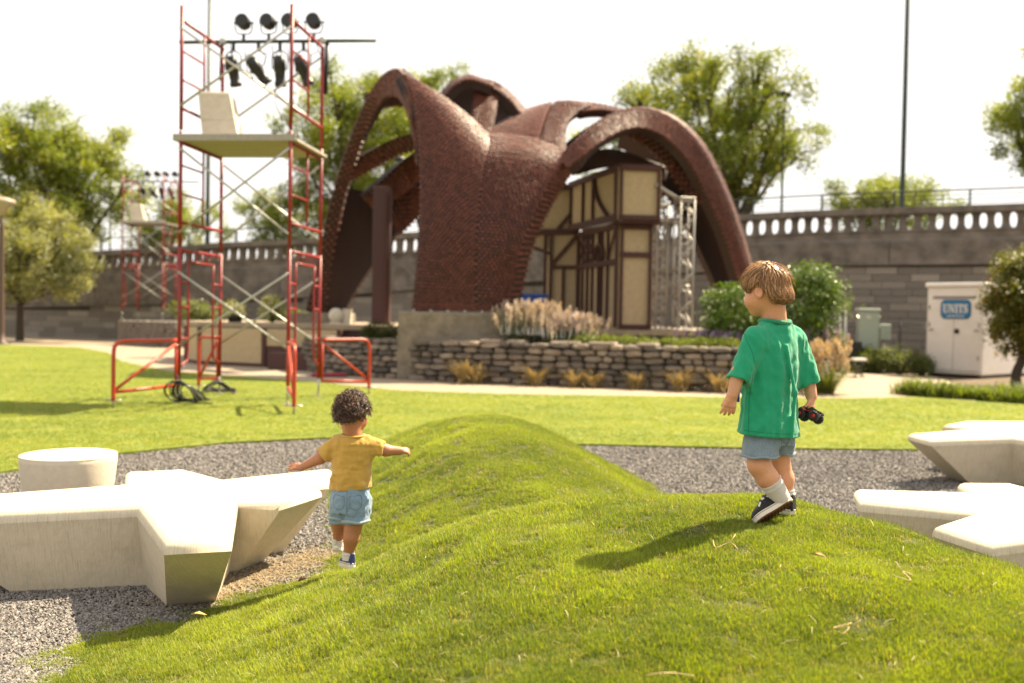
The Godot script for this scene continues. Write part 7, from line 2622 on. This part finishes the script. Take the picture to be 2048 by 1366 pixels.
	var gum := plain(Color(0.36, 0.20, 0.12), 0.7)
	var stripe := plain(Color(0.82, 0.80, 0.76), 0.6)
	var xf := Vector3(-0.84, -0.525, 0.10).normalized()
	var up := -Vector3(0.41, -0.70, 0.55)
	up = (up - xf * up.dot(xf)).normalized()
	shoe(root, Transform3D(Basis(xf, up, xf.cross(up)), Vector3(0.076, 0.076, 0.055) - Vector3(0, 0, 0)), 0.178, black, rubber, gum, stripe, black)
	xf = Vector3(-0.60, -0.03, -0.80).normalized()
	up = Vector3(0.0, 1, 0.04)
	up = (up - xf * up.dot(xf)).normalized()
	shoe(root, Transform3D(Basis(xf, up, xf.cross(up)), Vector3(0.104, 0.004, -0.018)), 0.170, black, rubber, gum, stripe, black)
	# toy truck in the right hand
	var tt := thing("toy_truck", "black toy truck with big tyres and red hubs held in the boy's right hand", "toy car", root.position + Vector3(0.158, 0.404, -0.045))
	tt.basis = Basis(Vector3(0.86, 0.18, 0.47).normalized(), Vector3(-0.30, 0.93, 0.21), Vector3.ZERO)
	var tx := Vector3(0.80, -0.12, 0.58).normalized()
	var ty := Vector3(0.25, 0.96, -0.14)
	ty = (ty - tx * ty.dot(tx)).normalized()
	tt.basis = Basis(tx, ty, tx.cross(ty))
	var red := plain(Color(0.62, 0.08, 0.07), 0.35)
	var b := Build.new()
	b.loft([PackedVector3Array([Vector3(-0.040, 0.007, 0.013), Vector3(0.040, 0.007, 0.013), Vector3(0.040, 0.007, -0.013), Vector3(-0.040, 0.007, -0.013)]), PackedVector3Array([Vector3(-0.041, 0.019, 0.015), Vector3(0.041, 0.017, 0.015), Vector3(0.041, 0.017, -0.015), Vector3(-0.041, 0.019, -0.015)]), PackedVector3Array([Vector3(-0.024, 0.031, 0.011), Vector3(0.010, 0.031, 0.011), Vector3(0.010, 0.031, -0.011), Vector3(-0.024, 0.031, -0.011)])])
	put("truck_body", b.done(), plain(Color(0.10, 0.085, 0.085), 0.35), tt)
	for k in 3:
		put("hood_stripe", box_mesh(Vector3(0.010, 0.002, 0.024), 0.0005), plain(Color(0.80, 0.33, 0.20), 0.4), tt, Vector3(0.016 + k * 0.012, 0.0195 - k * 0.0004, 0))
	put("chassis", box_mesh(Vector3(0.085, 0.010, 0.022), 0.003), M.black, tt, Vector3(0, 0.001, 0))
	put("bumper", box_mesh(Vector3(0.006, 0.010, 0.040), 0.002), M.black, tt, Vector3(0.049, 0.012, 0))
	put("stripe", box_mesh(Vector3(0.05, 0.004, 0.0305), 0.001), red, tt, Vector3(0, 0.013, 0))
	for sx in [-1, 1]:
		put("axle", tube_mesh([Vector3(0.028 * sx, -0.006, -0.028), Vector3(0.028 * sx, -0.006, 0.028)], 0.003, 6), M.black, tt)
		for sz in [-1, 1]:
			b = Build.new(true)
			var wx := Transform3D(Basis(Vector3.RIGHT, PI * 0.5 * sz), Vector3(0.028 * sx, -0.006, 0.031 * sz))
			b.lathe([Vector2(0.008, -0.010), Vector2(0.0165, -0.010), Vector2(0.0195, -0.006), Vector2(0.020, 0.0), Vector2(0.0195, 0.006), Vector2(0.0165, 0.010), Vector2(0.010, 0.010), Vector2(0.009, 0.005)], 20, wx)
			var w := put("wheel", b.done(), M.black_rubber, tt)
			for k in 14:
				b = Build.new()
				var a := TAU * k / 14.0
				b.box(wx * Transform3D(Basis(Vector3.UP, -a), Vector3(cos(a), 0, sin(a)) * 0.0200), Vector3(0.003, 0.016, 0.0045), 0.0008)
				put("tread_lug", b.done(), M.black_rubber, w)
			b = Build.new(true)
			b.lathe([Vector2(0.0095, 0.004), Vector2(0.009, 0.009), Vector2(0.004, 0.0085), Vector2(0.001, 0.010)], 12, wx)
			put("hub", b.done(), red, w)


func boy_in_yellow() -> void:
	var root := thing("person", "curly-haired toddler in a mustard t-shirt and light denim shorts with arms held out", "person", Vector3(-0.812, 0.155, -4.900))
	var tone := skin(Color(0.66, 0.44, 0.31))
	var F := Vector3(0.34, -0.22, -0.92).normalized()
	var L := Vector3.UP.cross(F).normalized()
	var U := F.cross(L).normalized()
	var s := 0.97
	var hc := Vector3(0.028, 0.757, -0.005)
	var f := Field.new(Vector3(-0.09, 0.60, -0.14), Vector3(0.15, 0.87, 0.11), 0.0036)
	head_into(f, hc, F, U, L, s)
	f.cap(hc - U * 0.05 - F * 0.022, Vector3(0.035, 0.64, 0.0), 0.041, 0.044, 0.02)
	var parts := [f.mesh()]
	f = Field.new(Vector3(-0.28, -0.02, -0.17), Vector3(0.33, 0.70, 0.12), 0.0085)
	f.trunk([[0.32, 0.028, 0.0, 0.078, 0.062], [0.42, 0.03, 0.0, 0.082, 0.068], [0.56, 0.035, 0.0, 0.085, 0.06], [0.625, 0.036, 0.0, 0.06, 0.045]], 0.0, 0.02)
	f.cap(Vector3(-0.055, 0.595, 0), Vector3(-0.128, 0.522, -0.02), 0.034, 0.029, 0.02)
	f.cap(Vector3(-0.128, 0.522, -0.02), Vector3(-0.222, 0.472, -0.04), 0.029, 0.019, 0.015)
	f.cap(Vector3(0.125, 0.598, 0), Vector3(0.196, 0.566, -0.02), 0.034, 0.029, 0.02)
	f.cap(Vector3(0.196, 0.566, -0.02), Vector3(0.266, 0.561, -0.045), 0.028, 0.021, 0.015)
	f.cap(Vector3(0.068, 0.31, 0.0), Vector3(0.042, 0.185, 0.005), 0.056, 0.041, 0.02)
	f.cap(Vector3(0.042, 0.185, 0.005), Vector3(0.036, 0.135, 0.010), 0.040, 0.038, 0.02)
	f.cap(Vector3(0.036, 0.135, 0.010), Vector3(0.020, 0.045, 0.0), 0.037, 0.025, 0.02)
	f.cap(Vector3(-0.008, 0.31, -0.01), Vector3(-0.034, 0.205, -0.045), 0.054, 0.039, 0.02)
	f.cap(Vector3(-0.034, 0.205, -0.045), Vector3(-0.046, 0.095, -0.085), 0.038, 0.025, 0.02)
	parts.append(f.mesh())
	parts.append(hand_mesh(Vector3(-0.222, 0.472, -0.04), Vector3(-1.0, 0.0, -0.2), Vector3(0.05, 0.75, 0.65), 1.0, 0.082, [0.1, 0.12, 0.12], 0.7, Vector3(-0.128, 0.522, -0.02), 0.0195))
	parts.append(hand_mesh(Vector3(0.264, 0.561, -0.045), Vector3(1.0, -0.05, -0.35), Vector3(-0.05, 0.75, 0.65), -1.0, 0.076, [0.5, 0.8, 0.6], 0.6, Vector3(0.196, 0.566, -0.02), 0.0205))
	put("body", joined(parts), tone, root)
	eyes(root, hc, F, U, L, s)
	var prof := [0.035, 0.020, -0.002, 0.004, -0.022, -0.050, -0.062, -0.064]
	var dark := [plain(Color(0.22, 0.145, 0.105), 0.42), plain(Color(0.39, 0.27, 0.20), 0.38)]
	for m in dark:
		m.rim_enabled = true
		m.rim = 0.1
	var hair := put("hair", hair_cap(hc, F, U, L, s, 0.006, prof), dark[0], root)
	curly_hair(hair, hc, F, U, L, s, prof, 1500, dark)
	# t-shirt
	var mustard := cloth(Color(0.74, 0.58, 0.24), 0.035, 0.14, 47, 0.07)
	f = Field.new(Vector3(-0.17, 0.34, -0.13), Vector3(0.25, 0.68, 0.13), 0.0048)
	var st := [[0.33, 0.027, 0.0, 0.102, 0.084], [0.39, 0.027, 0.0, 0.101, 0.083], [0.47, 0.029, 0.0, 0.096, 0.078], [0.55, 0.034, 0.0, 0.100, 0.074], [0.60, 0.036, 0.0, 0.094, 0.066], [0.632, 0.036, 0.0, 0.062, 0.052]]
	f.trunk(st, 0.0, 0.02)
	f.cap(Vector3(-0.040, 0.594, 0.0), Vector3(-0.112, 0.537, -0.014), 0.045, 0.042, 0.03, false, true)
	f.cap(Vector3(0.110, 0.597, 0.0), Vector3(0.180, 0.570, -0.016), 0.045, 0.042, 0.03, false, true)
	f.ruffle(folds(15), Vector3(18, 8, 18), 0.007)
	f.ruffle(folds(16), Vector3(14, 34, 14), 0.004)
	f.cap(Vector3(-0.06, 0.430, 0.050), Vector3(0.10, 0.402, 0.060), 0.006, 0.006, 0.025)
	f.cap(Vector3(-0.05, 0.455, 0.055), Vector3(0.06, 0.44, 0.070), 0.003, 0.003, 0.02)
	f.cut(Vector3(0.027, 0.378, 0), Vector3(0.05, -1, 0).normalized())
	f.cap(Vector3(-0.098, 0.550, -0.011), Vector3(-0.165, 0.492, -0.026), 0.031, 0.034, 0.0, true)
	f.cap(Vector3(0.168, 0.576, -0.013), Vector3(0.24, 0.548, -0.034), 0.031, 0.034, 0.0, true)
	f.cap(Vector3(0.036, 0.60, 0.0), Vector3(0.034, 0.70, -0.004), 0.045, 0.052, 0.0, true)
	var shirt := put("t_shirt", f.mesh(), mustard, root)
	var collar := []
	for k in 25:
		var a := TAU * k / 24.0
		collar.append(Vector3(0.036 + cos(a) * 0.057, 0.638 + 0.003 * cos(2 * a), sin(a) * 0.050))
	put("collar", tube_mesh(collar, 0.0075, 8), mustard, shirt)
	# shorts with rolled hems and a back pocket
	var denim := cloth(Color(0.46, 0.55, 0.64), 0.10, 0.10, 48, 0.14)
	f = Field.new(Vector3(-0.11, 0.17, -0.13), Vector3(0.15, 0.42, 0.13), 0.005)
	f.trunk([[0.262, 0.022, 0.0, 0.088, 0.078], [0.30, 0.024, 0.0, 0.090, 0.084], [0.34, 0.026, 0.0, 0.092, 0.086], [0.41, 0.027, 0.0, 0.088, 0.076]], 0.0, 0.02)
	f.cap(Vector3(0.066, 0.31, 0.002), Vector3(0.056, 0.20, 0.010), 0.068, 0.066, 0.018)
	f.cap(Vector3(-0.012, 0.31, -0.006), Vector3(-0.024, 0.22, -0.030), 0.064, 0.060, 0.018)
	f.ruffle(folds(18), Vector3(26, 22, 26), 0.006)
	f.cut(Vector3(0.056, 0.212, 0), Vector3(0.12, -1, 0.0).normalized())
	f.cap(Vector3(0.060, 0.228, 0.008), Vector3(0.052, 0.13, 0.014), 0.050, 0.055, 0.0, true)
	f.cap(Vector3(-0.022, 0.238, -0.024), Vector3(-0.032, 0.15, -0.046), 0.046, 0.051, 0.0, true)
	var sh := put("shorts", f.mesh(), denim, root)
	var seam := cloth(Color(0.58, 0.65, 0.67), 0.03, 0.2, 49, 0.2)
	for q in [[Vector3(0.056, 0.222, 0.010), 0.066], [Vector3(-0.022, 0.230, -0.024), 0.060]]:
		var pts := []
		for k in 25:
			var a := TAU * k / 24.0
			pts.append(q[0] + Vector3(cos(a) * q[1], 0.003 * sin(a * 4.0), sin(a) * q[1]))
		put("rolled_hem", tube_mesh(pts, 0.008, 7), seam, sh)
	var dark_seam := plain(Color(0.33, 0.40, 0.43), 0.9)
	for x in [0.030, -0.030]:
		var s_ := signf(x)
		put("pocket_seam", tube_mesh(f.drape(smooth_path([Vector3(0.024 + s_ * 0.014, 0.352, 0), Vector3(0.024 + s_ * 0.016, 0.300, 0), Vector3(0.024 + s_ * 0.040, 0.286, 0), Vector3(0.024 + s_ * 0.066, 0.300, 0), Vector3(0.024 + s_ * 0.066, 0.352, 0), Vector3(0.024 + s_ * 0.040, 0.354, 0), Vector3(0.024 + s_ * 0.014, 0.352, 0)], 5), Vector3(0, 0, -1)), 0.0012, 5), dark_seam, sh)
	put("centre_seam", tube_mesh(f.drape(smooth_path([Vector3(0.024, 0.375, 0), Vector3(0.024, 0.32, 0), Vector3(0.022, 0.262, 0)], 6), Vector3(0, 0, -1)), 0.0013, 5), dark_seam, sh)
	var white := cloth(Color(0.86, 0.84, 0.82), 0.02, 0.15, 50, 0.06)
	sock(root, Vector3(0.020, 0.022, 0.0), Vector3(0.021, 0.062, 0.0), 0.030, 0.029, white)
	sock(root, Vector3(-0.047, 0.075, -0.088), Vector3(-0.046, 0.112, -0.082), 0.029, 0.029, white)
	var blue := cloth(Color(0.14, 0.18, 0.42), 0.03, 0.1, 51, 0.1)
	var rubber := plain(Color(0.84, 0.82, 0.79), 0.6)
	var pale := plain(Color(0.86, 0.84, 0.82), 0.5)
	var xf := Vector3(-0.52, -0.10, -0.85).normalized()
	var up := Vector3(0.12, 1, 0.05)
	up = (up - xf * up.dot(xf)).normalized()
	shoe(root, Transform3D(Basis(xf, up, xf.cross(up)), Vector3(0.050, -0.012, 0.040)), 0.142, blue, rubber, pale, pale, pale)
	xf = Vector3(-0.12, -0.32, -0.94).normalized()
	up = Vector3(0.0, 0.95, -0.3)
	up = (up - xf * up.dot(xf)).normalized()
	shoe(root, Transform3D(Basis(xf, up, xf.cross(up)), Vector3(-0.046, 0.062, -0.052)), 0.142, blue, rubber, pale, pale, pale)
